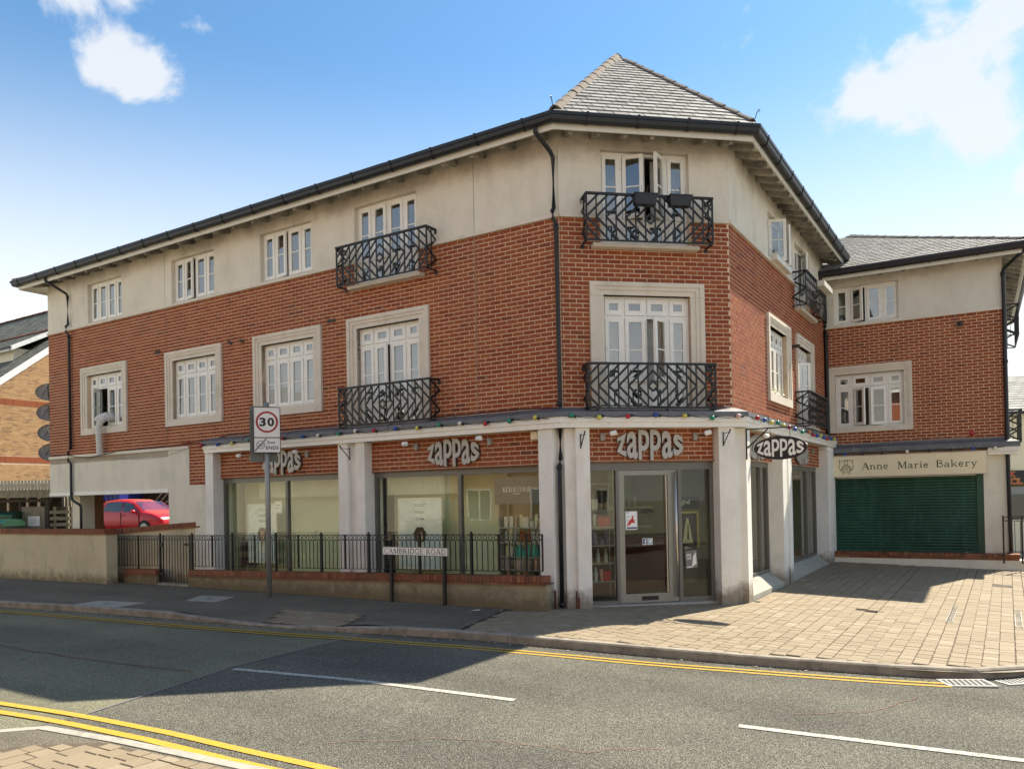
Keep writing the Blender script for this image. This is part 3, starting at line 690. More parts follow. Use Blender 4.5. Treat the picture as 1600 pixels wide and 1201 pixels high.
# air bricks and vents
for x, z in ((4.86, 5.46), (10.58, 5.45)):
    part('air_brick', MB().box(x - .11, x + .11, -.012, .02, z - .035, z + .035), 'dark_timber', bld, FA)
for x, z in ((7.53, 5.37), (7.92, 5.36)):
    part('vent_pipe', MB().tube([(x, .02, z), (x, -.08, z), (x, -.10, z - .02)], .035, 8), 'ridge_tile', bld, FA)
part('vent_pipe', MB().tube([(4.6, .02, 5.05), (4.6, -.18, 5.05)], .04, 8), 'dark_timber', bld, FC)
# --- eaves: soffit, rafters, fascia, gutter
EV = [lambda e: fp(FA, -e, -8.1), lambda e: fp(FA, -e, e), K1, K2, lambda e: fp(FC, LC + .18, e)]
part('soffit', sweep(MB(), [(0, 7.93), (.49, 7.76), (.49, 7.79), (0, 7.96)], EV), 'fascia_paint', bld)
part('fascia_board', sweep(MB(), [(.485, 7.69), (.51, 7.69), (.51, 7.81), (.485, 7.81)], EV), 'fascia_paint', bld)
GP = [(.512, 7.92), (.512, 7.81), (.53, 7.78), (.56, 7.765), (.60, 7.77), (.63, 7.80), (.645, 7.86), (.66, 7.865), (.66, 7.92), (.648, 7.92), (.635, 7.87), (.60, 7.79), (.56, 7.785), (.53, 7.82), (.53, 7.92)]
gut = part('gutter', sweep(MB(), GP, EV), 'black_plastic', bld)
GB = [(.508, 7.93), (.508, 7.80), (.53, 7.768), (.56, 7.752), (.605, 7.757), (.64, 7.79), (.655, 7.85), (.668, 7.86), (.668, 7.93)]
def gutter_clips(F, xs, par, dz=0):
    me = cached(('gutter_clip', dz), lambda: MB().prism([(e, z + dz) for e, z in GB], -.02, .02, f=lambda e, z, h: (h, -e, z)), 'black_iron')
    for x in xs: place('gutter_clip', me, par, F @ Tr(x, 0, 0))
gutter_clips(FA, [-.3 + .93 * i for i in range(18)], gut); gutter_clips(FB, [.35, 1.2, 2.05, 2.9], gut); gutter_clips(FC, [.25 + .9 * i for i in range(9)], gut)
def rafters(F, xs, par, dz=0, L_=.44):
    me = cached(('rafter', dz, L_), lambda: MB().prism([(0, 7.90 + dz), (L_, 7.755 + dz), (L_, 7.69 + dz), (L_ - .03, 7.665 + dz), (0, 7.80 + dz)], -.035, .035, f=lambda e, z, h: (h, -e, z)), 'rafter_wood')
    for x in xs: place('rafter', me, par, F @ Tr(x, 0, 0))
rafters(FA, [.1 + .62 * i for i in range(26)], bld); rafters(FB, [.12 + .46 * i for i in range(7)], bld); rafters(FC, [.08 + .43 * i for i in range(20)], bld)
rafters(FA @ Tr(0, 0, 0) @ Rz(-90), [-.5 - .6 * i for i in range(12)], bld)
# --- roof
AP = FB @ Vector((2.074, 3.196, 11.085))
def v3(p, z): return Vector((p.x, p.y, z))
E_, ZE = .60, 7.93
apA = FAi @ AP; apC = FC.inverted() @ AP
roof = thing_roof = None
def slab(mb, pts, t=.05):
    n = len(pts); nrm = (pts[1] - pts[0]).cross(pts[2] - pts[0]).normalized() * t
    if nrm.z < 0: nrm = -nrm
    vs = [p - nrm for p in pts] + [p for p in pts]
    return mb.add(vs, [tuple(range(n - 1, -1, -1)), tuple(range(n, 2 * n))] + [(i, (i + 1) % n, n + (i + 1) % n, n + i) for i in range(n)])
yr = apA.y
A0 = FA @ Vector((-.6, -.6, ZE)); A1 = v3(K1(E_), ZE); C1 = v3(K2(E_), ZE); ZR = AP.z
ZA = ZE + (yr + .6) * math.tan(math.radians(23)); AQ = FA @ Vector((15.4, yr, ZA))
RL = FA @ Vector((-.6 + (yr + .6), yr, ZA)); AB_ = FA @ Vector((-.6, 2 * yr + .6, ZE)); AB2 = FA @ Vector((16, 2 * yr + .6, ZE))
C2 = FC @ Vector((LC + .18, -.6, ZE)); CR_ = FC @ Vector((LC + .18, apC.y, ZR)); CB = FC @ Vector((LC + .18, 2 * apC.y + .6, ZE)); CB0 = FC @ Vector((-2, 2 * apC.y + .6, ZE))
cdir = Vector((U(AC).x, U(AC).y, 0)); AX = A1 + cdir * (CR_ - AP).length
rm = MB(); slab(rm, [A0, A1, AQ, RL]); slab(rm, [A0, RL, AB_]); slab(rm, [AB_, AB2, AQ, RL]); slab(rm, [A1, C1, AP]); slab(rm, [C1, C2, CR_, AP]); slab(rm, [A1, AX, CR_, AP], .03)
slab(rm, [C2, CR_, AX], .04)
roof = part('roof', rm, 'dark_timber', bld)
def clip_poly(poly, region):
    n = len(region)
    for i in range(n):
        a, b = region[i], region[(i + 1) % n]; out = []
        f = lambda p: (b[0] - a[0]) * (p[1] - a[1]) - (b[1] - a[1]) * (p[0] - a[0])
        for j in range(len(poly)):
            p, q = poly[j], poly[(j + 1) % len(poly)]; fp_, fq = f(p), f(q)
            if fp_ >= 0: out.append(p)
            if (fp_ >= 0) != (fq >= 0): t = fp_ / (fp_ - fq); out.append((p[0] + (q[0] - p[0]) * t, p[1] + (q[1] - p[1]) * t))
        poly = out
        if len(poly) < 3: return []
    return poly
def slates(PM, region, par, g=.245, wd=.28, single=False, mat='slate'):
    """PM: plane matrix (x along eave, y up the slope, z out); region: convex CCW polygon (u,v)"""
    us = [p[0] for p in region]; vs_ = [p[1] for p in region]; mb = MB(); nj = 0; th = .012
    v = 0.0; k = 0
    while v < max(vs_):
        u = min(us) - wd + (k % 2) * wd / 2 + R(-.01, .01)
        while u < max(us):
            a, b = u + .002, u + wd - .002; v0, v1 = v - .03 + R(-.004, .004), v + g + .0
            full = [(a + .006, v0), (b - .006, v0), (b - .006, v1), (a + .006, v1)]; reg = [(p[0], p[1] - (.05 if p[1] < .01 else 0)) for p in region]
            pc = clip_poly(full, reg); u += wd
            if len(pc) < 3: continue
            zz = lambda p: .018 - (p[1] - v0) / (v1 - v0) * .016
            n = len(pc); area = abs(sum(pc[i][0] * pc[(i + 1) % n][1] - pc[(i + 1) % n][0] * pc[i][1] for i in range(n))) / 2
            if area < .004: continue
            jz = R(0, .003)
            if single and n == 4 and area > .93 * (b - a) * (v1 - v0):
                me = cached(('slate', g, wd), lambda: MB().add([(.006, 0, .022), (wd - .010, 0, .022), (wd - .010, g + .03, .002), (.006, g + .03, .002), (.006, 0, .004), (wd - .010, 0, .004), (wd - .010, g + .03, -.01), (.006, g + .03, -.01)],
                            [(0, 1, 2, 3), (4, 7, 6, 5), (0, 4, 5, 1), (1, 5, 6, 2), (2, 6, 7, 3), (3, 7, 4, 0)]), mat)
                place('slate', me, par, PM @ Tr(a, v0, jz)); continue
            if single:
                cx, cy = pc[0]
                m2 = MB().add([(p[0] - cx, p[1] - cy, zz(p)) for p in pc] + [(p[0] - cx, p[1] - cy, zz(p) - th) for p in pc], [tuple(range(n)), tuple(range(2 * n - 1, n - 1, -1))] + [(i, n + i, n + (i + 1) % n, (i + 1) % n) for i in range(n)])
                part('slate', m2, mat, par, PM @ Tr(cx, cy, jz)); continue
            mb.add([(p[0], p[1], zz(p) + jz) for p in pc] + [(p[0], p[1], zz(p) - th + jz) for p in pc], [tuple(range(n))] + [(i, n + i, n + (i + 1) % n, (i + 1) % n) for i in range(n)], 0, R(.01, .99)); nj += 1
        v += g; k += 1
    if nj: part('slating', mb, mat, par, PM, kind='stuff')
def plane_frame(a, b, c):   # a->b is the eave direction, c anywhere up the slope
    x = (b - a).normalized(); n = x.cross(c - a).normalized();
    if n.z < 0: n = -n
    y = n.cross(x); M = Matrix.Identity(4)
    for i in range(3): M[i][0], M[i][1], M[i][2], M[i][3] = x[i], y[i], n[i], a[i]
    return M
def reg(PM, pts): I = PM.inverted(); return [((I @ p).x, (I @ p).y) for p in pts]
PB_ = plane_frame(A1, C1, AP); slates(PB_, reg(PB_, [A1, C1, AP]), roof, single=True, g=.225, wd=.26)
PA_ = plane_frame(A0, A1, AQ); slates(PA_, reg(PA_, [A0, A1, AQ, RL]), roof)
PC_ = plane_frame(C1, C2, AP); slates(PC_, reg(PC_, [C1, C2, CR_, AP]), roof)
def hip_tiles(p, q, par, name='hip_tile', r=.12, ln=.42, mat='ridge_tile'):
    d = q - p; n = int(d.length / ln); x = d.normalized(); y = Vector((0, 0, 1)).cross(x).normalized(); z = x.cross(y)
    def mk():
        mb = MB(); L_ = ln + .03
        prof = [(-r, -.045), (-r * .5, .02), (0, .045), (r * .5, .02), (r, -.045), (r, -.065), (0, .02), (-r, -.065)]
        return mb.prism(prof, 0, L_, f=lambda a, b, h: (h, a, b + (L_ - h) * .03))
    me = cached((name, r, ln), mk, mat)
    for i in range(n + 1):
        o = p + x * min(i * ln, d.length - ln); M = Matrix.Identity(4)
        for k in range(3): M[k][0], M[k][1], M[k][2], M[k][3] = x[k], y[k], z[k], o[k]
        place(name, me, par, M @ Tr(0, R(-.006, .006), R(0, .006)))
hip_tiles(A1 + (AP - A1) * .03, AP, roof); hip_tiles(C1 + (AP - C1) * .03, AP - (AP - C1).normalized() * .45, roof); hip_tiles(RL, AQ, roof); hip_tiles(AP, CR_, roof); hip_tiles(A0, RL, roof)
for a, d in ((A1, AP - A1), (C1, AP - C1)):
    o = a + d * .03; h = Vector((a.x - AP.x, a.y - AP.y, 0)).normalized(); z = Vector((0, 0, 1))
    part('hip_iron', MB().tube([o, o + h * .08 + z * .04, o + h * .11 + z * .10, o + h * .15 + z * .14, o + h * .18 + z * .12, o + h * .17 + z * .09], .007, 6), 'black_iron', roof)

# --- lead-covered canopy over the shopfront
CN = [lambda e: fp(FA, 6.86, e), K1, K2, lambda e: fp(FC, 8.15, e)]
can = part('canopy', sweep(MB(), [(.0, 3.30), (.08, 3.285), (.31, 3.205), (.315, 3.13), (.29, 3.125), (0, 3.17)], CN), 'lead', bld)
part('canopy_fascia', sweep(MB(), [(.19, 3.124), (.29, 3.124), (.29, 3.035), (.262, 3.03), (.262, 2.95), (.19, 2.95)], CN), 'white_paint', can)
part('canopy_soffit', sweep(MB(), [(0, 2.962), (.189, 2.962), (.189, 2.98), (0, 2.98)], CN), 'fascia_paint', can)
for F, xs in ((FA, [8.2 + 1.35 * i for i in range(6)]), (FB, [.55, 1.75]), (FC, [1.2, 2.8, 4.4, 6.0])):
    for x in xs: part('lead_joint', MB().prism([(-.003, 3.312), (.085, 3.297), (.32, 3.217), (.326, 3.13), (.31, 3.13), (.0, 3.29)], -.02, .02, f=lambda e, z, h: (h, -e, z)), 'lead', can, F @ Tr(x, 0, 0))
# --- pilasters
def pil(F, x0, x1, z0=-.02, z1=2.949, n=.21, groove=None, d=.30):
    mb = MB()
    if groove: mb.box(x0, groove[0], -n, d, z0, z1); mb.box(groove[0], groove[1], -n + .09, d, z0, z1); mb.box(groove[1], x1, -n, d, z0, z1)
    else: mb.box(x0, x1, -n, d, z0, z1)
    return part('pilaster', mb, 'pilaster_paint', bld, F)
pil(FA, 6.83, 7.10); pil(FA, 10.90, 11.59, groove=(11.15, 11.36)); pil(FC, 2.60, 3.37, z0=-.3, groove=(2.93, 3.08)); pil(FC, 7.25, 8.2, z0=-.3, d=.2)
def corner_pier(pts): part('corner_pier', MB().prism([(p.x, p.y) for p in pts], -.1, 2.9485), 'pilaster_paint', bld)
corner_pier([fp(FA, 15.44, -.30), fp(FA, 15.44, .21), fp(FA, 15.70, .21), fp(FA, 15.72, .05), fp(FB, -.03, .05), fp(FB, -.01, .12), fp(FB, .15, .12), fp(FB, .16, .21), fp(FB, .39, .21), fp(FB, .39, -.30)])
corner_pier([fp(FB, 2.64, -.30), fp(FB, 2.64, .21), fp(FB, 2.92, .21), fp(FB, 2.92, .12), fp(FC, .02, .10), fp(FC, .02, .21), fp(FC, .28, .21), fp(FC, .28, -.30)])
for x, z, h in ((.0, 0, .3), (-.005, 0, .25)):
    pass
for F, x, n, h in ((FA, 15.70, .205, .30), (FB, .145, .125, .28), (FB, .0, .10, .38), (FB, .165, .205, .18)):
    part('rust_stain', MB().box(x - .012, x + .012, -n - .006, -n + .02, 0, h), 'rust', bld, F)
# --- undercroft end of the building
mb = MB(); mb.box(0, 5.22, -.012, .24, 2.20, 2.958); mb.box(0, 5.22, .0, .2, 2.9585, 3.10); mb.box(0, 6.0, -.045, .0, 3.10, 3.17)
part('panel', mb, 'panel_render', bld, FA)
part('panel_edge', MB().box(0, 5.22, -.03, .24, 2.11, 2.199), 'white_paint', bld, FA)
mb = MB(); mb.box(5.22, 6.0, -.02, .5, -.1, 3.099); mb.box(6.0, 6.83, -.02, .24, -.1, 2.264); mb.box(5.22, 5.42, .5, 8, -.1, 2.99)
part('end_pier', mb, 'panel_render', bld, FA)
part('ceiling', MB().box(0, 5.22, .24, 7.9, 2.2, 2.32), 'panel_render', bld, FA)
part('undercroft_column', MB().box(.42, .80, .35, .75, .4, 2.199), 'panel_render', bld, FA)
part('undercroft_wall', MB().box(.0, .30, .6, 1.3, .4, 2.199), 'coping_brick', bld, FA)
# --- shop fronts: grey metal frames, glass, interior
def shopframe(F, x0, x1, z0, z1, mull, y=.10, name='shop_window', glass='shop_glass', fw_=.06, head=.10):
    f = MB(); f.box(x0, x0 + fw_, y - .04, y + .05, z0, z1); f.box(x1 - fw_, x1, y - .04, y + .05, z0, z1); f.box(x0 + fw_, x1 - fw_, y - .041, y + .05, z1 - head, z1); f.box(x0 + fw_, x1 - fw_, y - .039, y + .05, z0, z0 + fw_)
    xs = [x0 + fw_]
    for m in mull: f.box(m - .035, m + .035, y - .038, y + .05, z0 + fw_, z1 - head); xs += [m - .035, m + .035]
    xs += [x1 - fw_]
    o = part(name, f, 'grey_frame', bld, F)
    for i in range(0, len(xs), 2): part('pane', MB().box(xs[i] - .01, xs[i + 1] + .01, y + .002, y + .010, z0 + fw_ - .01, z1 - head + .01), glass, o, F)
    return o
shopframe(FA, 7.10, 10.90, .28, 2.374, [9.13]); shopframe(FA, 11.59, 15.44, .28, 2.359, [13.62])
shopframe(FC, .28, 2.60, .26, 2.425, [2.05], y=.12, glass='door_glass'); shopframe(FC, 3.37, 7.25, .26, 2.425, [4.7, 6.2], y=.12, glass='door_glass')
part('shop_base', MB().box(7.1, 10.9, .0, .24, -.1, .279), 'panel_render', bld, FA); part('shop_base', MB().box(11.59, 15.44, .0, .24, -.1, .279), 'panel_render', bld, FA)
for a, b in ((.28, 2.60), (3.37, 7.25)):
    part('sill', MB().prism([(-.20, -.35), (-.20, .05), (.08, .25), (.25, .25), (.25, -.35)], a, b, f=lambda y, z, h: (h, y, z)), 'concrete', bld, FC)
# entrance on the corner
dh = MB(); y = .10
dh.box(.39, .45, y - .05, y + .06, 0, 2.384); dh.box(2.575, 2.64, y - .05, y + .06, 0, 2.384); dh.box(.45, 2.575, y - .051, y + .06, 2.255, 2.384); dh.box(.90, .955, y - .049, y + .06, 0, 2.255); dh.box(2.0, 2.06, y - .049, y + .06, 0, 2.255)
dh.box(.45, .90, y - .048, y + .06, 0, .07); dh.box(2.06, 2.575, y - .048, y + .06, 0, .09)
ent = part('entrance_frame', dh, 'grey_frame', bld, FB)
part('pane', MB().box(.44, .91, y, y + .008, .06, 2.26), 'door_glass', ent, FB); part('pane', MB().box(2.05, 2.58, y, y + .008, .08, 2.26), 'door_glass', ent, FB)
dl = MB(); yd = y - .03
dl.box(.96, 1.05, yd, yd + .045, .02, 2.25); dl.box(1.82, 1.995, yd, yd + .045, .02, 2.25); dl.box(1.05, 1.82, yd + .001, yd + .045, .02, .17); dl.box(1.05, 1.82, yd + .001, yd + .045, 2.17, 2.25)
door = part('door', dl, 'alu_door', bld, FB)
part('pane', MB().box(1.04, 1.83, yd + .02, yd + .028, .16, 2.18), 'door_glass', door, FB)
part('handle', MB().tube([(1.94, yd - .07, .10), (1.94, yd - .07, 2.22)], .021, 10).tube([(1.94, yd, .3), (1.94, yd - .07, .3)], .012, 6).tube([(1.94, yd, 2.0), (1.94, yd - .07, 2.0)], .012, 6), 'steel', door, FB, smooth=True)
part('closer_rod', MB().tube([(1.78, yd - .03, .18), (1.78, yd - .03, 2.16)], .011, 8), 'steel', door, FB)
part('letterbox', MB().box(1.33, 1.62, yd - .008, yd + .01, .055, .125), 'print_black', door, FB)
part('threshold', MB().box(.39, 2.64, -.05, .16, -.05, .012), 'galv', bld, FB)
st = part('door_poster', MB().box(1.07, 1.275, yd + .010, yd + .0135, 1.25, 1.56), 'poster_white', door, FB)
def flat(mb, pts, yy, m=0, th=.0015): return mb.prism(pts, yy - th, yy, m, f=EXZ)
pm = MB(); yy = yd + .0095
flat(pm, [(1.09, 1.31), (1.13, 1.40), (1.17, 1.43), (1.20, 1.51), (1.205, 1.44), (1.24, 1.36), (1.18, 1.37), (1.14, 1.33)], yy)
pm.box(1.10, 1.26, yy - .001, yy, 1.405, 1.412)
part('poster_print', pm, 'p_red', door, FB)
pm = MB(); pm.box(1.08, 1.13, yy - .001, yy, 1.535, 1.545); pm.box(1.09, 1.265, yy - .001, yy, 1.265, 1.295); pm.box(1.09, 1.25, yy - .001, yy, 1.47, 1.475)
part('poster_print', pm, 'p_purple', door, FB)
part('sticker', MB().box(1.36, 1.445, yd + .012, yd + .015, .99, 1.10), 'sign_white', door, FB); part('sticker', MB().box(1.455, 1.54, yd + .012, yd + .015, .99, 1.10), 'sign_white', door, FB)
part('sticker_print', MB().box(1.367, 1.438, yd + .010, yd + .0115, 1.0, 1.092), 'fb_blue', door, FB); part('sticker_print', MB().box(1.462, 1.533, yd + .010, yd + .0115, 1.0, 1.092), 'tw_blue', door, FB)
part('sticker_letter', text_mb('f', 1.395, 1.005, .032, .07, yd + .009, .0006, .03), 'sign_white', door, FB)
bird = [(1.475, 1.025), (1.50, 1.018), (1.518, 1.035), (1.522, 1.055), (1.53, 1.065), (1.52, 1.066), (1.508, 1.075), (1.498, 1.065), (1.48, 1.072), (1.478, 1.058), (1.483, 1.045), (1.476, 1.045), (1.488, 1.035)]
part('sticker_letter', flat(MB(), bird, yd + .0095), 'sign_white', door, FB)
dz = MB()
for i in range(6):
    z = zap_letter(i, .23, .09, 0, .001, .05); dz.add([(v[0] + 1.34, yd + .012 + v[1], v[2] + 1.56) for v in z.v], z.f)
part('door_logo', dz, 'print_black', door, FB)
# interior of the salon
mi = MB()
mi.box(7.0, 15.6, .25, 6.5, -.05, .03, T=FA); mi.box(0, 2.85, .2, 5.8, -.052, .028, T=FB); mi.box(.2, 8, .25, 5.8, -.4, .026, T=FC)
part('shop_floor', mi, 'shop_floor', bld)
mi = MB(); mi.box(7.0, 15.9, 5.2, 5.3, .03, 2.9, T=FA); mi.box(6.9, 7.05, .25, 5.2, .03, 2.9, T=FA); mi.box(-1.5, 3.5, 5.0, 5.1, .03, 2.9, T=FB); mi.box(2.2, 8, 3.3, 3.4, .0, 2.9, T=FC)
mi.box(7.0, 15.7, .25, 5.2, 2.62, 2.68, T=FA); mi.box(0, 3, .3, 5, 2.621, 2.679, T=FB); mi.box(.3, 8, .3, 3.3, 2.622, 2.678, T=FC)
part('shop_wall', mi, 'shop_wall', bld)
part('display_panel', MB().box(7.12, 10.9, .62, .65, .05, 2.6), 'backdrop', bld, FA); part('display_panel', MB().box(11.6, 14.30, .62, .65, .05, 2.6), 'backdrop', bld, FA)
part('display_panel', MB().box(14.30, 15.3, .74, .77, .05, 2.6), 'shop_wall', bld, FA)
for a, b in ((7.9, 10.86), (11.65, 13.5)):
    n = int((b - a) / .09); me = cached(('slat', 1), lambda: MB().box(0, .075, 0, .004, 1.93, 2.5), 'blind')
    bl = part('vertical_blind', MB().box(a, b, .36, .40, 2.5, 2.55), 'blind', bld, FA)
    for i in range(n): place('slat', me, bl, FA @ Tr(a + .09 * i, .38, 0) @ Rz(R(8, 22)))
# curtains inside the C windows
cm = MB()
for i in range(22): cm.box(3.9 + i * .07, 3.955 + i * .07, .5 + .02 * (i % 2), .52 + .02 * (i % 2), .3, 2.5)
part('vertical_blind', cm, 'blind', bld, FC)
# --- downpipes
def downpipe(F, pts, par, r=.034):
    p = part('downpipe', MB().tube(pts, r, 10), 'black_plastic', par, F, smooth=True)
    zs = [q for q in pts]
    for a, b in zip(pts[:-1], pts[1:]):
        if abs(a[2] - b[2]) > 1.2 and abs(a[0] - b[0]) < .05:
            n = max(1, int(abs(a[2] - b[2]) / 1.7))
            for i in range(n + 1):
                z = a[2] + (b[2] - a[2]) * (i + .02) / (n + .04); part('pipe_collar', MB().tube([(a[0], a[1], z - .035), (a[0], a[1], z + .035)], r * 1.28, 10), 'black_plastic', p, F, smooth=True)
    return p
downpipe(FA, [(.92, -.56, 7.80), (.92, -.55, 7.70), (1.08, -.10, 7.43), (1.10, -.075, 7.36), (1.10, -.075, 6.62), (1.08, -.12, 6.56), (1.08, -.12, 6.42), (1.12, -.07, 6.34), (1.12, -.06, 3.34), (1.07, -.10, 3.24), (1.07, -.10, 3.02), (1.14, -.07, 2.94), (1.14, -.07, 2.08), (1.20, -.07, 1.98), (1.50, -.05, 1.86), (1.55, -.05, 1.78), (1.55, -.05, .6)], bld)
cx = 15.76
downpipe(FA, [(15.70, -.57, 7.80), (15.70, -.56, 7.70), (15.74, -.14, 7.52), (15.755, -.085, 7.44), (15.755, -.085, 6.60), (15.75, -.13, 6.54), (15.76, -.13, 6.42), (15.78, -.07, 6.34), (15.79, -.07, 3.3), (15.79, -.09, 2.94), (15.79, -.09, 2.45), (15.79, -.13, 2.36), (15.79, -.13, 0.02)], bld, .036)

# ================================================================== THE BAKERY WING
bak = thing('bakery_building', 'lower red brick wing with cream rendered top storey above a green roller shutter shop', 'building', Tr(P3.x, P3.y, 0))
DS = (.08, 2.03, 3.33, 5.03); DI = (.25, 1.85, 3.46, 4.83); DU = (.25, 1.77, 6.12, 7.08)
zS = 6.045
mb = MB(); grid_wall(mb, 0, LD, 2.7, zS, 0, .24, [DI]); wl = part('brick_wall', mb, 'mortar', bak, FD)
add_bricks([(FD, brick_rects(0, LD, 2.97, zS, [DS], phase=.3), wl)], bak, None, 285)
mb = MB(); grid_wall(mb, 0, LD, zS + .062, 7.45, -.012, .24, [DU]); part('rendered_wall', mb, 'render_bakery', bak, FD)
part('string_course', MB().box(0, LD + .05, -.055, .24, zS, zS + .062), 'stone_trim', bak, FD)
surround(bak, FD, *DS, *DI); window(bak, FD, *DI, opens={1: 40, 2: -14}, curtain=[(0, .2), (.8, 1)]); window(bak, FD, *DU, top=False, opens={1: 30}, curtain=[(0, .24)])
mb = MB(); mb.box(.24, 9, 0, .24, -.3, 7.45); part('side_wall', mb, 'render_bakery', bak, FE @ Tr(0, 0, 0))
mb = MB(); mb.box(.2, 3.7, 2.6, 2.7, 2.7, 7.4, T=FD); mb.box(.1, 3.7, .25, 8, 5.4, 5.5, T=FD); mb.box(.1, 3.7, .25, 8, 7.4, 7.44, T=FD); mb.box(-.3, 0, .3, 5, 0, 7.4, T=FD); part('floor_slab', mb, 'dark_room', bak)
# eaves
nD, nE = Vector((math.sin(AD), -math.cos(AD))), Vector((math.sin(AD + math.pi / 2), -math.cos(AD + math.pi / 2)))
KD = lambda e: P4 + (nD + nE) * e
EVD = [lambda e: fp(FD, -.15, e), KD, lambda e: fp(FE, 9, e)]; dz = -.50
sh = lambda pr, k=dz: [(e, z + k) for e, z in pr]
part('soffit', sweep(MB(), sh([(0, 7.93), (.49, 7.76), (.49, 7.79), (0, 7.96)]), EVD), 'fascia_paint', bak)
part('fascia_board', sweep(MB(), sh([(.485, 7.69), (.51, 7.69), (.51, 7.81), (.485, 7.81)]), EVD), 'fascia_paint', bak)
gut2 = part('gutter', sweep(MB(), sh(GP), EVD), 'black_plastic', bak); gutter_clips(FD, [.5, 1.5, 2.5, 3.5], gut2, dz)
rafters(FD, [.35 + .52 * i for i in range(8)], bak, dz); rafters(FE, [.1 + .45 * i for i in range(18)], bak, dz)
D0 = FD @ Vector((-1.2, -.6, 7.43)); D1 = v3(KD(.6), 7.43); D2 = FE @ Vector((9, -.6, 7.43)); tp = math.tan(math.radians(25))
HP = FD @ Vector((LD + .6 - 4.4, -.6 + 4.4, 7.43 + 4.4 * tp)); HE = HP + Vector((U(AC).x, U(AC).y, 0)) * 6
rm = MB(); DT = FD @ Vector((-1.2, 3.8, 7.43 + 4.4 * tp)); slab(rm, [D0, D1, HP, DT]); slab(rm, [D1, D2, HE, HP])
roof2 = part('roof', rm, 'dark_timber', bak)
PD_ = plane_frame(D0, D1, HP); slates(PD_, reg(PD_, [D0, D1, HP, DT]), roof2, single=True, g=.21, wd=.26)
PE_ = plane_frame(D1, D2, HE); slates(PE_, reg(PE_, [D1, D2, HE, HP]), roof2)
hip_tiles(D1 + (HP - D1) * .04, HP, roof2)
# canopy and shop front
CD = [lambda e: fp(FD, .0, e), KD, lambda e: fp(FE, 2, e)]
can2 = part('canopy', sweep(MB(), [(0, 3.0), (.26, 2.92), (.27, 2.80), (.02, 2.80)], CD), 'lead', bak)
part('canopy_fascia', sweep(MB(), [(.0, 2.798), (.25, 2.798), (.25, 2.70), (.21, 2.695), (.21, 2.62), (0, 2.62)], [lambda e: fp(FD, 3.60, e), KD, lambda e: fp(FE, 2, e)]), 'pilaster_paint', can2)
part('lead_flashing', MB().box(0.0, LD, -.02, .0, 2.99, 3.04), 'lead', can2, FD)
part('shop_head', MB().box(0, LD, .02, .24, 2.1, 2.699), 'panel_render', bak, FD)
shut = part('shutter', MB().box(.17, .235, -.03, .06, .28, 2.17).box(3.36, 3.50, -.03, .06, .28, 2.17).box(.235, 3.36, .05, .07, .28, 2.17), 'shutter_green', bak, FD)
me = cached(('slat', 'shutter'), lambda: MB().prism([(0, 0), (-.016, .02), (-.018, .045), (-.004, .067), (.02, .067), (.02, 0)], .0, 3.125, f=lambda y, z, h: (h, y, z)), 'shutter_green')
nS = 26
part('bottom_rail', MB().box(.235, 3.36, -.012, .045, .262, .31), 'shutter_green', shut, FD); part('lock', MB().box(.42, .50, -.03, -.011, .27, .31).box(3.08, 3.16, -.03, -.011, .27, .31), 'galv', shut, FD)
for i in range(nS): place('slat', me, shut, FD @ Tr(.235, .022, .295 + i * .0715))
part('shop_column', MB().box(3.50, 3.70, -.06, .2, -.2, 2.619).box(3.70, LD, -.02, .2, -.2, 2.618), 'panel_render', bak, FD)
part('shop_column', MB().box(.055, .165, -.04, .2, -.2, 2.2), 'panel_render', bak, FD)
pb = part('plinth', MB().box(-.1, LD + .5, -.42, .0, -.45, .16), 'panel_render', bak, FD)
me = cached(('brick', 'header'), lambda: MB().box(.004, .106, -.4, 0, 0, .072), 'coping_brick')
for i in range(39): place('brick', me, pb, FD @ Tr(-.1 + .11 * i, -.03, .228 + R(-.002, .002)))
me = cached(('brick', 'stretcher'), lambda: MB().box(.005, .220, -.40, 0, 0, .062), 'coping_brick')
for i in range(19): place('brick', me, pb, FD @ Tr(-.1 + .225 * i, -.035, .163))
downpipe(FD, [(.02, -.55, 7.30), (.02, -.50, 7.18), (.05, -.10, 6.9), (.05, -.08, 6.2), (.05, -.12, 6.12), (.05, -.12, 5.98), (.06, -.07, 5.9), (.06, -.07, 3.1), (.04, -.08, 2.9), (.04, -.08, .2)], bak, .05)
downpipe(FD, [(LD + .5, -.55, 7.28), (LD + .3, -.4, 7.15), (LD + .03, -.10, 6.97), (LD + .02, -.07, 6.9), (LD + .02, -.07, 2.7), (LD + .04, -.07, .25)], bak, .045)
balcony(bak, FE, .9, 3.0, 5.55, 6.33, .34); balcony(bak, FE, .9, 3.0, 2.95, 3.75, .34)
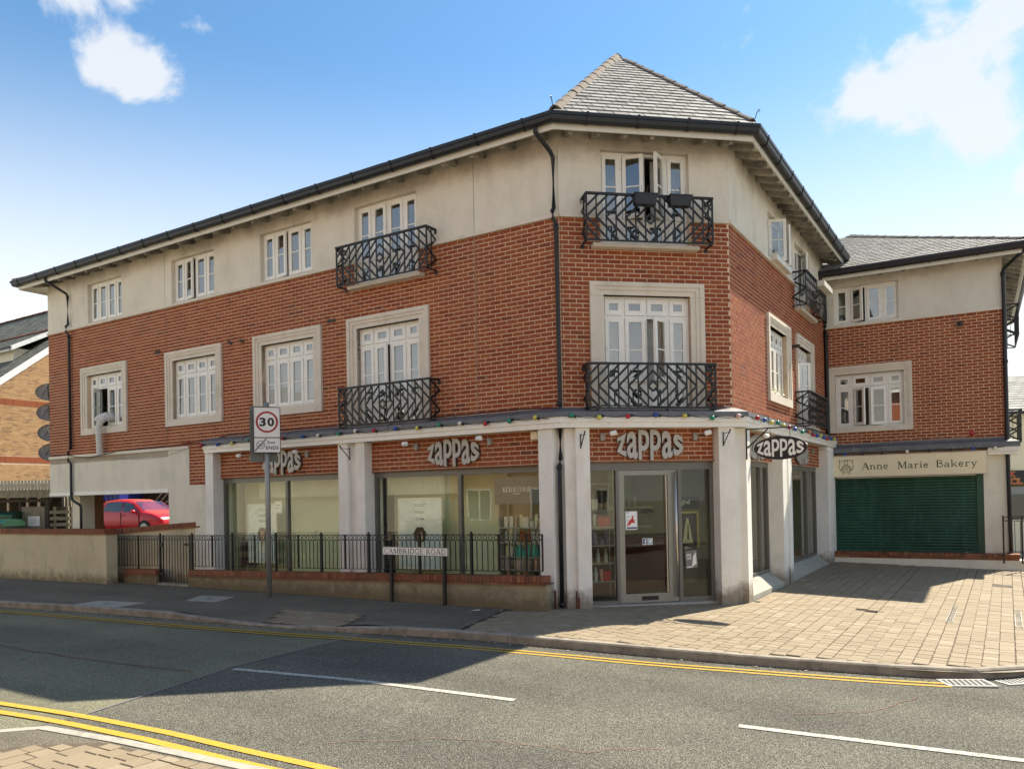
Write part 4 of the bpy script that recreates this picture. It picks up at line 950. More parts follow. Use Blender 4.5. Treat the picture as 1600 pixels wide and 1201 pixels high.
# bakery sign
bs = thing('bakery_sign', 'cream fascia sign reading Anne Marie Bakery above the green shutter', 'sign', FD @ Tr(.11, -.2, 2.19))
FS = FD @ Tr(0, -.2, 0)
part('board', MB().box(.11, 3.57, -.06, .19, 2.185, 2.715), 'cream_sign', bs, FS)
part('board_frame', MB().box(.09, 3.59, -.066, -.052, 2.185, 2.205).box(.09, 3.59, -.066, -.052, 2.70, 2.725).box(.09, .115, -.065, -.052, 2.205, 2.70).box(3.565, 3.59, -.065, -.052, 2.205, 2.70), 'stone_trim', bs, FS)
for wd_, x0_, w_ in (('Anne', .87, .60), ('Marie', 1.68, .68), ('Bakery', 2.52, .86)):
    part('lettering', serif_mb(wd_, x0_, 2.365, w_, .17, -.062, .003, gap=.085, fat=1.15), 'sign_green', bs, FS)
em = MB(); cx_, cz_ = .50, 2.46
out_ = [(-.17, .17), (-.14, .13), (-.08, .15), (0, .17), (.08, .15), (.14, .13), (.17, .17), (.16, .08), (.18, .0), (.14, -.10), (.06, -.155), (-.06, -.155), (-.14, -.10), (-.18, 0), (-.16, .08), (-.17, .17)]
em.tube([(cx_ + a * .95, -.064, cz_ + b) for a, b in out_], .006, 5)
for a in ([(-.05, .10), (-.02, .14), (.03, .14), (.05, .09), (.03, .04), (-.03, .04), (-.05, .10)], [(-.12, -.10), (-.09, -.02), (-.03, .03)], [(.12, -.10), (.10, -.02), (.03, .03)], [(-.10, -.08), (-.05, -.03), (0, -.07), (-.05, -.11), (-.10, -.08)],
          [(.02, -.04), (.08, -.03), (.10, -.08), (.03, -.11), (.02, -.04)], [(-.06, -.17), (-.10, -.20)], [(.06, -.17), (.10, -.20)], [(-.02, .02), (0, -.03), (.02, .02)], [(-.08, .0), (-.05, .02), (-.06, -.02)], [(.06, .02), (.08, -.01), (.06, -.02)]):
    em.tube([(cx_ + p * .95, -.064, cz_ + q_) for p, q_ in a], .006, 5)
part('emblem', em, 'sign_green', bs, FS)

# ================================================================== GROUND (in A's frame: t along, y = -n)
def sheet(mb, poly, zf, cell=.8, m=0):
    xs = [p[0] for p in poly]; ys = [p[1] for p in poly]
    area = sum(poly[i][0] * poly[(i + 1) % len(poly)][1] - poly[(i + 1) % len(poly)][0] * poly[i][1] for i in range(len(poly)))
    if area < 0: poly = poly[::-1]
    # cut the outline into strips along t so that the sheet follows the falls of the ground; outline may be concave
    cuts = sorted({min(xs), max(xs)} | {x for x in [16, 17, 27] if min(xs) < x < max(xs)} | set(xs) | {min(xs) + cell * i for i in range(1, int((max(xs) - min(xs)) / cell) + 1)})
    for a, b in zip(cuts[:-1], cuts[1:]):
        if b - a < 1e-6: continue
        def cross(x):
            r = []
            n = len(poly)
            for i in range(n):
                p, q = poly[i], poly[(i + 1) % n]
                if (p[0] <= x < q[0]) or (q[0] <= x < p[0]): r.append((p[1] + (q[1] - p[1]) * (x - p[0]) / (q[0] - p[0]), i))
            return sorted(r)
        mid = cross((a + b) / 2); e = 1e-7
        for j in range(0, len(mid) - 1, 2):
            def at(k, x): p, q = poly[k], poly[(k + 1) % len(poly)]; return p[1] + (q[1] - p[1]) * (x - p[0]) / (q[0] - p[0])
            y00, y01, y10, y11 = at(mid[j][1], a), at(mid[j + 1][1], a), at(mid[j][1], b), at(mid[j + 1][1], b)
            yc = sorted({0.0} & {0.0}) if (min(y00, y10) < 0 < max(y01, y11)) else []
            n = 1 if abs(y01 - y00) < 3 and not yc else max(2, int(abs(max(y01, y11) - min(y00, y10)) / 1.0))
            for k in range(n):
                u, v = k / n, (k + 1) / n
                P = [(a, y00 + (y01 - y00) * u), (b, y10 + (y11 - y10) * u), (b, y10 + (y11 - y10) * v), (a, y00 + (y01 - y00) * v)]
                mb.add([(x, y, zf(x, y)) for x, y in P], [(0, 1, 2, 3)], m)
    return mb
ROAD = lambda x, y: H(x, y) - .11
KERB = [(-40, -5.6), (-8, -4.5), (2, -4.1), (5.5, -3.75), (7.02, -3.5), (9.27, -3.30), (10.33, -3.22), (11.07, -3.2), (11.59, -3.17), (13.22, -3.0), (14.37, -2.83), (15.35, -2.7), (16.28, -2.57), (17.21, -2.45), (18.14, -2.30), (19.04, -2.15), (19.96, -1.95), (20.6, -1.78), (21.19, -1.62), (21.6, -1.45), (21.95, -1.22), (22.3, -.8), (22.9, .1), (23.6, 1.6), (24.2, 3.5), (24.6, 7), (24.8, 14)]
struct('ground', MB().add([(-300, -300, -.75), (300, -300, -.75), (300, 300, -.75), (-300, 300, -.75)], [(0, 1, 2, 3)]), 'tarmac_yard', FA)
rdm = MB(); sheet(rdm, [(-60, -9.6), (60, -9.6), (60, 14), (-60, 14)], lambda x, y: ROAD(x, y) - .004, 2.0)
road = struct('road', rdm, 'asphalt_old', FA)
struct('road_surface_patch', sheet(MB(), [(14.62, -8.2), (14.69, -7.4), (14.46, -6.45), (14.18, -5.34), (14.10, -4.2), (14.05, -2.88)] + [(k[0], k[1] - .001) for k in KERB if k[0] > 14.1] + [(60, 14), (60, -8.2)], ROAD, 1.0), 'asphalt_new', FA)
def ribbon(pts, wd, zf, off=0):
    mb = MB(); P = []
    for i, (x, y) in enumerate(pts):
        a = pts[max(i - 1, 0)]; b = pts[min(i + 1, len(pts) - 1)]; dx, dy = b[0] - a[0], b[1] - a[1]; l = math.hypot(dx, dy); nx, ny = -dy / l, dx / l
        P.append(((x + nx * (off + wd / 2), y + ny * (off + wd / 2)), (x + nx * (off - wd / 2), y + ny * (off - wd / 2))))
    for (a, b), (c, d) in zip(P[:-1], P[1:]):
        mb.add([(*a, zf(*a)), (*b, zf(*b)), (*d, zf(*d)), (*c, zf(*c))], [(0, 1, 2, 3)])
    return mb
def dens(pts, st=.5):
    o = []
    for a, b in zip(pts[:-1], pts[1:]):
        n = max(1, int(math.hypot(b[0] - a[0], b[1] - a[1]) / st)); o += [(a[0] + (b[0] - a[0]) * i / n, a[1] + (b[1] - a[1]) * i / n) for i in range(n)]
    return o + [pts[-1]]
def smooth(pts, n=3):
    for _ in range(n):
        o = [pts[0]]
        for a, b in zip(pts[:-1], pts[1:]): o += [(a[0] * .75 + b[0] * .25, a[1] * .75 + b[1] * .25), (a[0] * .25 + b[0] * .75, a[1] * .25 + b[1] * .75)]
        pts = o + [pts[-1]]
    return pts
PZ = lambda x, y: ROAD(x, y) + .006
KS = smooth(KERB, 2)
YL = [(-40, -5.95), (-8, -4.85), (2, -4.45), (5.9, -4.03), (9.49, -3.72), (12.38, -3.50), (14.09, -3.25), (15.66, -3.11), (17.39, -2.78), (18.22, -2.66), (19.29, -2.40), (20.24, -2.17), (20.9, -1.98), (21.42, -1.80)]
struct('yellow_line', ribbon(dens(smooth(YL, 2)), .06, PZ), 'yellow_paint', FA); struct('yellow_line', ribbon(dens(smooth(YL, 2)), .06, PZ, -.135), 'yellow_paint', FA)
YL2 = [(22.0, -1.35), (22.3, -1.0), (22.7, -.3), (23.3, 1)]
NL = [(6, -7.95), (10.5, -7.9), (13.5, -7.6), (14.67, -7.46), (15.82, -7.41), (16.8, -7.36), (17.6, -7.29), (21, -7.1), (30, -6.9)]
struct('yellow_line', ribbon(dens(smooth(NL, 2)), .09, PZ), 'yellow_paint', FA); struct('yellow_line', ribbon(dens(smooth(NL, 2)), .09, PZ, -.21), 'yellow_paint', FA)
struct('lane_marking', ribbon(dens([(14.3, -5.44), (17.85, -4.93)]), .095, PZ), 'road_white', FA); struct('lane_marking', ribbon(dens([(19.95, -4.55), (23.6, -3.98)]), .095, PZ), 'road_white', FA)
def crack(pts, wd, lab='seam', amp=.02):
    d = dens(pts, .12); q = [(x + R(-amp, amp), y + R(-amp, amp)) for x, y in d]
    return ribbon(q, wd, lambda x, y: ROAD(x, y) + .0075)
struct('road_seam', crack([(3.5, -5.75), (8.5, -5.9), (10.9, -5.95), (12.4, -5.9), (14.0, -5.75)], .022), 'joint_filler', FA)
struct('road_seam', crack([(14.69, -7.4), (14.46, -6.45), (14.18, -5.34), (14.10, -4.2), (14.05, -3.1)], .03, amp=.006), 'print_grey', FA)
struct('road_crack', crack([(17.2, -6.9), (17.9, -6.3), (18.3, -6.1), (19.1, -5.9), (19.6, -5.5)], .008, amp=.03), 'joint_filler', FA)
struct('road_crack', crack([(20.3, -3.9), (20.9, -3.4), (21.2, -2.6)], .008, amp=.03), 'joint_filler', FA)
# kerb stones
kz = lambda x: .0 if not (10.2 < x < 13.9) else -.075 * min(1, (x - 10.2) / .8, (13.9 - x) / .8)   # dropped kerb
kb = struct('kerb', ribbon([(p[0], p[1] + .07) for p in KS], .13, lambda x, y: H(x, y) + kz(x) - .03), 'kerb_stone', FA)
kp = dens(KS, .05); L_ = 0; seg = [kp[0]]; stones = []
for a, b in zip(kp[:-1], kp[1:]):
    L_ += math.hypot(b[0] - a[0], b[1] - a[1]); seg.append(b)
    if L_ > .9: stones.append((seg[0], seg[-1])); seg = [b]; L_ = 0
for a, b in stones:
    if b[0] < -6: continue
    dx, dy = b[0] - a[0], b[1] - a[1]; l = math.hypot(dx, dy); za, zb = H(a[0], a[1]) + kz(a[0]), H(b[0], b[1]) + kz(b[0])
    me = cached(('kerb_stone', round(l, 1)), lambda: MB().prism([(0, -.2), (0, -.018), (.018, 0), (.125, .0), (.125, -.2)], .004, round(l, 1) + .045 - .004, f=lambda y, z, h: (h, y, z)), 'kerb_stone')
    place('kerb_stone', me, kb, FA @ Tr(a[0], a[1], za + R(-.002, .003)) @ Rz(math.degrees(math.atan2(dy, dx))) @ Ry(-math.degrees(math.atan2(zb - za, l))))
# footway and forecourt base
INN = [(p[0], p[1] + .12) for p in KS]
fwp = [p for p in INN if p[0] < 15.5]
struct('footway', sheet(MB(), fwp + [(15.47, -2.55), (15.01, -.70), (15.0, .3), (-40, .3)], lambda x, y: H(x, y) + kz(x) * max(0, min(1, (-1.9 - y) / 1.2)) - .002, .4), 'footway', FA)
FC0 = [p for p in INN if p[0] > 15.4]
struct('forecourt', sheet(MB(), [(15.47, -2.5), (15.01, -.70), (15.0, .3), (15.6, 12.5)] + [(24.8, 12.5)] + FC0[::-1][1:], lambda x, y: H(x, y) - .016, .5), 'joint_sand', FA)
fore = bpy.data.objects['forecourt']
def inpoly(x, y, poly):
    c = False
    for i in range(len(poly)):
        (x1, y1), (x2, y2) = poly[i], poly[(i + 1) % len(poly)]
        if (y1 > y) != (y2 > y) and x < (x2 - x1) * (y - y1) / (y2 - y1) + x1: c = not c
    return c
wl2 = lambda F, x, e: tuple((FAi @ (F @ Vector((x, -e, 0)))).to_2d())
FORE = FC0 + [(24.8, 12.4), wl2(FD, LD + 3, .44), wl2(FD, -.1, .44), wl2(FC, LC, .2), wl2(FC, 3.4, .2), wl2(FC, 2.6, .22), wl2(FC, .2, .22), wl2(FB, 2.6, .0), wl2(FB, .4, -.0), (15.7, -.2), (15.02, -.68), (15.47, -2.5)]
HOLES = []
def pavers(region, xa, xb, ya, yb, zf, par, cw=.168, hook=None, wob=.0, nsingle=290, holes=()):
    lst = []; x = xa; ci = 0
    while x < xb:
        y = ya + R(-.1, 0); ci += 1; wv = 0
        while y < yb:
            ln = random.choice((.105, .13, .165, .165, .205, .23)); cx_, cy_ = x + cw / 2, y + ln / 2
            if all(inpoly(px, py, region) for px, py in ((x + .015, y + .02), (x + cw - .015, y + .02), (x + cw - .015, y + ln - .02), (x + .015, y + ln - .02))) and not any(h[0] < cx_ < h[1] and h[2] < cy_ < h[3] for h in holes):
                lst.append((x, y, ln))
            elif inpoly(cx_, cy_, region) and not any(h[0] < cx_ < h[1] and h[2] < cy_ < h[3] for h in holes):
                pc = clip_ok(x, y, cw, ln, region)
                if pc: lst.append((pc[0], pc[1], pc[3], pc[2]))
            y += ln
        x += cw + R(-.006, .006)
    def key(q): p = FA @ Vector((q[0], q[1], 0)); return (p - CAMP).length / (q[2] ** .5)
    vis = []
    for q in lst:
        p = FA @ Vector((q[0], q[1], 0)); vis.append(p.y > 2 and abs(p.x / p.y) < .66)
    order = sorted([i for i in range(len(lst)) if len(lst[i]) == 3 and vis[i]], key=lambda i: key(lst[i])); single = set(order[:nsingle]); mb = MB()
    for i, q in enumerate(lst):
        w_ = q[3] if len(q) == 4 else cw; x, y, ln = q[:3]; g = .0045; zc = zf(x + w_ / 2, y + ln / 2) + R(-.002, .002)
        sx = zf(x + w_, y) - zf(x, y); sy = zf(x, y + ln) - zf(x, y)
        if i in single:
            a = math.degrees(math.atan2(-sx, w_)); b = math.degrees(math.atan2(sy, ln))
            me = cached(('paver', round(ln, 3), w_), lambda: MB().add([(-w_ / 2 + g, -ln / 2 + g, -.006), (w_ / 2 - g, -ln / 2 + g, -.006), (w_ / 2 - g, ln / 2 - g, -.006), (-w_ / 2 + g, ln / 2 - g, -.006)] + [(sx_ * (w_ / 2 - g - .006), sy_ * (ln / 2 - g - .006), 0) for sx_, sy_ in ((-1, -1), (1, -1), (1, 1), (-1, 1))] + [(sx_ * (w_ / 2 - g), sy_ * (ln / 2 - g), -.04) for sx_, sy_ in ((-1, -1), (1, -1), (1, 1), (-1, 1))],
                [(4, 5, 6, 7), (0, 1, 5, 4), (1, 2, 6, 5), (2, 3, 7, 6), (3, 0, 4, 7), (8, 9, 1, 0), (9, 10, 2, 1), (10, 11, 3, 2), (11, 8, 0, 3)]), 'paver')
            place('paver', me, par, FA @ Tr(x + w_ / 2, y + ln / 2, zc) @ Ry(a) @ Rx(b) @ Rz(R(-.8, .8)))
        else:
            j = [R(-.002, .002) for _ in range(4)]; z4 = [zc + (-sx if k in (0, 3) else sx) / 2 + (-sy if k in (0, 1) else sy) / 2 for k in range(4)]
            X = (x + g + j[0], x + w_ - g + j[1], x + w_ - g + j[2], x + g + j[3]); Y = (y + g, y + g, y + ln - g, y + ln - g)
            mb.add([(X[k], Y[k], z4[k]) for k in range(4)] + [(X[k], Y[k], z4[k] - .03) for k in range(4)], [(0, 1, 2, 3), (0, 4, 5, 1), (1, 5, 6, 2), (2, 6, 7, 3), (3, 7, 4, 0)], 0, R(.01, .99))
    if mb.v: part('paving', mb, 'paver', par, FA, kind='stuff')
def clip_ok(x, y, cw, ln, region):
    for k in range(1, 8):
        s = ln * (1 - k / 8)
        for y0 in (y, y + ln - s):
            if s > .04 and all(inpoly(px, py, region) for px, py in ((x + .01, y0 + .01), (x + cw - .01, y0 + .01), (x + cw - .01, y0 + s - .01), (x + .01, y0 + s - .01))): return (x, y0, cw, s)
    for k in range(1, 8):
        s = cw * (1 - k / 8)
        for x0 in (x, x + cw - s):
            if s > .04 and all(inpoly(px, py, region) for px, py in ((x0 + .01, y + .01), (x0 + s - .01, y + .01), (x0 + s - .01, y + ln - .01), (x0 + .01, y + ln - .01))): return (x0, y, s, ln)
    return None
HOL = [(19.57, 20.32, 2.20, 2.30), (18.1, 18.42, 5.50, 5.78), (21.70, 22.05, 6.6, 7.0)]
pavers(FORE, 15.0, 24.8, -2.8, 12.4, lambda x, y: H(x, y), fore, holes=HOL)
# drains and covers
def cover(name, x0, x1, y0, y1, mat, par=None, z=.003, key=True, lip=True):
    zc = H((x0 + x1) / 2, (y0 + y1) / 2); mb = MB().box(x0, x1, y0, y1, zc - .04, zc + z)
    return mb
sd_ = cover('drain', 19.60, 20.30, 2.22, 2.28, 'x', z=-.004)
tagged('slot_drain', sd_, 'black_iron', 'narrow dark slot drain let into the block paving', 'drain', FA)
mc = thing('manhole_cover', 'paver-filled manhole cover outlined by its metal edges in the block paving', 'manhole cover', FA @ Tr(21.6, 2.7, 0))
for a, b, c, d in ((21.22, 21.255, 1.75, 3.55), (22.09, 22.125, 1.8, 3.75)):
    mb = MB()
    for i in range(18): y = c + (d - c) * i / 18; mb.box(a - .02, b + .02, y + .02, y + .035, H(a, y) - .02, H(a, y) + .005)
    for q in (a - .025, b + .02): mb.box(q, q + .006, c, d, H(a, c) - .03, H(a, (c + d) / 2) + .006)
    part('cover_edge', mb, 'galv', mc, FA, kind='stuff')
tagged('inspection_cover', cover('c', 18.12, 18.40, 5.52, 5.76, 'x'), 'galv', 'small pale square cover in the paving beside the white pilaster', 'cover', FA)
tagged('inspection_cover', cover('c', 21.72, 22.04, 6.62, 6.98, 'x', z=.002), 'dark_timber', 'small dark cover far back in the sunlit paving', 'cover', FA)
def cover2(quad, label):
    t = thing('footway_cover', label, 'cover', FA @ Tr(quad[0][0], quad[0][1], 0))
    mb = MB().prism(quad, -.05, .004); part('slab', mb, 'concrete', t, FA)
    cx_ = sum(q[0] for q in quad) / 4; cy_ = sum(q[1] for q in quad) / 4
    part('keyhole', MB().box(cx_ - .08, cx_ + .08, cy_ - .03, cy_ + .02, .0035, .0065), 'print_black', t, FA)
cover2([(7.20, -3.38), (8.42, -3.36), (8.32, -2.66), (7.13, -2.84)][::1], 'larger pale concrete cover in the asphalt footway near the kerb')
cover2([(8.75, -2.12), (9.52, -2.04), (9.2, -1.34), (8.35, -1.48)], 'smaller pale concrete cover in the footway close to the gate')
# patch of block paving in the footway at the dropped kerb
pq = [(11.95, -3.02), (13.62, -2.92), (13.24, -2.02), (11.42, -2.14)]
DIP = lambda x, y: H(x, y) + kz(x) * max(0, min(1, (-1.9 - y) / 1.2))
pbs = struct('paving_patch', sheet(MB(), pq, lambda x, y: DIP(x, y) + .003, .2), 'joint_sand', FA)
pavers(pq, 11.3, 13.8, -3.1, -1.9, lambda x, y: DIP(x, y) + .008, pbs, cw=.2)
for i, (x0, x1, lab) in enumerate(((21.44, 21.86, 'iron gully grate at the kerb with the yellow line ending at it'), (21.98, 22.40, 'second iron gully grate further round the kerb at the right'))):
    M_ = FA @ Tr(x0, -1.93 + i * .42, ROAD(x0, -1.7)) @ Rz(26 + i * 14); t = thing('gully_grate', lab, 'drain', M_)
    part('frame', MB().box(0, .50, 0, .03, -.03, .010).box(0, .50, .30, .33, -.03, .010).box(0, .03, .03, .30, -.03, .0095).box(.47, .50, .03, .30, -.03, .0095), 'galv', t, M_)
    part('pit', MB().box(.031, .469, .031, .299, -.03, .0075), 'print_black', t, M_)
    me = cached(('grate_bar', 1), lambda: MB().prism([(0, 0), (.015, 0), (.055, .26), (.040, .26)], .0, .011), 'galv')
    for k in range(7): place('grate_bar', me, t, M_ @ Tr(.035 + .056 * k, .035, .0))
# near pavement
NK = [(12.2, -11.5), (14.0, -9.3), (14.97, -8.28), (15.22, -8.02), (16.37, -7.94), (17.25, -7.90), (19, -7.8), (40, -7.4)]
struct('near_footway', sheet(MB(), NK + [(40, -14), (10, -14)], lambda x, y: .0, 2), 'footway', FA)
nf = bpy.data.objects['near_footway']
kn = dens(NK, .05); seg = [kn[0]]; L_ = 0
knb = struct('near_kerb', ribbon([(p[0], p[1]) for p in NK], .12, lambda x, y: -.02), 'kerb_stone', FA)
for a, b in zip(kn[:-1], kn[1:]):
    L_ += math.hypot(b[0] - a[0], b[1] - a[1]); seg.append(b)
    if L_ > .9:
        a0, b0 = seg[0], seg[-1]; dx, dy = b0[0] - a0[0], b0[1] - a0[1]; l = math.hypot(dx, dy)
        if a0[0] < 24: place('kerb_stone', cached(('kerb_stone_near', round(l, 1)), lambda: MB().prism([(.06, -.2), (.06, -.015), (.045, .006), (-.05, .006), (-.05, -.2)][::-1], .004, round(l, 1) + .04, f=lambda y, z, h: (h, y, z)), 'concrete'), knb, FA @ Tr(a0[0], a0[1], R(-.002, .002)) @ Rz(math.degrees(math.atan2(dy, dx))))
        seg = [b]; L_ = 0
NR = [(15.55, -8.42), (16.0, -8.06), (17.25, -7.98), (19, -7.88), (19, -10), (14.8, -10), (15.3, -8.9)]
nb_ = struct('near_paving_bed', MB().prism(NR[::-1], -.05, .002), 'joint_sand', FA)
pavers(NR, 14.8, 19, -10, -7.8, lambda x, y: .008, nb_, nsingle=200)
# bits of litter and grit along the kerb and wall
lt = MB()
for _ in range(90):
    x = R(5, 21); q = rnd()
    y = (-.62 - R(0, .5)) if q < .35 and x < 15.5 else None
    if y is None:
        i = min(range(len(KS)), key=lambda i: abs(KS[i][0] - x)); y = KS[i][1] - R(.0, .16); z = ROAD(x, y)
    else: z = H(x, y)
    s = R(.006, .022); lt.box(-s, s, -s * .6, s * .6, 0, s * .4, T=Tr(x, y, z + .001) @ Rz(R(0, 180)))
struct('litter', lt, 'concrete', FA, kind='stuff')
dm = MB()
for _ in range(1400):
    x = R(14, 22) if rnd() < .7 else R(2, 14); i = min(range(len(KS)), key=lambda i: abs(KS[i][0] - x)); y = KS[i][1] - abs(random.gauss(0, .06)) - .004; z = ROAD(x, y)
    s = R(.003, .011); dm.box(-s, s, -s * .7, s * .7, 0, s * .7, T=Tr(x, y, z) @ Rz(R(0, 180)))
for _ in range(900):
    x = R(-1, 15.7); y = -.56 - abs(random.gauss(0, .05)) - (0.45 * max(0, (4 - x) / 4) if x < 4 else 0); s = R(.003, .012)
    dm.box(-s, s, -s * .7, s * .7, 0, s * .8, T=Tr(x, y, H(x, y)) @ Rz(R(0, 180)))
struct('gutter_grit', dm, 'dirt', FA, kind='stuff')
tagged('paper_scrap', MB().add([(0, 0, .004), (.13, .02, .012), (.12, .08, .02), (.01, .06, .006), (.0, .0, .001), (.13, .02, .009), (.12, .08, .017), (.01, .06, .003)], [(0, 1, 2, 3), (7, 6, 5, 4), (0, 4, 5, 1), (1, 5, 6, 2), (2, 6, 7, 3), (3, 7, 4, 0)]), 'sign_white', 'scrap of white paper on the footway right of the street name sign', 'litter', FA @ Tr(14.55, -.95, 0))

# ================================================================== RETAINING WALL, LOW WALL, RAILING, GATE
rw = thing('retaining_wall', 'high cream rendered yard wall with brick-on-edge coping at the left', 'wall', FA @ Tr(2, -.9, 0))
WP = [(-9, -1.62), (4.15, -.93), (4.02, -.70)]
mb = MB(); mb.prism([(-9, -1.62), (4.15, -.93), (4.15, -.66), (-9, -1.35)], -.1, 1.15); part('rendered_wall', mb, 'old_render', rw, FA)
RW = lambda f: (3.62 + 2.70 * f, -.40 + .40 * f, 1.135 + .16 * f)      # return wall: climbs back to the building behind the railing
a_, b_ = RW(0), RW(1); mb = MB(); mb.add([(a_[0], a_[1], -.1), (b_[0], b_[1], -.1), (b_[0], b_[1] + .22, -.1), (a_[0], a_[1] + .22, -.1), (a_[0], a_[1], a_[2]), (b_[0], b_[1], b_[2]), (b_[0], b_[1] + .22, b_[2]), (a_[0], a_[1] + .22, a_[2])], [(0, 3, 2, 1), (4, 5, 6, 7), (0, 1, 5, 4), (1, 2, 6, 5), (2, 3, 7, 6), (3, 0, 4, 7)])
part('return_wall', mb, 'old_render', rw, FA)
mb = MB(); mb.add([(a_[0], a_[1] - .03, a_[2] + .001), (b_[0] + .04, b_[1] - .03, b_[2] + .001), (b_[0] + .04, b_[1] + .25, b_[2] + .001), (a_[0], a_[1] + .25, a_[2] + .001), (a_[0], a_[1] - .03, a_[2] + .03), (b_[0] + .04, b_[1] - .03, b_[2] + .03), (b_[0] + .04, b_[1] + .25, b_[2] + .03), (a_[0], a_[1] + .25, a_[2] + .03)], [(0, 3, 2, 1), (4, 5, 6, 7), (0, 1, 5, 4), (1, 2, 6, 5), (2, 3, 7, 6), (3, 0, 4, 7)])
part('tile_course', mb, 'coping_brick', rw, FA)
ang = math.degrees(math.atan2(.69, 13.15))
part('tile_course', MB().prism([(-9, -1.66), (4.18, -.965), (4.18, -.62), (-9, -1.31)], 1.15, 1.185), 'coping_brick', rw, FA)
me = cached(('coping_brick', 1), lambda: MB().box(.004, .071, 0, .30, 0, .092), 'coping_brick')
for i in range(175):
    x = -9 + .075 * i * math.cos(math.radians(ang)); y = -1.64 + .075 * i * math.sin(math.radians(ang)); place('coping_brick', me, rw, FA @ Tr(x, y, 1.186 + R(-.003, .003)) @ Rz(ang))
a2 = math.degrees(math.atan2(.40, 2.70)); me3 = cached(('coping_brick', 3), lambda: MB().box(.004, .071, -.005, .235, 0, .095), 'coping_brick')
for i in range(36):
    x, y, z = RW(i / 36); place('coping_brick', me3, rw, FA @ Tr(x, y, z + .031 + R(-.003, .003)) @ Rz(a2) @ Ry(-3.4))
def lowwall(x0, x1, z0a, z0b, label):
    """dwarf wall: render plinth, tile creasing, bricks on edge; its top climbs with x"""
    zt = lambda x: .31 + (.56 - .31) * (x - 3.6) / 12.1
    t = thing('low_wall', label, 'wall', FA @ Tr((x0 + x1) / 2, -.45, 0))
    mb = MB(); mb.add([(x0, -.53, -.1), (x1, -.53, -.1), (x1, -.36, -.1), (x0, -.36, -.1), (x0, -.53, zt(x0) - .14), (x1, -.53, zt(x1) - .14), (x1, -.36, zt(x1) - .14), (x0, -.36, zt(x0) - .14)], [(0, 3, 2, 1), (4, 5, 6, 7), (0, 1, 5, 4), (1, 2, 6, 5), (2, 3, 7, 6), (3, 0, 4, 7)])
    part('plinth', mb, 'plinth_render', t, FA)
    me = cached(('creasing_tile', 1), lambda: MB().box(.002, .262, -.02, .24, 0, .022), 'coping_brick'); me2 = cached(('coping_brick', 2), lambda: MB().box(.004, .071, .0, .215, 0, .108), 'coping_brick')
    sl = -math.degrees(math.atan2(.25, 12.1)); n = int((x1 - x0 + .05) / .265)
    for i in range(n + 1):
        x = min(x0 - .02 + .265 * i, x1 - .24); place('creasing_tile', me, t, FA @ Tr(x, -.56, zt(x) - .139 + R(-.001, .001)) @ Ry(sl))
    n = int((x1 - x0) / .075)
    for i in range(n): x = x0 + .075 * i; place('coping_brick', me2, t, FA @ Tr(x, -.535, zt(x) - .112 + R(-.003, .003)) @ Ry(sl))
    return t
lowwall(4.18, 5.46, 0, 0, 'short brick-topped low wall between the yard wall and the iron gate')
lowwall(6.62, 15.72, 0, 0, 'long low wall with brick-on-edge coping under the railing before the shop windows')
rail = thing('iron_railing', 'black iron railing with a row of rings along the low wall before the salon windows', 'railing', FA @ Tr(11, -.45, .4))
rtop = lambda x: 1.105 + (1.235 - 1.105) * (x - 3.6) / 12.05
rbot = lambda x: .39 + (.635 - .39) * (x - 3.6) / 12.05
def railing(par, x0, x1, posts, thick, y=-.45, zb=None, pitch=.108):
    sl = math.degrees(math.atan2(rtop(x1) - rtop(x0), x1 - x0)); q = MB()
    def rl(zf, h=.012, w_=.016):
        return MB().add([(x0, y - w_ / 2, zf(x0) - h), (x1, y - w_ / 2, zf(x1) - h), (x1, y + w_ / 2, zf(x1) - h), (x0, y + w_ / 2, zf(x0) - h), (x0, y - w_ / 2, zf(x0)), (x1, y - w_ / 2, zf(x1)), (x1, y + w_ / 2, zf(x1)), (x0, y + w_ / 2, zf(x0))], [(0, 3, 2, 1), (4, 5, 6, 7), (0, 1, 5, 4), (1, 2, 6, 5), (2, 3, 7, 6), (3, 0, 4, 7)])
    bot = zb or rbot
    part('rail', rl(rtop), 'black_iron', par, FA); part('rail', rl(lambda x: rtop(x) - .098), 'black_iron', par, FA); part('rail', rl(bot), 'black_iron', par, FA)
    ps = sorted([x0] + posts + [x1])
    ring = cached(('ring', 1), lambda: ringmb(), 'black_iron')
    for a, b in zip(ps[:-1], ps[1:]):
        n = max(1, int(round((b - a) / pitch)))
        for i in range(n):
            x = a + (b - a) * (i + .5) / n; place('ring', ring, par, FA @ Tr(x, y, rtop(x) - .055))
            if i: xb = a + (b - a) * i / n; hh = round(rtop(xb) - .1 - bot(xb), 2); place('bar', bar_mesh(hh, .0125, .0125), par, FA @ Tr(xb, y, bot(xb)))
def ringmb():
    mb = MB(); n = 14; r0, r1 = .034, .043; vs = []
    for k in range(n):
        a = 2 * math.pi * k / n; c, s = math.cos(a), math.sin(a)
        vs += [(r0 * c, -.005, r0 * s), (r1 * c, -.005, r1 * s), (r1 * c, .005, r1 * s), (r0 * c, .005, r0 * s)]
    fs = []
    for k in range(n):
        b, c = 4 * k, 4 * ((k + 1) % n)
        for i in range(4): fs.append((b + i, b + (i + 1) % 4, c + (i + 1) % 4, c + i))
    return mb.add(vs, fs)
PT = [7.35, 8.01, 8.72, 9.36, 10.01, 10.65, 11.28, 11.88, 12.49, 13.09, 13.66, 14.22, 14.78, 15.32]
railing(rail, 6.66, 15.62, PT, None); railing(rail, 3.66, 5.50, [4.66], None)
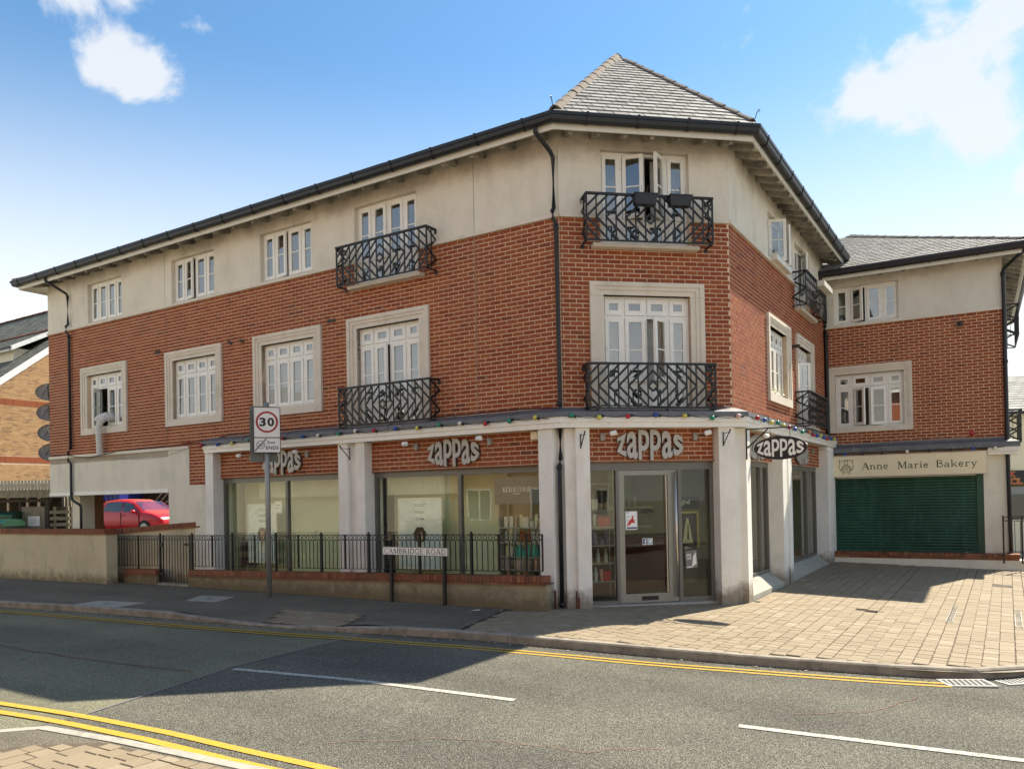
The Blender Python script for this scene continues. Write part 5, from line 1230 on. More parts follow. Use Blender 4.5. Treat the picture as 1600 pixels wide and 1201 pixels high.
for i, x in enumerate([4.66, 5.50] + [6.66] + PT + [15.62]):
    big = i in (1, 2, 4, 6, 8, 10, 12, 14); wd_ = .022 if big else .016
    if i == 17: wd_ = .012
    top = rtop(x) + (.02 if big else .0); bz = (rbot(x) - .09) if big or x < 5 else rbot(x)
    if x == 5.50: bz = .0
    mb = MB().box(x - wd_, x + wd_, -.45 - wd_, -.45 + wd_, bz, top)
    if big: mb.sphere((x, -.45, top + .012), .02, n=8, k=5)
    part('post', mb, 'black_iron', rail, FA)
gate = thing('iron_gate', 'narrow black iron gate with rings along its top in the low wall', 'gate', FA @ Tr(6.05, -.45, 0))
railing(gate, 5.63, 6.56, [], None, zb=lambda x: .10)
part('stile', MB().box(5.60, 5.63, -.462, -.438, .08, 1.13), 'black_iron', gate, FA); part('stile', MB().box(6.555, 6.585, -.462, -.438, .08, 1.14), 'black_iron', gate, FA)
part('hinge', MB().box(5.52, 5.61, -.475, -.43, .88, .95), 'black_iron', gate, FA); part('hinge', MB().box(5.52, 5.61, -.475, -.43, .20, .27), 'black_iron', gate, FA)
part('latch', MB().box(6.50, 6.70, -.49, -.44, .90, .95).sphere((6.70, -.47, .93), .035, n=8, k=5).sphere((6.46, -.47, .93), .03, n=8, k=5), 'black_iron', gate, FA)
struct('gate_threshold', MB().box(5.5, 6.62, -.54, -.36, -.05, .045), 'kerb_stone', FA)
# short railing at the right beside the bakery
r2 = thing('iron_railing', 'short black iron railing with rings at the right end of the bakery front', 'railing', FD @ Tr(4.3, -.6, .3))
FR2 = FD @ Tr(0, -.6, 0)
for z in (1.18, 1.08, .36): part('rail', MB().box(3.86, 5.6, -.008, .008, z - .012, z), 'black_iron', r2, FR2)
for i in range(15):
    x = 3.90 + .108 * i; place('ring', cached(('ring', 1), ringmb, 'black_iron'), r2, FR2 @ Tr(x + .02, 0, 1.124)); place('bar', bar_mesh(.72, .0125, .0125), r2, FR2 @ Tr(x + .075, 0, .36))
for x in (3.86, 4.22, 4.9): part('post', MB().box(x - .018, x + .018, -.018, .018, .1, 1.2), 'black_iron', r2, FR2)

# ================================================================== SIGNS
pp_ = Vector((-4.7446, 15.361, 0)); az = math.atan2(15.45 - 15.29, -4.46 + 4.97)
MP = Matrix.Translation(pp_) @ Matrix.Rotation(az, 4, 'Z')
sg = thing('speed_limit_sign', 'grey post with white plates reading 30 in a red ring and 20 Zone ENDS', 'road sign', MP)
part('post', MB().tube([(0, 0, -.05), (0, 0, 3.76)], .050, 14).sphere((0, 0, 3.76), .051, rz=.02, n=12, k=5), 'galv', sg, MP, smooth=True)
def plate(x0, x1, z0, z1, y, mat='sign_white'): return MB().box(x0, x1, y, y + .006, z0, z1)
part('plate', plate(-.235, .245, 2.80, 3.665, -.075), 'sign_white', sg, MP)
part('plate_edge', MB().box(-.247, -.235, -.081, -.062, 2.79, 3.675).box(.245, .257, -.081, -.062, 2.79, 3.675).box(-.235, .245, -.0805, -.062, 2.79, 2.80).box(-.235, .245, -.0805, -.062, 3.665, 3.675).box(-.235, .245, -.079, -.070, 3.075, 3.092), 'print_black', sg, MP)
part('rear_plate', MB().box(-.31, .20, .065, .075, 2.62, 3.70), 'sign_back', sg, MP @ Rz(4))
part('bracket', MB().box(-.2, .2, -.068, .066, 3.55, 3.58).box(-.2, .2, -.068, .066, 2.95, 2.98), 'sign_back', sg, MP)
def ringflat(cx, cz, r0, r1, y, n=40, th=.002):
    mb = MB(); vs = []
    for k in range(n):
        a = 2 * math.pi * k / n; c, s = math.cos(a), math.sin(a); vs += [(cx + r0 * c, y, cz + r0 * s), (cx + r1 * c, y, cz + r1 * s), (cx + r1 * c, y + th, cz + r1 * s), (cx + r0 * c, y + th, cz + r0 * s)]
    return mb.add(vs, [(4 * k + i, 4 * k + (i + 1) % 4, 4 * ((k + 1) % n) + (i + 1) % 4, 4 * ((k + 1) % n) + i) for k in range(n) for i in range(4)])
part('red_ring', ringflat(.005, 3.385, .170, .208, -.0775), 'sign_red', sg, MP)
part('numeral', text_mb('3', -.135, 3.30, .12, .17, -.0765, .001, .035), 'print_black', sg, MP); part('numeral', text_mb('0', .015, 3.30, .125, .17, -.0765, .001, .035), 'print_black', sg, MP)
part('faint_ring', ringflat(-.115, 2.945, .068, .080, -.0772, 30), 'print_grey', sg, MP)
part('faint_numeral', text_mb('20', -.168, 2.91, .105, .065, -.0765, .001, .02), 'print_grey', sg, MP)
part('slash', MB().box(-.0125, .0125, -.0790, -.0775, -.16, .16, T=Tr(-.115, 0, 2.945) @ Ry(42)), 'print_grey', sg, MP)
part('lettering', text_mb('Zone', .0, 2.965, .15, .055, -.0765, .001, .014), 'print_black', sg, MP); part('lettering', text_mb('ENDS', -.02, 2.855, .235, .065, -.0765, .001, .016), 'print_black', sg, MP)

SA = FA @ Tr(12.4, -.64, 0)
sn = thing('street_name_sign', 'low white street nameplate reading CAMBRIDGE ROAD on two black posts', 'street sign', SA)
part('plate', MB().box(0, 1.47, -.02, .0, .845, .995), 'plate_white', sn, SA)
part('plate_edge', MB().box(0, 1.47, -.023, -.016, .845, .853).box(0, 1.47, -.023, -.016, .987, .995).box(0, .008, -.0225, -.016, .853, .987).box(1.462, 1.47, -.0225, -.016, .853, .987), 'print_black', sn, SA)
part('lettering', serif_mb('CAMBRIDGE ROAD', .045, .872, 1.38, .095, -.0205, .003, gap=.10, fat=1.05), 'print_black', sn, SA)
for x in (.17, 1.36): part('post', MB().box(x - .027, x + .027, .0, .045, -.05, .90), 'black_iron', sn, SA)

def letters(F, x, z, w_, h, label, n=.0, mat='sign_grey'):
    M_ = F @ Tr(x - w_ / 2, n, z); t = thing('shop_sign', label, 'sign', M_, 'zappas letters on the fascia')
    for i in range(6):
        part('letter', zap_letter(i, w_, h, -.075, -.045), mat, t, M_)
        part('letter_backing', zap_letter(i, w_, h, -.044, -.012, .034), 'sign_edge', t, M_)
    return t
letters(FA, 9.12, 2.66, 1.16, .50, 'grey zappas letters on the brick fascia behind the speed limit sign')
letters(FA, 13.58, 2.66, 1.14, .50, 'grey zappas letters on the brick above the product shelf window')
letters(FB, 1.48, 2.67, 1.17, .52, 'grey zappas letters on the brick above the glass entrance door')
letters(FC, 1.35, 2.67, 1.15, .48, 'grey zappas letters half hidden behind the oval hanging sign')
letters(FC, 5.15, 2.67, 1.15, .48, 'farthest grey zappas letters on the brick near the bakery wing')
# hanging oval sign
MH = Matrix.Identity(4)
for i, v in enumerate((Vector((nC.x, nC.y, 0)), Vector((U(AC).x, U(AC).y, 0)), Vector((0, 0, 1)))):
    for k in range(3): MH[k][i] = v[k]
hp = P2 + U(AC) * (.02); MH[0][3], MH[1][3] = hp.x, hp.y
hs = thing('hanging_sign', 'black oval hanging sign reading zappas on an iron bracket at the corner', 'sign', MH)
part('bracket', MB().box(.212, .232, -.012, .012, 2.40, 2.93).box(.2325, 1.27, -.01, .01, 2.905, 2.925).tube([(.235, 0, 2.60), (.58, 0, 2.90)], .012, 6), 'black_iron', hs, MH)
el = [(.78 + .43 * math.cos(a), 2.575 + .195 * math.sin(a)) for a in [2 * math.pi * k / 40 for k in range(40)]]
part('board', MB().prism(el, -.012, .012, f=EXZ), 'print_black', hs, MH)
part('board_rim', ringflat(0, 0, .188, .196, -.0145, 40, .029), 'print_black', hs, MH @ Tr(.78, 0, 2.575) @ Sc(2.2, 1, 1))
for i in range(6):
    part('letter', zap_letter(i, .76, .30, -.006, -.001, .015), 'plate_white', hs, MH @ Tr(.40, -.012, 2.575)); part('letter', zap_letter(i, .76, .30, .001, .006, .015), 'plate_white', hs, MH @ Tr(1.16, .012, 2.575) @ Rz(180))
for x in (.62, .94): part('hanger', MB().tube([(x, 0, 2.76), (x, 0, 2.905)], .005, 6), 'black_iron', hs, MH)
# little basket brackets on the pilasters
for F, x, z, n, lab in ((FA, 11.22, 2.86, .21, 'small black basket bracket on the pilaster between the two window bays'), (FB, .24, 2.85, .21, 'small black basket bracket left of the entrance'), (FB, 2.72, 2.87, .21, 'small black basket bracket right of the entrance')):
    tagged('wall_bracket', MB().box(-.008, .008, -.012, 0, -.24, .0).tube([(0, -.005, -.03), (0, -.24, -.02)], .006, 6).tube([(0, -.005, -.22), (0, -.26, .0)], .009, 6).sphere((0, -.27, .01), .018, n=8, k=5).sphere((0, -.25, -.03), .013, n=8, k=5), 'black_iron', lab, 'bracket', F @ Tr(x, -n, z))
# spotlights on the fascia
def spot(F, x, z, lab, reach=.36, dx=.0):
    M_ = F @ Tr(x, -.01, z); t = thing('spotlight', lab, 'spotlight', M_, 'spotlights over the shopfront')
    part('box', MB().box(-.035, .035, -.05, 0, -.06, .06), 'grey_plastic', t, M_); part('arm', MB().tube([(0, -.03, .03), (dx * .5, -reach, .035)], .007, 6), 'grey_plastic', t, M_)
    part('head', MB().lathe([(.018, -.06), (.038, -.05), (.042, .05), (.03, .055)], n=12), 'white_paint', t, M_ @ Tr(dx, -reach, .035) @ Ry(90 if dx == 0 else 78) @ Rx(15), smooth=False)
for F, x, z, lab, dx in ((FA, 8.16, 2.80, 'spotlight left of the first window letters', 0), (FA, 9.86, 2.80, 'spotlight right of the first window letters', 0), (FA, 12.72, 2.81, 'spotlight left of the second window letters', 0), (FA, 14.36, 2.82, 'spotlight right of the second window letters', 0),
                    (FB, .66, 2.81, 'spotlight left of the letters above the door', .09), (FB, 2.29, 2.81, 'spotlight right of the letters above the door', .09), (FC, .75, 2.80, 'spotlight above the side window by the corner', 0), (FC, 3.9, 2.80, 'spotlight further along the side wall', 0), (FC, 6.4, 2.80, 'farthest spotlight near the bakery wing', 0)):
    spot(F, x, z, lab, dx=dx)
tagged('junction_box', MB().box(-.07, .07, -.09, 0, -.06, .07), 'cream_sign', 'small cream junction box under the canopy at the corner pier', 'junction box', FA @ Tr(15.3, -.01, 2.86))
# festoon lights along the canopy
fs_ = thing('festoon_lights', 'string of coloured festoon bulbs along the canopy edge', 'string lights', Tr(P1.x, P1.y, 3.1))
bulb = lambda c: cached(('bulb', c), lambda: MB().sphere((0, 0, 0), .042, n=12, k=8), c, True); sock = cached(('socket', 1), lambda: MB().lathe([(.012, -.02), (.022, -.02), (.022, .04), (.012, .05)], n=8), 'black_plastic')
FST = [(FA, [6.95, 7.5, 7.98, 8.5, 9.0, 9.55, 10.12, 10.56, 11.12, 11.55, 12.02, 12.55, 13.06, 13.55, 14.01, 14.54, 15.03, 15.53], 'red blue yellow green red red blue white green white red blue yellow green white red green yellow'.split()),
       (FB, [.12, .58, 1.07, 1.55, 2.05, 2.53, 3.0], 'green yellow red blue yellow green pink'.split()),
       (FC, [.35, .82, 1.32, 1.79, 2.24, 2.7, 3.2, 3.9, 4.56, 4.96, 5.4, 5.8, 6.2, 6.6, 7.0, 7.5], 'red blue yellow green yellow red blue green orange red blue yellow blue red blue yellow'.split())]
cab = []
for F, xs, cs in FST:
    for x, c in zip(xs, cs):
        z = 3.135 + R(-.015, .012); p = F @ Vector((x, -.335, z)); cab.append(p)
        a = R(65, 115) * (1 if F is not FC else 1)
        M_ = F @ Tr(x, -.345, z - .01) @ Ry(-a)
        place('bulb', bulb('b_' + c), fs_, M_ @ Tr(0, 0, .06)); place('socket', sock, fs_, M_)
cp_ = []
for a, b in zip(cab[:-1], cab[1:]):
    for i in range(6): t_ = i / 6; cp_.append(a + (b - a) * t_ - Vector((0, 0, .03 * 4 * t_ * (1 - t_))))
part('cable', MB().tube(cp_ + [cab[-1]], .006, 5), 'black_plastic', fs_)
f2 = thing('festoon_lights', 'dark cable with a few unlit bulbs above the bakery sign', 'string lights', FD @ Tr(1.5, -.3, 2.8))
pts = [FD @ Vector((.05 + 3.9 * i / 24, -.29, 2.80 - .018 * (i % 4 in (1, 2, 3)))) for i in range(25)]
part('cable', MB().tube(pts, .008, 5), 'black_plastic', f2)
for i, x in enumerate((.1, .48, .9, 1.35, 1.9, 2.4, 2.85, 3.3, 3.75)): place('bulb', bulb(['b_yellow', 'b_blue', 'p_dark', 'p_dark', 'b_white', 'p_dark', 'p_dark', 'b_blue', 'b_white'][i]), f2, FD @ Tr(x, -.31, 2.77))
# loose cables
def cable(pts, lab, r=.008, M_=None, mat='black_plastic'): return tagged('cable', MB().tube(pts, r, 5), mat, lab, 'cable', M_)
cable([(0.0, -.03, 3.22), (.9, -.04, 3.20), (1.3, -.05, 3.12), (2.0, -.05, 3.08), (2.7, -.06, 3.13), (3.2, -.04, 3.18), (5.2, -.03, 3.20), (6.9, -.05, 3.27), (7.6, -.1, 3.33), (9, -.06, 3.34), (12, -.06, 3.31), (15, -.08, 3.33), (15.8, -.2, 3.28)], 'black cable strung loosely along the foot of the brickwork on the street side', .010, FA)
cable([(0.3, -.25, 3.27), (.7, -.12, 3.33), (1.4, -.2, 3.30), (2.2, -.15, 3.29), (2.9, -.12, 3.31)], 'cable lying on the lead canopy under the lower corner balcony', .010, FB, )
cable([(3.0, -.03, 3.02), (3.6, -.04, 2.97), (4.4, -.03, 2.93), (5.2, -.04, 2.98), (5.9, -.04, 3.10)], 'thin sagging wire across the white panel at the left', .004, FA, 'grey_plastic')
tagged('alarm_sounder', MB().lathe([(.06, 0), (.06, .03), (.045, .05), (0.01, .055)], n=14), 'sign_red', 'small red round alarm on the brick above the bakery canopy', 'alarm', FD @ Tr(3.28, -.01, 3.16) @ Rx(90))
cable([(.4, -.02, 3.03), (1.8, -.02, 3.05), (2.8, -.02, 3.06), (3.1, -.02, 3.07), (3.25, -.02, 3.12)], 'pale cable running along the wall to the red alarm', .007, FD, 'grey_plastic')
lo = thing('wall_lamp', 'small black lamp on the bakery brickwork below the cream storey', 'lamp', FD @ Tr(3.07, 0, 5.83))
part('lamp_body', MB().lathe([(.02, -.06), (.05, -.05), (.055, .04), (.03, .06)], n=10), 'black_plastic', lo, FD @ Tr(3.10, -.08, 5.80)); part('conduit', MB().tube([(2.95, -.02, 6.04), (3.0, -.02, 5.98), (3.0, -.02, 5.72), (3.07, -.05, 5.72)], .008, 6), 'print_grey', lo, FD)

# ================================================================== THINGS ON AND IN THE BUILDING
# satellite dishes on the left end wall
for i, (dx, z, lab) in enumerate(((.02, 4.97, 'topmost of the four satellite dishes on the left end wall'), (-.03, 4.40, 'second satellite dish from the top on the left end wall'), (-.07, 3.84, 'third satellite dish from the top, with a looped white cable'), (-.10, 3.30, 'lowest of the four satellite dishes, with rust stains'))):
    M_ = FA @ Tr(-.42 + [0, .04, .09, .12][i], .26, z) @ Rz(52) @ Rx(-30)
    t = thing('satellite_dish', lab, 'satellite dish', M_, 'satellite dishes on the end wall')
    mb = MB(); vs = []; n = 24; ks = (0, .35, .7, 1.0); rw_, rh_ = .37, .30
    for s_ in (0, 1):
        for k in ks:
            for j in range(n): a = 2 * math.pi * j / n; vs.append((rw_ * k * math.cos(a), -.07 * k * k + s_ * .006, rh_ * k * math.sin(a)))
    fs = []
    for s_ in (0, 1):
        b = s_ * 4 * n
        for q_ in range(3):
            for j in range(n): f_ = (b + q_ * n + j, b + (q_ + 1) * n + j, b + (q_ + 1) * n + (j + 1) % n, b + q_ * n + (j + 1) % n); fs.append(f_ if s_ else f_[::-1])
    fs += [(3 * n + j, 7 * n + j, 7 * n + (j + 1) % n, 3 * n + (j + 1) % n) for j in range(n)]
    mb.add(vs, fs); part('reflector', mb, 'dish_metal', t, M_, smooth=True)
    part('arm', MB().tube([(.0, -.02, -.28), (.0, -.26, -.24), (.0, -.40, -.06)], .014, 6).tube([(-.2, -.02, -.1), (0, -.40, -.06)], .008, 6), 'black_iron', t, M_)
    part('receiver', MB().lathe([(.025, -.05), (.035, -.04), (.035, .03), (.02, .06)], n=10), 'print_grey', t, M_ @ Tr(.0, -.40, -.04) @ Rx(70))
    part('wall_mount', MB().tube([(0, .01, 0), (.10, .10, 0), (.34, .02, -.1)], .018, 8), 'galv', t, M_)
    if i == 2: part('cable', MB().tube([(.02 + .10 * math.cos(a), -.30, -.03 + .10 * math.sin(a)) for a in [k * .5 for k in range(12)]], .006, 5), 'white_paint', t, M_)
# extractor hose out of the open window
hz = thing('vent_hose', 'white ribbed vent hose hanging out of the open window at the left', 'hose', FA @ Tr(2.7, -.15, 3.9))
path = [(2.80, .25, 4.02), (2.80, .05, 4.05), (2.78, -.12, 4.02), (2.72, -.19, 3.93), (2.68, -.20, 3.8), (2.66, -.19, 3.6), (2.64, -.17, 3.35), (2.62, -.15, 3.10)]
pp2 = []
for _ in range(1):
    q = [Vector(p) for p in path]
    for a, b in zip(q[:-1], q[1:]):
        n = max(2, int((b - a).length / .014)); pp2 += [a + (b - a) * i / n for i in range(n)]
rr_ = [.074 + (.008 if (i // 2) % 2 else 0) for i in range(len(pp2))]
part('tube', MB().tube(pp2, rr_, 14), 'hose', hz, FA); part('tube', MB().tube([(2.80, .2, 4.10), (2.74, -.05, 4.12), (2.60, -.14, 4.06), (2.52, -.17, 3.98)], .07, 14), 'hose', hz, FA)
# window boxes on the upper corner balcony
for x, lab in ((1.42, 'left of two dark planters hung on the upper corner balcony'), (2.02, 'right of two dark planters hung on the upper corner balcony')):
    M_ = FB @ Tr(x - .08, -.44, 6.56); t = thing('window_box', lab, 'planter', M_, 'planters on the balcony rail')
    mb = MB(); mb.add([(-.17, -.07, 0), (.17, -.07, 0), (.17, .07, 0), (-.17, .07, 0), (-.19, -.09, .16), (.19, -.09, .16), (.19, .09, .16), (-.19, .09, .16)], [(0, 3, 2, 1), (4, 5, 6, 7), (0, 1, 5, 4), (1, 2, 6, 5), (2, 3, 7, 6), (3, 0, 4, 7)]); mb.box(-.20, .20, -.10, .10, .16, .175)
    part('trough', mb, 'black_plastic', t, M_); part('soil', MB().box(-.18, .18, -.08, .08, .1755, .182), 'soil', t, M_)
    tw = MB()
    for _ in range(9): a = R(-.16, .16); tw.tube([(a, R(-.05, .05), .18), (a + R(-.04, .04), R(-.06, .06), .18 + R(.05, .16))], .003, 4)
    part('twigs', tw, 'twig', t, M_, kind='stuff'); part('hook', MB().box(-.12, -.10, .09, .12, .1, .22).box(.10, .12, .09, .12, .1, .22), 'black_iron', t, M_)
# plants at the side windows
def sprigs(F, x0, x1, y, z, n, hgt, name, lab, mat='leaf', trough=True):
    M_ = F @ Tr((x0 + x1) / 2, y, z); t = thing(name, lab, 'planter', M_)
    if trough: part('trough', MB().box(-(x1 - x0) / 2, (x1 - x0) / 2, -.08, .08, 0, .12), 'fascia_paint', t, M_)
    mb = MB()
    for _ in range(n):
        a, b, c, s = R(-(x1 - x0) / 2, (x1 - x0) / 2), R(-.08, .08), .1 + R(0, hgt), R(.012, .03)
        Q = Tr(a, b, c) @ Rz(R(0, 360)) @ Rx(R(-60, 60)); mb.add([Q @ Vector(v) for v in ((-s, 0, 0), (0, -s * .5, 0), (s, 0, 0), (0, s * .5, .004))], [(0, 1, 2, 3)])
    for _ in range(n // 12): a = R(-(x1 - x0) / 2, (x1 - x0) / 2); mb.tube([(a, 0, .1), (a + R(-.05, .05), R(-.05, .05), .1 + hgt)], .003, 4)
    part('foliage', mb, mat, t, M_, kind='stuff')
sprigs(FC, 2.7, 4.0, -.09, 6.50, 160, .16, 'window_box', 'pale trough of sparse trailing plants under the open upper side window')
sprigs(FC, 2.75, 3.9, .02, 3.78, 90, .12, 'window_plant', 'dried pale flowers lying on the lower side window sill', 'p_cream', False)
sprigs(FC, 5.6, 6.6, -.45, 6.55, 120, .10, 'window_box', 'grey trough hung on the upper side balcony', 'twig')

# --- inside the windows
def bottle(kind):
    if kind == 'bottle': return MB().lathe([(.028, 0), (.030, .01), (.030, .14), (.012, .165), (.012, .19), (.016, .19), (.016, .215)], n=10)
    if kind == 'tube': return MB().add([(-.03, -.006, .19), (.03, -.006, .19), (.03, .006, .19), (-.03, .006, .19), (-.022, -.02, .03), (.022, -.02, .03), (.022, .02, .03), (-.022, .02, .03), (-.018, -.018, 0), (.018, -.018, 0), (.018, .018, 0), (-.018, .018, 0)], [(0, 1, 2, 3), (0, 4, 5, 1), (1, 5, 6, 2), (2, 6, 7, 3), (3, 7, 4, 0), (4, 8, 9, 5), (5, 9, 10, 6), (6, 10, 11, 7), (7, 11, 8, 4), (8, 11, 10, 9)])
    if kind == 'jar': return MB().lathe([(.038, 0), (.042, .01), (.042, .06), (.038, .065), (.043, .066), (.043, .09), (.03, .095)], n=12)
    if kind == 'box': return MB().box(-.032, .032, -.025, .025, 0, .17)
    if kind == 'bigbox': return MB().box(-.05, .05, -.035, .035, 0, .15)
NMK = {'bottle': 'bottle', 'tube': 'squeeze_tube', 'jar': 'jar', 'box': 'carton', 'bigbox': 'carton'}
NTH = 'first second third fourth fifth sixth seventh eighth ninth tenth eleventh twelfth'.split()
def product(F, x, y, z, kind, mat, where, k=1.0, i=0):
    me = cached((NMK[kind], kind, mat), lambda: bottle(kind), mat, False)
    col = {'p_white': 'white', 'p_teal': 'dark teal', 'p_teal2': 'bright teal', 'p_amber': 'amber', 'p_lilac': 'lilac', 'p_pink': 'pink', 'p_red': 'red', 'p_purple': 'purple', 'p_tan': 'tan', 'p_silver': 'silver', 'p_cream': 'cream', 'p_dark': 'black'}[mat]
    o = place(NMK[kind], me, None, F @ Tr(x, y, z) @ Rz(R(-12, 12)) @ Sc(k, k, k * R(.93, 1.05)))
    o['label'] = '%s %s, %%s from left %s' % (col, {'bottle': 'bottle', 'tube': 'squeeze tube', 'jar': 'jar', 'box': 'slim carton', 'bigbox': 'carton'}[kind], where) % NTH[i]; o['category'] = {'bottle': 'bottle', 'tube': 'tube', 'jar': 'jar', 'box': 'box', 'bigbox': 'box'}[kind]; o['group'] = 'hair products ' + where
sf = thing('shelf_unit', 'open shelf unit of hair products behind the street window by the corner pier', 'shelf unit', FA @ Tr(14.8, .5, .3))
SX0, SX1 = 14.36, 15.40; FAS = FA @ Tr(0, -.13, 0)
ZS = [.36, .575, .80, 1.045, 1.31]
for z in ZS: part('shelf', MB().box(SX0, SX1, .36, .62, z - .02, z), 'grey_plastic', sf, FAS)
for x in (SX0 - .02, SX1): part('upright', MB().box(x, x + .02, .36, .63, .05, 1.78), 'grey_plastic', sf, FAS)
hd = part('header_board', MB().box(SX0 - .05, SX1 + .04, .30, .33, 1.72, 2.2), 'print_grey', sf, FAS)
part('lettering', serif_mb('KÉRASTASE', 14.48, 1.93, .58, .085, .298, .002, gap=.12), 'sign_white', sf, FAS); part('lettering', text_mb('PARIS', 14.70, 1.885, .14, .022, .298, .001, .01), 'sign_white', sf, FAS)
ROWS = [(ZS[4], 'on the top shelf', [('box', 'p_white'), ('box', 'p_white'), ('bottle', 'p_tan'), ('tube', 'p_cream'), ('bigbox', 'p_white'), ('jar', 'p_white'), ('tube', 'p_cream'), ('tube', 'p_pink'), ('box', 'p_white')]),
        (ZS[3], 'on the second shelf', [('bottle', 'p_silver'), ('tube', 'p_cream'), ('bottle', 'p_silver'), ('bottle', 'p_amber'), ('bottle', 'p_amber'), ('bottle', 'p_amber'), ('box', 'p_silver'), ('bottle', 'p_silver'), ('tube', 'p_dark'), ('jar', 'p_silver')]),
        (ZS[2], 'on the middle shelf', [('bottle', 'p_cream'), ('bottle', 'p_white'), ('bottle', 'p_teal'), ('bottle', 'p_teal2'), ('jar', 'p_teal'), ('tube', 'p_teal'), ('tube', 'p_teal2'), ('bottle', 'p_teal'), ('bottle', 'p_teal2'), ('bottle', 'p_teal2')]),
        (ZS[1], 'on the fourth shelf', [('box', 'p_lilac'), ('bottle', 'p_dark'), ('bigbox', 'p_lilac'), ('tube', 'p_lilac'), ('bottle', 'p_lilac'), ('bottle', 'p_dark'), ('bottle', 'p_pink'), ('bottle', 'p_dark'), ('bottle', 'p_pink')]),
        (ZS[0], 'on the bottom shelf', [('tube', 'p_tan'), ('jar', 'p_red'), ('tube', 'p_tan'), ('tube', 'p_pink'), ('jar', 'p_silver'), ('bottle', 'p_dark'), ('tube', 'p_tan'), ('bottle', 'p_white')])]
for z, wh, items in ROWS:
    for i, (k, m) in enumerate(items): product(FA, SX0 + .06 + (SX1 - SX0 - .12) * (i + .5) / len(items) + R(-.012, .012), .30 + R(-.02, .03), z, k, m, wh + ' in the street window', 1.18, i=i)
sf = thing('shelf_unit', 'narrow metal shelf unit of products behind the glass left of the door', 'shelf unit', FB @ Tr(.7, .5, .03))
ZB = [.36, .67, .98, 1.30, 1.60]
for z in ZB: part('shelf', MB().box(.42, .98, .42, .74, z - .015, z), 'grey_plastic' if z > .5 else 'galv', sf, FB)
for x in (.42, .97): part('upright', MB().box(x, x + .012, .42, .435, .05, 2.04), 'galv', sf, FB); part('upright', MB().box(x, x + .012, .725, .74, .05, 2.04), 'galv', sf, FB)
part('rail', MB().box(.42, .98, .42, .432, 2.03, 2.045), 'galv', sf, FB)
for z, wh, items in ((ZB[4], 'on the top shelf', [('bigbox', 'p_tan'), ('bigbox', 'p_white'), ('jar', 'p_tan'), ('jar', 'p_tan')]), (ZB[3], 'on the second shelf', [('jar', 'p_red'), ('tube', 'p_silver'), ('bigbox', 'p_red'), ('bigbox', 'p_red')]),
                     (ZB[2], 'on the middle shelf', [('bigbox', 'p_purple'), ('tube', 'p_purple'), ('jar', 'p_purple'), ('bottle', 'p_purple')]), (ZB[1], 'on the fourth shelf', [('box', 'p_silver'), ('bottle', 'p_silver'), ('bottle', 'p_silver')]), (ZB[0], 'on the bottom shelf', [('bottle', 'p_teal'), ('bottle', 'p_white'), ('tube', 'p_pink'), ('bigbox', 'p_red')])):
    for i, (k, m) in enumerate(items): product(FB, .50 + .42 * (i + .4) / len(items), .50 + R(-.01, .03), z, k, m, wh + ' beside the door', 1.15, i=i)
# back-of-shop shelf seen through the door
sf = thing('wall_shelf', 'long shelf of bottles on the back wall seen through the door', 'shelf', FB @ Tr(1.4, 3.2, 1.5))
part('board', MB().box(.3, 2.6, 3.0, 3.3, 1.56, 1.60), 'shop_wall', sf, FB); part('board', MB().box(.3, 2.6, 3.0, 3.3, 1.16, 1.20), 'shop_wall', sf, FB)
for i in range(12): product(FB, .6 + .15 * i, 3.1, 1.60, 'bottle', ['p_dark', 'p_silver', 'p_white'][i % 3], 'on the shelf deep inside', 1.1, i=i)
cn = thing('reception_counter', 'dark red reception counter deep inside the salon', 'counter', FB @ Tr(1.5, 2, 0))
part('front', MB().box(.6, 2.6, 1.9, 2.4, .03, 1.02), 'counter_red', cn, FB); part('worktop', MB().box(.55, 2.65, 1.86, 2.45, 1.02, 1.06), 'print_black', cn, FB)
# ghd stand in the window right of the door
gs = thing('display_stand', 'black display stand with ghd header and pale cone right of the door', 'display stand', FB @ Tr(2.25, .3, 0))
part('header', MB().box(2.02, 2.46, .24, .40, 1.58, 1.79), 'print_black', gs, FB); part('lettering', text_mb('ghd', 2.12, 1.64, .16, .10, .238, .002, .0), 'sign_white', gs, FB)
part('panel', MB().box(2.0, 2.44, .34, .37, .30, 1.50), 'p_dark', gs, FB); part('gold_frame', MB().box(2.0, 2.47, .325, .34, 1.50, 1.53).box(2.45, 2.475, .325, .34, .9, 1.50), 'gold', gs, FB)
part('cone', MB().prism([(2.17, .98), (2.36, .98), (2.28, 1.42), (2.245, 1.42)], .31, .33, f=EXZ), 'p_cream', gs, FB)
part('flat_iron', MB().prism([(2.255, 1.04), (2.285, 1.04), (2.28, 1.30), (2.265, 1.30)], .300, .309, f=EXZ), 'print_black', gs, FB)
part('round_badge', ringflat(2.24, .90, .016, .026, .33), 'sign_white', gs, FB)
part('print_line', MB().box(2.04, 2.13, .33, .338, 1.36, 1.372).box(2.04, 2.12, .33, .338, 1.31, 1.32).box(2.26, 2.32, .33, .338, .89, .90), 'sign_white', gs, FB)
fl = thing('leaflet', 'small black and white leaflet stuck on the glass below the display stand', 'leaflet', FB @ Tr(2.25, .09, .5)); MLf = FB @ Tr(2.24, .095, .57) @ Ry(-4)
part('sheet', MB().box(-.10, .11, -.002, 0, 0, .30), 'print_grey', fl, MLf)
part('print', MB().prism([(.0, .02), (.09, .06), (.09, .27), (.04, .20)], -.004, -.0025, f=EXZ).box(-.09, .02, -.004, -.0025, .01, .03), 'sign_white', fl, MLf)
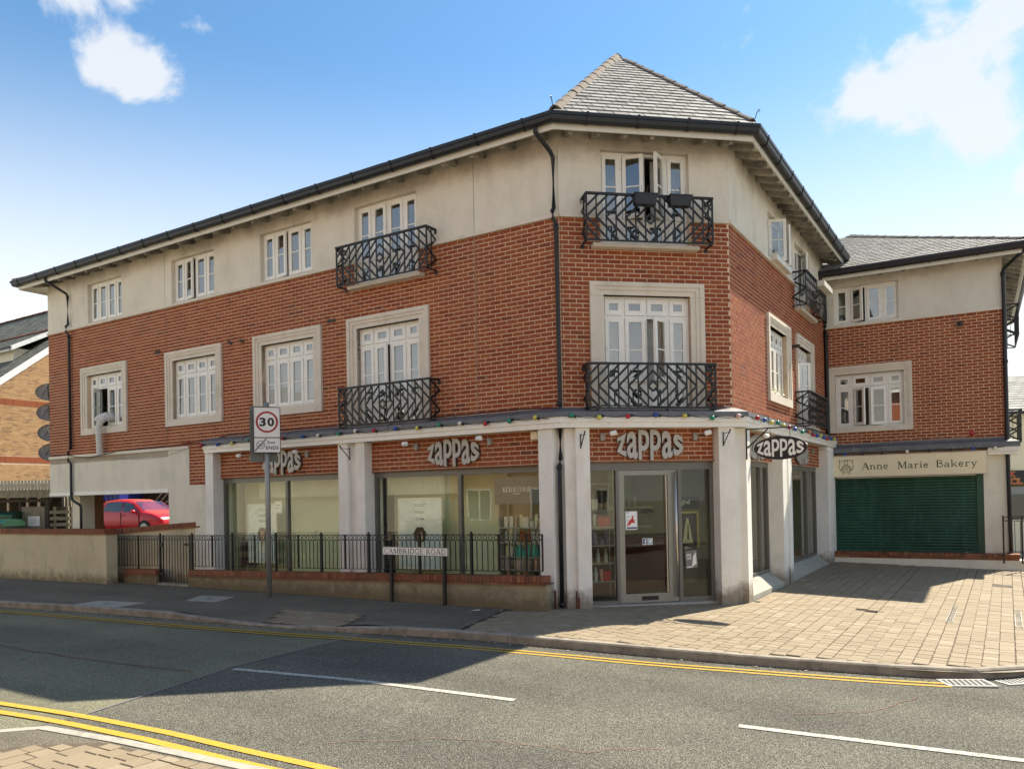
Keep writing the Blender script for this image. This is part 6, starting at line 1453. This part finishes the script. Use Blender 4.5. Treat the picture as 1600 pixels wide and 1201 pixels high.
part('print', text_mb('20%', -.085, .20, .09, .045, -.0025, .001, .02), 'sign_white', fl, MLf); part('print', text_mb('OFF', -.085, .145, .09, .04, -.0025, .001, .02), 'sign_white', fl, MLf)
# framed posters
def poster(x0, x1, z0, z1, lab, flip=False):
    M_ = FA @ Tr(x0, .28, z0); t = thing('framed_poster', lab, 'poster', M_); W_, H_ = x1 - x0, z1 - z0
    part('frame', MB().box(0, .035, 0, .03, 0, H_).box(W_ - .035, W_, 0, .03, 0, H_).box(.035, W_ - .035, .001, .03, 0, .035).box(.035, W_ - .035, .001, .03, H_ - .035, H_), 'white_paint', t, M_)
    part('sheet', MB().box(.034, W_ - .034, .012, .02, .034, H_ - .034), 'poster_white', t, M_)
    part('print', MB().box(.036, W_ - .036, .0105, .0118, .036, H_ * .50), 'poster_blue', t, M_)
    cx, cz = W_ * .50, H_ * .46; hair = []
    for k in range(48): a = 2 * math.pi * k / 48; r = (1 + .05 * math.sin(7 * a) + .035 * math.sin(13 * a + 1)); hair.append((cx + .15 * r * math.cos(a), cz + .03 + .155 * r * math.sin(a)))
    part('hair', MB().prism(hair, .0085, .010, f=EXZ), 'hair', t, M_)
    part('face', MB().prism([(cx + .068 * math.cos(a), cz + .0 + .098 * math.sin(a)) for a in [2 * math.pi * k / 20 for k in range(20)]], .0070, .0082, f=EXZ).prism([(cx - .035, cz - .07), (cx + .035, cz - .07), (cx + .06, cz - .26), (cx - .06, cz - .26)], .0071, .0083, f=EXZ), 'skin_print', t, M_)
    part('eyes', MB().box(cx - .038, cx - .014, .0063, .0068, cz + .015, cz + .024).box(cx + .012, cx + .036, .0063, .0068, cz + .015, cz + .024).box(cx - .016, cx + .014, .0062, .0067, cz - .048, cz - .036), 'hair', t, M_)
    part('blouse', MB().prism([(cx - .06, cz - .16), (cx - .02, cz - .24), (cx + .03, cz - .22), (cx + .06, cz - .15), (cx + .17, cz - .24), (cx + .19, cz - .36), (cx - .18, cz - .34), (cx - .15, cz - .22)], .0055, .0066, f=EXZ), 'sign_white', t, M_)
    sc_ = MB()
    for k in range(2):
        p = [(cx - .11 + .22 * i / 40 + .012 * math.sin(i * 1.7), .008, H_ * (.80 - .09 * k) + .025 * math.sin(i * .9 + k)) for i in range(41)]; sc_.tube(p, .0022, 4)
    part('script', sc_, 'print_grey', t, M_)
    part('small_print', MB().box(cx - .17, cx + .17, .010, .0115, H_ * .905, H_ * .912).box(cx - .12, cx + .12, .010, .0115, H_ * .885, H_ * .892), 'print_grey', t, M_)
    bl = MB()
    for k in range(5): a = [(-.20, -.30), (.18, -.30), (-.24, -.36), (.22, -.38), (.0, -.33)][k]; bl.prism([(cx + a[0] * 1.2 + .035 * math.cos(q) * (1 + .3 * math.sin(5 * q)), cz + a[1] - .02 + .03 * math.sin(q)) for q in [2 * math.pi * j / 16 for j in range(16)]], .009 - k * .0002, .0102 - k * .0002, f=EXZ)
    part('flowers', bl, 'sign_white', t, M_)
poster(7.62, 8.56, .50, 1.80, 'white framed poster of a curly-haired woman in the left window bay'); poster(11.98, 13.04, .50, 1.86, 'white framed poster of a curly-haired woman in the bay behind the street name')
nt_ = thing('window_notice', 'small white paper notice stuck inside the left window bay', 'notice', FA @ Tr(8.72, .1, 1.7)); part('sheet', MB().box(8.70, 8.92, .116, .118, 1.60, 1.85), 'sign_white', nt_, FA); part('print', MB().box(8.73, 8.86, .1145, .1155, 1.76, 1.77).box(8.73, 8.82, .1145, .1155, 1.70, 1.71), 'print_grey', nt_, FA)
ch = thing('salon_chair', 'dark red salon chair at the left end of the window display', 'chair', FA @ Tr(7.5, .45, 0)); part('seat', MB().box(7.30, 7.58, .34, .56, .42, .50), 'counter_red', ch, FA); part('backrest', MB().box(7.30, 7.36, .34, .56, .50, .95), 'counter_red', ch, FA); part('leg', MB().tube([(7.44, .45, .03), (7.44, .45, .42)], .03, 8), 'steel', ch, FA)

# ================================================================== YARD BEHIND THE WALL
struct('yard', MB().box(-40, 6.2, .1, 60, .35, .62), 'tarmac_yard', FA)
def at(x, y, d, z=None):     # a point of the yard given by its direction in the picture and its distance
    v = fw + rt * ((x - 800) / CF) + up * ((764.7 - y) / CF); p = CAMP + v * (d / v.y)
    return p
# red hatchback
cpos = at(219, 825, 31.5); MC = Tr(cpos.x, cpos.y, .62) @ Rz(-24)
car = thing('parked_car', 'small red hatchback parked in the yard beyond the undercroft', 'car', MC)
SEC = [(-1.98, .74, .42, .86, .45), (-1.90, .80, .30, .95, .62), (-1.62, .84, .24, 1.05, .80), (-1.25, .86, .22, 1.38, .62), (-.60, .87, .20, 1.44, .60), (.05, .87, .20, 1.42, .60), (.45, .87, .20, 1.30, .63), (.98, .86, .21, .98, .72), (1.50, .84, .23, .88, .74), (1.85, .78, .28, .76, .66), (1.98, .66, .36, .62, .55)]
mb = MB(); vs = []; n = 16
for x, hw, zb, zt, tw_ in SEC:
    zs = min(.90, zt - .02); pr = [(hw * .86, zb), (hw, zb + .12), (hw * 1.0, zb + (zs - zb) * .6), (hw * .97, zs), (hw * .93 if zt < 1.1 else (hw * .93 + tw_) / 2 + .04, zs + (zt - zs) * .45), (tw_ + .02, zs + (zt - zs) * .85), (tw_ * .8, zt), (tw_ * .3, zt + .012)]
    ring = [(x, -a, b) for a, b in pr] + [(x, a, b) for a, b in pr[::-1]]; vs += ring
fs = [(i * n + j, (i + 1) * n + j, (i + 1) * n + (j + 1) % n, i * n + (j + 1) % n) for i in range(len(SEC) - 1) for j in range(n)] + [tuple(range(n)), tuple((len(SEC) - 1) * n + j for j in range(n - 1, -1, -1))]
mb.add(vs, fs); cb = part('body', mb, 'car_paint', car, MC, smooth=True)
def carquad(name, P, mat, off=(0, -.012, .01)):
    o = Vector(off); vs = [Vector(p) + o for p in P] + [Vector(p) for p in P]; n = len(P)
    part(name, MB().add(vs, [tuple(range(n)), tuple(range(2 * n - 1, n - 1, -1))] + [(i, n + i, n + (i + 1) % n, (i + 1) % n) for i in range(n)]), mat, car, MC)
for s in (-1, 1):
    carquad('side_window', [(-.02, s * .80, .93), (.84, s * .80, .92), (.40, s * .67, 1.27), (-.02, s * .66, 1.33)], 'car_glass', (0, s * .03, .0)); carquad('side_window', [(-1.15, s * .78, .98), (-.08, s * .80, .935), (-.08, s * .66, 1.34), (-.95, s * .66, 1.33)], 'car_glass', (0, s * .03, .0))
carquad('windscreen', [(.96, -.70, .985), (.96, .70, .985), (.42, .60, 1.33), (.42, -.60, 1.33)], 'glass', (.03, 0, .02)); carquad('rear_window', [(-1.66, -.68, 1.07), (-1.66, .68, 1.07), (-1.30, .58, 1.36), (-1.30, -.58, 1.36)], 'car_glass', (-.03, 0, .02))
for s in (-1, 1):
    part('door_mirror', MB().sphere((.72, s * .95, .96), .09, .11, .07, n=10, k=6), 'car_paint', car, MC, smooth=True)
    part('headlight', MB().sphere((1.80, s * .62, .66), .14, .14, .07, n=10, k=6), 'p_silver', car, MC, smooth=True)
    for x in (-1.22, 1.22):
        wh = part('wheel', MB().tube([(x, s * .70, .31), (x, s * .88, .31)], .31, 20), 'tyre', car, MC); part('rim', MB().tube([(x, s * .70, .31), (x, s * .893, .31)], .20, 14), 'p_silver', wh, MC)
for x0_ in (-.05, .93): part('door_seam', MB().box(x0_, x0_ + .015, -.885, -.86, .36, .92), 'print_black', car, MC)
part('door_handle', MB().box(.02, .16, -.90, -.87, .80, .83), 'car_paint', car, MC); part('sill_trim', MB().box(-.9, .9, -.885, -.85, .22, .30), 'print_black', car, MC)
for s in (-1, 1): part('pillar', MB().tube([(.93, s * .76, .98), (.42, s * .655, 1.33)], .022, 6), 'car_paint', car, MC)
part('grille', MB().box(1.965, 2.0, -.35, .35, .40, .56), 'print_black', car, MC); part('number_plate', MB().box(2.0, 2.012, -.26, .26, .43, .53), 'sign_white', car, MC)
# blue container and a dark lean-to behind the car
bp = at(155, 818, 38); MB_ = Tr(bp.x, bp.y, .62) @ Rz(0)
bc = thing('blue_container', 'dark blue corrugated container behind the red car', 'container', MB_)
part('wall', MB().box(-.3, 1.0, 0, 2.4, 0, 2.6), 'container_blue', bc, MB_)
me = cached(('rib', 1), lambda: MB().prism([(0, 0), (.03, -.05), (.10, -.05), (.13, 0)], 0.02, 2.55), 'container_blue')
for i in range(6): place('rib', me, bc, MB_ @ Tr(-.25 + .2 * i, -.001, 0))
lp = at(190, 818, 39.5); MLn = Tr(lp.x, lp.y, .62)
ln_ = thing('lean_to', 'dark lean-to with a corrugated roof behind the red car', 'shed', MLn)
part('wall', MB().box(.2, 5, 1.5, 1.6, 0, 2.2).box(-.1, .0, 0, 1.5, 0, 2.3), 'dark_timber', ln_, MLn); part('post', MB().box(-.02, .08, -.1, 0, 0, 2.35), 'p_silver', ln_, MLn)
for i in range(24): place('roof_sheet', cached(('roof_sheet', 1), lambda: MB().prism([(0, 2.25), (.03, 2.29), (.10, 2.29), (.13, 2.25), (.2, 2.25), (.2, 2.24), (0, 2.24)], -.3, 1.7, f=EXZ), 'print_grey'), ln_, MLn @ Tr(.2 * i, 0, 0))
tagged('ladder_frame', MB().tube([(0, 0, .2), (1.4, .2, 2.0)], .03, 6).tube([(.3, 0, .2), (1.7, .2, 2.0)], .03, 6).tube([(1, .1, 1.0), (2.6, .3, 2.1)], .03, 6), 'p_tan', 'leaning poles in the dark lean-to behind the car', 'poles', MLn @ Tr(.4, .7, 0))
# timber gate, bins, slatted screen, trellis left of the building
gp = at(33, 818, 24.5); MG = Tr(gp.x, gp.y, .62)
gd = thing('timber_gate', 'weathered timber board gate with a white notice, left of the building', 'gate', MG)
for i in range(7): place('board', cached(('board', 1), lambda: MB().box(.004, .105, 0, .03, -.4, 1.22), 'old_timber'), gd, MG @ Tr(.105 * i, 0, 0))
part('frame', MB().box(-.06, 0, -.02, .05, -.4, 1.35).box(.74, .86, -.02, .05, -.4, 1.5), 'dark_timber', gd, MG)
part('notice', MB().box(.22, .58, -.012, 0, .62, .92), 'sign_white', gd, MG); part('notice_text', MB().box(.26, .52, -.0135, -.0125, .85, .86).box(.26, .54, -.0135, -.0125, .80, .81).box(.26, .50, -.0135, -.0125, .75, .76).box(.26, .46, -.0135, -.0125, .70, .71), 'print_grey', gd, MG)
sc2 = thing('slatted_screen', 'rough horizontal slatted timber screen beside the left end wall', 'screen', MG @ Tr(.9, 0, 0))
for i in range(8): place('slat', cached(('slat', 'pallet'), lambda: MB().box(0, .62, 0, .03, 0, .10), 'old_timber'), sc2, MG @ Tr(.9, -.02, -.35 + .19 * i) @ Ry(R(-1, 1)))
part('backing', MB().box(.92, 1.5, .10, .14, -.4, 1.2), 'dark_timber', sc2, MG); part('upright', MB().box(1.0, 1.08, .012, .09, -.4, 1.2).box(1.38, 1.46, .012, .09, -.4, 1.2), 'old_timber', sc2, MG)
sh_ = thing('yard_shed', 'low dark shed with a weathered flat roof at the far left', 'shed', MG @ Tr(-1.5, .6, 0))
part('wall', MB().box(-6, -.1, 1.0, 1.1, -.3, 1.55).box(-.1, .86, .7, .8, -.3, 1.5), 'dark_timber', sh_, MG); part('roof', MB().box(-6, 1.5, -.1, 2.2, 1.62, 1.72).box(-6, 1.5, -.14, -.1, 1.50, 1.74), 'old_timber', sh_, MG)
part('beam', MB().box(-6, .9, .0, .1, 1.36, 1.46), 'dark_timber', sh_, MG)
for x in (-1.0, -.45, .15, .5): part('post', MB().box(x, x + .06, .02, .08, 1.1, 1.5), 'p_tan', sh_, MG)
tr_ = thing('trellis_fence', 'pale slatted fence top showing above the shed roof at the left', 'fence', MG @ Tr(-2, 2.5, 0))
for i in range(50): place('pale', cached(('pale', 1), lambda: MB().box(.01, .10, 0, .02, .2, 2.12), 'concrete'), tr_, MG @ Tr(-5 + .115 * i, 2.5, 0))
part('rail', MB().box(-5, .8, 2.53, 2.57, 1.95, 2.02), 'concrete', tr_, MG)
def bin_(M_, lab, txt=None):
    t = thing('wheelie_bin', lab, 'bin', M_, 'green bins in the yard')
    part('body', MB().add([(-.52, -.35, 0), (.52, -.35, 0), (.52, .35, 0), (-.52, .35, 0), (-.60, -.42, 1.0), (.60, -.42, 1.0), (.60, .42, 1.0), (-.60, .42, 1.0)], [(0, 3, 2, 1), (4, 5, 6, 7), (0, 1, 5, 4), (1, 2, 6, 5), (2, 3, 7, 6), (3, 0, 4, 7)]), 'bin_green', t, M_)
    part('lid', MB().prism([(-.46, 1.0), (-.45, 1.08), (-.25, 1.17), (.05, 1.21), (.3, 1.18), (.46, 1.06), (.46, 1.0)], -.64, .64, f=lambda y, z, h: (h, y, z)), 'bin_green', t, M_)
    part('rim', MB().box(-.64, .64, -.48, -.43, .96, 1.02), 'bin_green', t, M_)
    if txt:
        part('graffiti', text_mb(txt[0], -.30, .58, .62, .20, -.405, .003, .03), 'sign_white', t, M_); part('graffiti', text_mb(txt[1], -.30, .34, .66, .20, -.40, .003, .03), 'sign_white', t, M_)
b1 = at(24, 815, 23.4); bin_(Tr(b1.x - .62, b1.y, .28) @ Rz(-6), 'front green wheeled bin with white lettering sprayed on it', ('NOAPP', 'STOPUS'))
b2 = at(2, 815, 24.3); bin_(Tr(b2.x - .1, b2.y, .50) @ Rz(5), 'rear green wheeled bin with a domed lid at the picture edge')

# neighbouring house behind, left
nh = thing('brick_house', 'yellow brick house with white verge and slate roof behind the left end', 'house', FA @ Tr(-8, 3, 0))
tgx = -16.0; RY = 13.0; rz = lambda y: 7.63 + .8025 * (y - 6.25); zr = rz(RY); Y0 = 3.6
gv = [(Y0 + .3, .3), (Y0 + .3, rz(Y0 + .3) - .12), (RY, zr - .12), (2 * RY - Y0 - .3, rz(Y0 + .3) - .12), (2 * RY - Y0 - .3, .3)]
part('gable_wall', MB().prism(gv, tgx - .3, tgx, f=lambda y, z, h: (h, y, z)), 'mortar', nh, FA)
FG = FA @ Tr(tgx, 0, 0) @ Rz(90)
BND = ((3.84, 4.12), (6.42, 6.70)); mbx = MB()
for r in brick_rects(Y0 + .3, 11.5, 1.0, 11.8, [], phase=.1):
    zm_ = (r[2] + r[3]) / 2
    if r[3] > rz(r[0]) - .12 or any(a_ - .03 < zm_ < b_ + .03 for a_, b_ in BND): continue
    d = R(-.003, .002); mbx.add([(r[0], -.006 + d, r[2]), (r[1], -.006 + d, r[2]), (r[1], -.006 + d, r[3]), (r[0], -.006 + d, r[3]), (r[0], .01, r[2]), (r[1], .01, r[2]), (r[1], .01, r[3]), (r[0], .01, r[3])], [(0, 1, 2, 3), (0, 4, 5, 1), (1, 5, 6, 2), (2, 6, 7, 3), (3, 7, 4, 0)], 0, R(.01, .99))
part('brickwork', mbx, 'yellow_brick', nh, FG, kind='stuff')
sm_ = MB()
for z0_, z1_ in BND:
    for i in range(95): x = Y0 + .3 + .075 * i; sm_.add([(x + .005, -.012, z0_), (x + .07, -.012, z0_), (x + .07, -.012, z1_), (x + .005, -.012, z1_), (x + .005, .01, z0_), (x + .07, .01, z0_), (x + .07, .01, z1_), (x + .005, .01, z1_)], [(0, 1, 2, 3), (0, 4, 5, 1), (1, 5, 6, 2), (2, 6, 7, 3), (3, 7, 4, 0)], 0, R(.5, .9))
part('soldier_course', sm_, 'brick', nh, FG, kind='stuff')
vp = [(Y0, rz(Y0)), (RY, zr), (RY, zr - .34), (Y0, rz(Y0) - .34)]
part('verge_board', MB().prism(vp, tgx - .02, tgx + .06, f=lambda y, z, h: (h, y, z)), 'roof_edge', nh, FA)
R0 = FA @ Vector((tgx + .02, Y0 - .1, rz(Y0 - .1) + .03)); R1 = FA @ Vector((-45, Y0 - .1, rz(Y0 - .1) + .03)); R2 = FA @ Vector((-45, RY, zr + .03)); R3 = FA @ Vector((tgx + .02, RY, zr + .03)); R4 = FA @ Vector((tgx + .02, 2 * RY - Y0, rz(Y0))); R5 = FA @ Vector((-45, 2 * RY - Y0, rz(Y0)))
rm = MB(); slab(rm, [R1, R0, R3, R2], .08); slab(rm, [R4, R5, R2, R3], .08); nr = part('roof', rm, 'dark_timber', nh)
PN = plane_frame(R1, R0, R3); wR = (R0 - R1).length; hR = (R3 - R0).length; slates(PN, [(wR - 14, 0), (wR, 0), (wR, hR), (wR - 14, hR)], nr, g=.25, wd=.33, mat='old_slate')
hip_tiles(R2 + Vector((0, 0, .03)), R3 + Vector((0, 0, .03)), nr, 'ridge_tile', .16, .6, 'coping_brick')
part('front_wall', MB().box(-45, tgx - .3, Y0 + .3, Y0 + .6, .3, rz(Y0 + .3) - .1), 'yellow_brick', nh, FA)
part('dormer_wall', MB().prism([(7.6, 8.3), (7.6, 9.35), (9.0, 9.35)], -23.5, -17.6, f=lambda y, z, h: (h, y, z)), 'cream_wall', nh, FA)
dro = part('dormer_roof', MB().prism([(7.35, 9.27), (9.6, 10.51), (9.6, 10.58), (7.35, 9.34)], -23.7, -17.35, f=lambda y, z, h: (h, y, z)), 'old_slate', nh, FA)
PQ = plane_frame(FA @ Vector((-23.7, 7.35, 9.35)), FA @ Vector((-17.35, 7.35, 9.35)), FA @ Vector((-17.35, 9.6, 10.59))); slates(PQ, [(0, 0), (6.35, 0), (6.35, 2.57), (0, 2.57)], dro, g=.25, wd=.33, mat='old_slate')
part('dormer_fascia', MB().prism([(7.33, 9.16), (9.6, 10.41), (9.6, 10.62), (7.33, 9.37)], -17.36, -17.20, f=lambda y, z, h: (h, y, z)).box(-23.7, -17.4, 7.28, 7.34, 9.14, 9.27), 'roof_edge', nh, FA); part('dormer_gutter', MB().box(-23.7, -17.2, 7.18, 7.279, 9.24, 9.33), 'black_plastic', nh, FA)
hip_tiles(FA @ Vector((-23.7, 9.6, 10.62)), FA @ Vector((-17.35, 9.6, 10.62)), dro, 'ridge_tile', .16, .6, 'coping_brick')

# building beyond the bakery at the right edge
rb = at(1576, 800, 27); MRb = Tr(rb.x - .4, rb.y, 0) @ Rz(-8)
nb = thing('corner_shop', 'cream shop building with slate roof and a red and yellow sign at the right edge', 'building', MRb)
part('wall', MB().box(0, 9, 0, .3, 2.35, 4.35).box(0, 9, .0, .3, -.6, .75).box(0, .2, 0, .3, .75, 2.35), 'cream_wall', nb, MRb)
part('sign_board', MB().box(.22, 3.0, -.06, 0, 1.92, 2.42), 'print_black', nb, MRb)
for txt, z, x_ in (('KEBAB', 2.2, .05), ('CLUB', 1.96, .3)):
    pass
part('lettering', text_mb('K', .42, 2.20, .20, .19, -.064, .002, .055), 'shop_yellow', nb, MRb); part('lettering', text_mb('K', .43, 2.21, .18, .17, -.069, .002, .02), 'shop_red', nb, MRb)
part('lettering', text_mb('CL', .40, 1.95, .42, .21, -.064, .002, .055), 'shop_yellow', nb, MRb); part('lettering', text_mb('CL', .415, 1.965, .39, .18, -.069, .002, .02), 'shop_red', nb, MRb)
part('shop_window', MB().box(.2, 4, .05, .08, .75, 1.9), 'car_glass', nb, MRb); part('window_frame', MB().box(.2, 4, .0, .06, 1.86, 1.92).box(.2, .26, .0, .06, .75, 1.86), 'wood_brown', nb, MRb)
part('gutter', MB().box(-.1, 9, -.28, -.18, 4.32, 4.42), 'black_plastic', nb, MRb)
q0, q1, q2, q3 = [MRb @ Vector(v) for v in ((-.1, -.25, 4.40), (9, -.25, 4.40), (9, 4.5, 6.2), (-.1, 4.5, 6.2))]
rm = MB(); slab(rm, [q0, q1, q2, q3], .08); nr2 = part('roof', rm, 'dark_timber', nb); PR = plane_frame(q0, q1, q2); slates(PR, [(0, 0), (9.1, 0), (9.1, 5.07), (0, 5.07)], nr2, g=.33, wd=.4)
struct('far_paving', MB().box(-6, 30, -14, .0, -.7, -.32), 'concrete', MRb)

# ================================================================== OPPOSITE SIDE OF THE STREET (behind the camera, seen in the glass)
def opposite(x0, x1, hgt, wallmat, lab, nwin, roofh=2.6, yb=-15.5, lo=0):
    M_ = FA @ Tr(x1, yb, 0) @ Rz(180); t = thing('opposite_building', lab, 'building', M_); W_ = x1 - x0
    part('wall', MB().box(0, W_, 0, .3, 0, hgt), wallmat, t, M_)
    part('roof', MB().prism([(-.4, hgt), (4, hgt + roofh), (8.4, hgt)], 0, W_, f=lambda y, z, h: (h, y, z)), 'slate', t, M_)
    part('eaves_board', MB().box(-.1, W_ + .1, -.45, -.35, hgt - .12, hgt + .06), 'roof_edge', t, M_)
    for fl_ in range(lo, int(hgt // 2.8)):
        for i in range(nwin):
            x = W_ * (i + .5) / nwin - .6; z = .9 + 2.8 * fl_
            w_ = part('window', MB().box(x, x + .07, -.04, .0, z, z + 1.3).box(x + 1.13, x + 1.2, -.04, 0, z, z + 1.3).box(x + .07, x + 1.13, -.041, 0, z, z + .07).box(x + .07, x + 1.13, -.041, 0, z + 1.23, z + 1.3).box(x + .57, x + .63, -.039, 0, z + .07, z + 1.23), 'white_paint', t, M_)
            part('pane', MB().box(x + .07, x + 1.13, -.02, -.005, z + .07, z + 1.23), 'car_glass', w_, M_)
opposite(-16, 1.5, 5.6, 'cream_wall', 'cream rendered house across the street, seen reflected in the shop windows', 5, lo=1)
opposite(1.8, 11, 6.0, 'yellow_brick', 'yellow brick terrace across the street, seen reflected in the upper windows', 3)
opposite(11.3, 27.6, 8.6, 'brick', 'red brick terrace set back across the street, added to darken the entrance reflections', 5, yb=-21)  # unseen terrace added to keep the pale horizon out of the door glass
opposite(28, 44, 5.6, 'cream_wall', 'pale building across the side road, seen reflected in the corner windows', 4)
hg = MB()
for _ in range(3200):
    x, y, z, s = R(1, 8), -13.6 + R(-.35, .35), R(.05, 1.0) + .08 * math.sin(_), R(.04, .09)
    Q = Tr(x, y, z) @ Rz(R(0, 360)) @ Rx(R(-70, 70)); hg.add([Q @ Vector(v) for v in ((-s, 0, 0), (0, -s * .6, 0), (s, 0, 0), (0, s * .6, .01))], [(0, 1, 2, 3)])
h_ = thing('hedge', 'clipped green hedge across the street, seen reflected in the shop windows', 'hedge', FA @ Tr(-1, -13.6, 0)); part('foliage', hg, 'hedge_leaf', h_, FA, kind='stuff'); part('stems', MB().box(1, 8, -13.7, -13.5, 0, .8), 'twig', h_, FA)
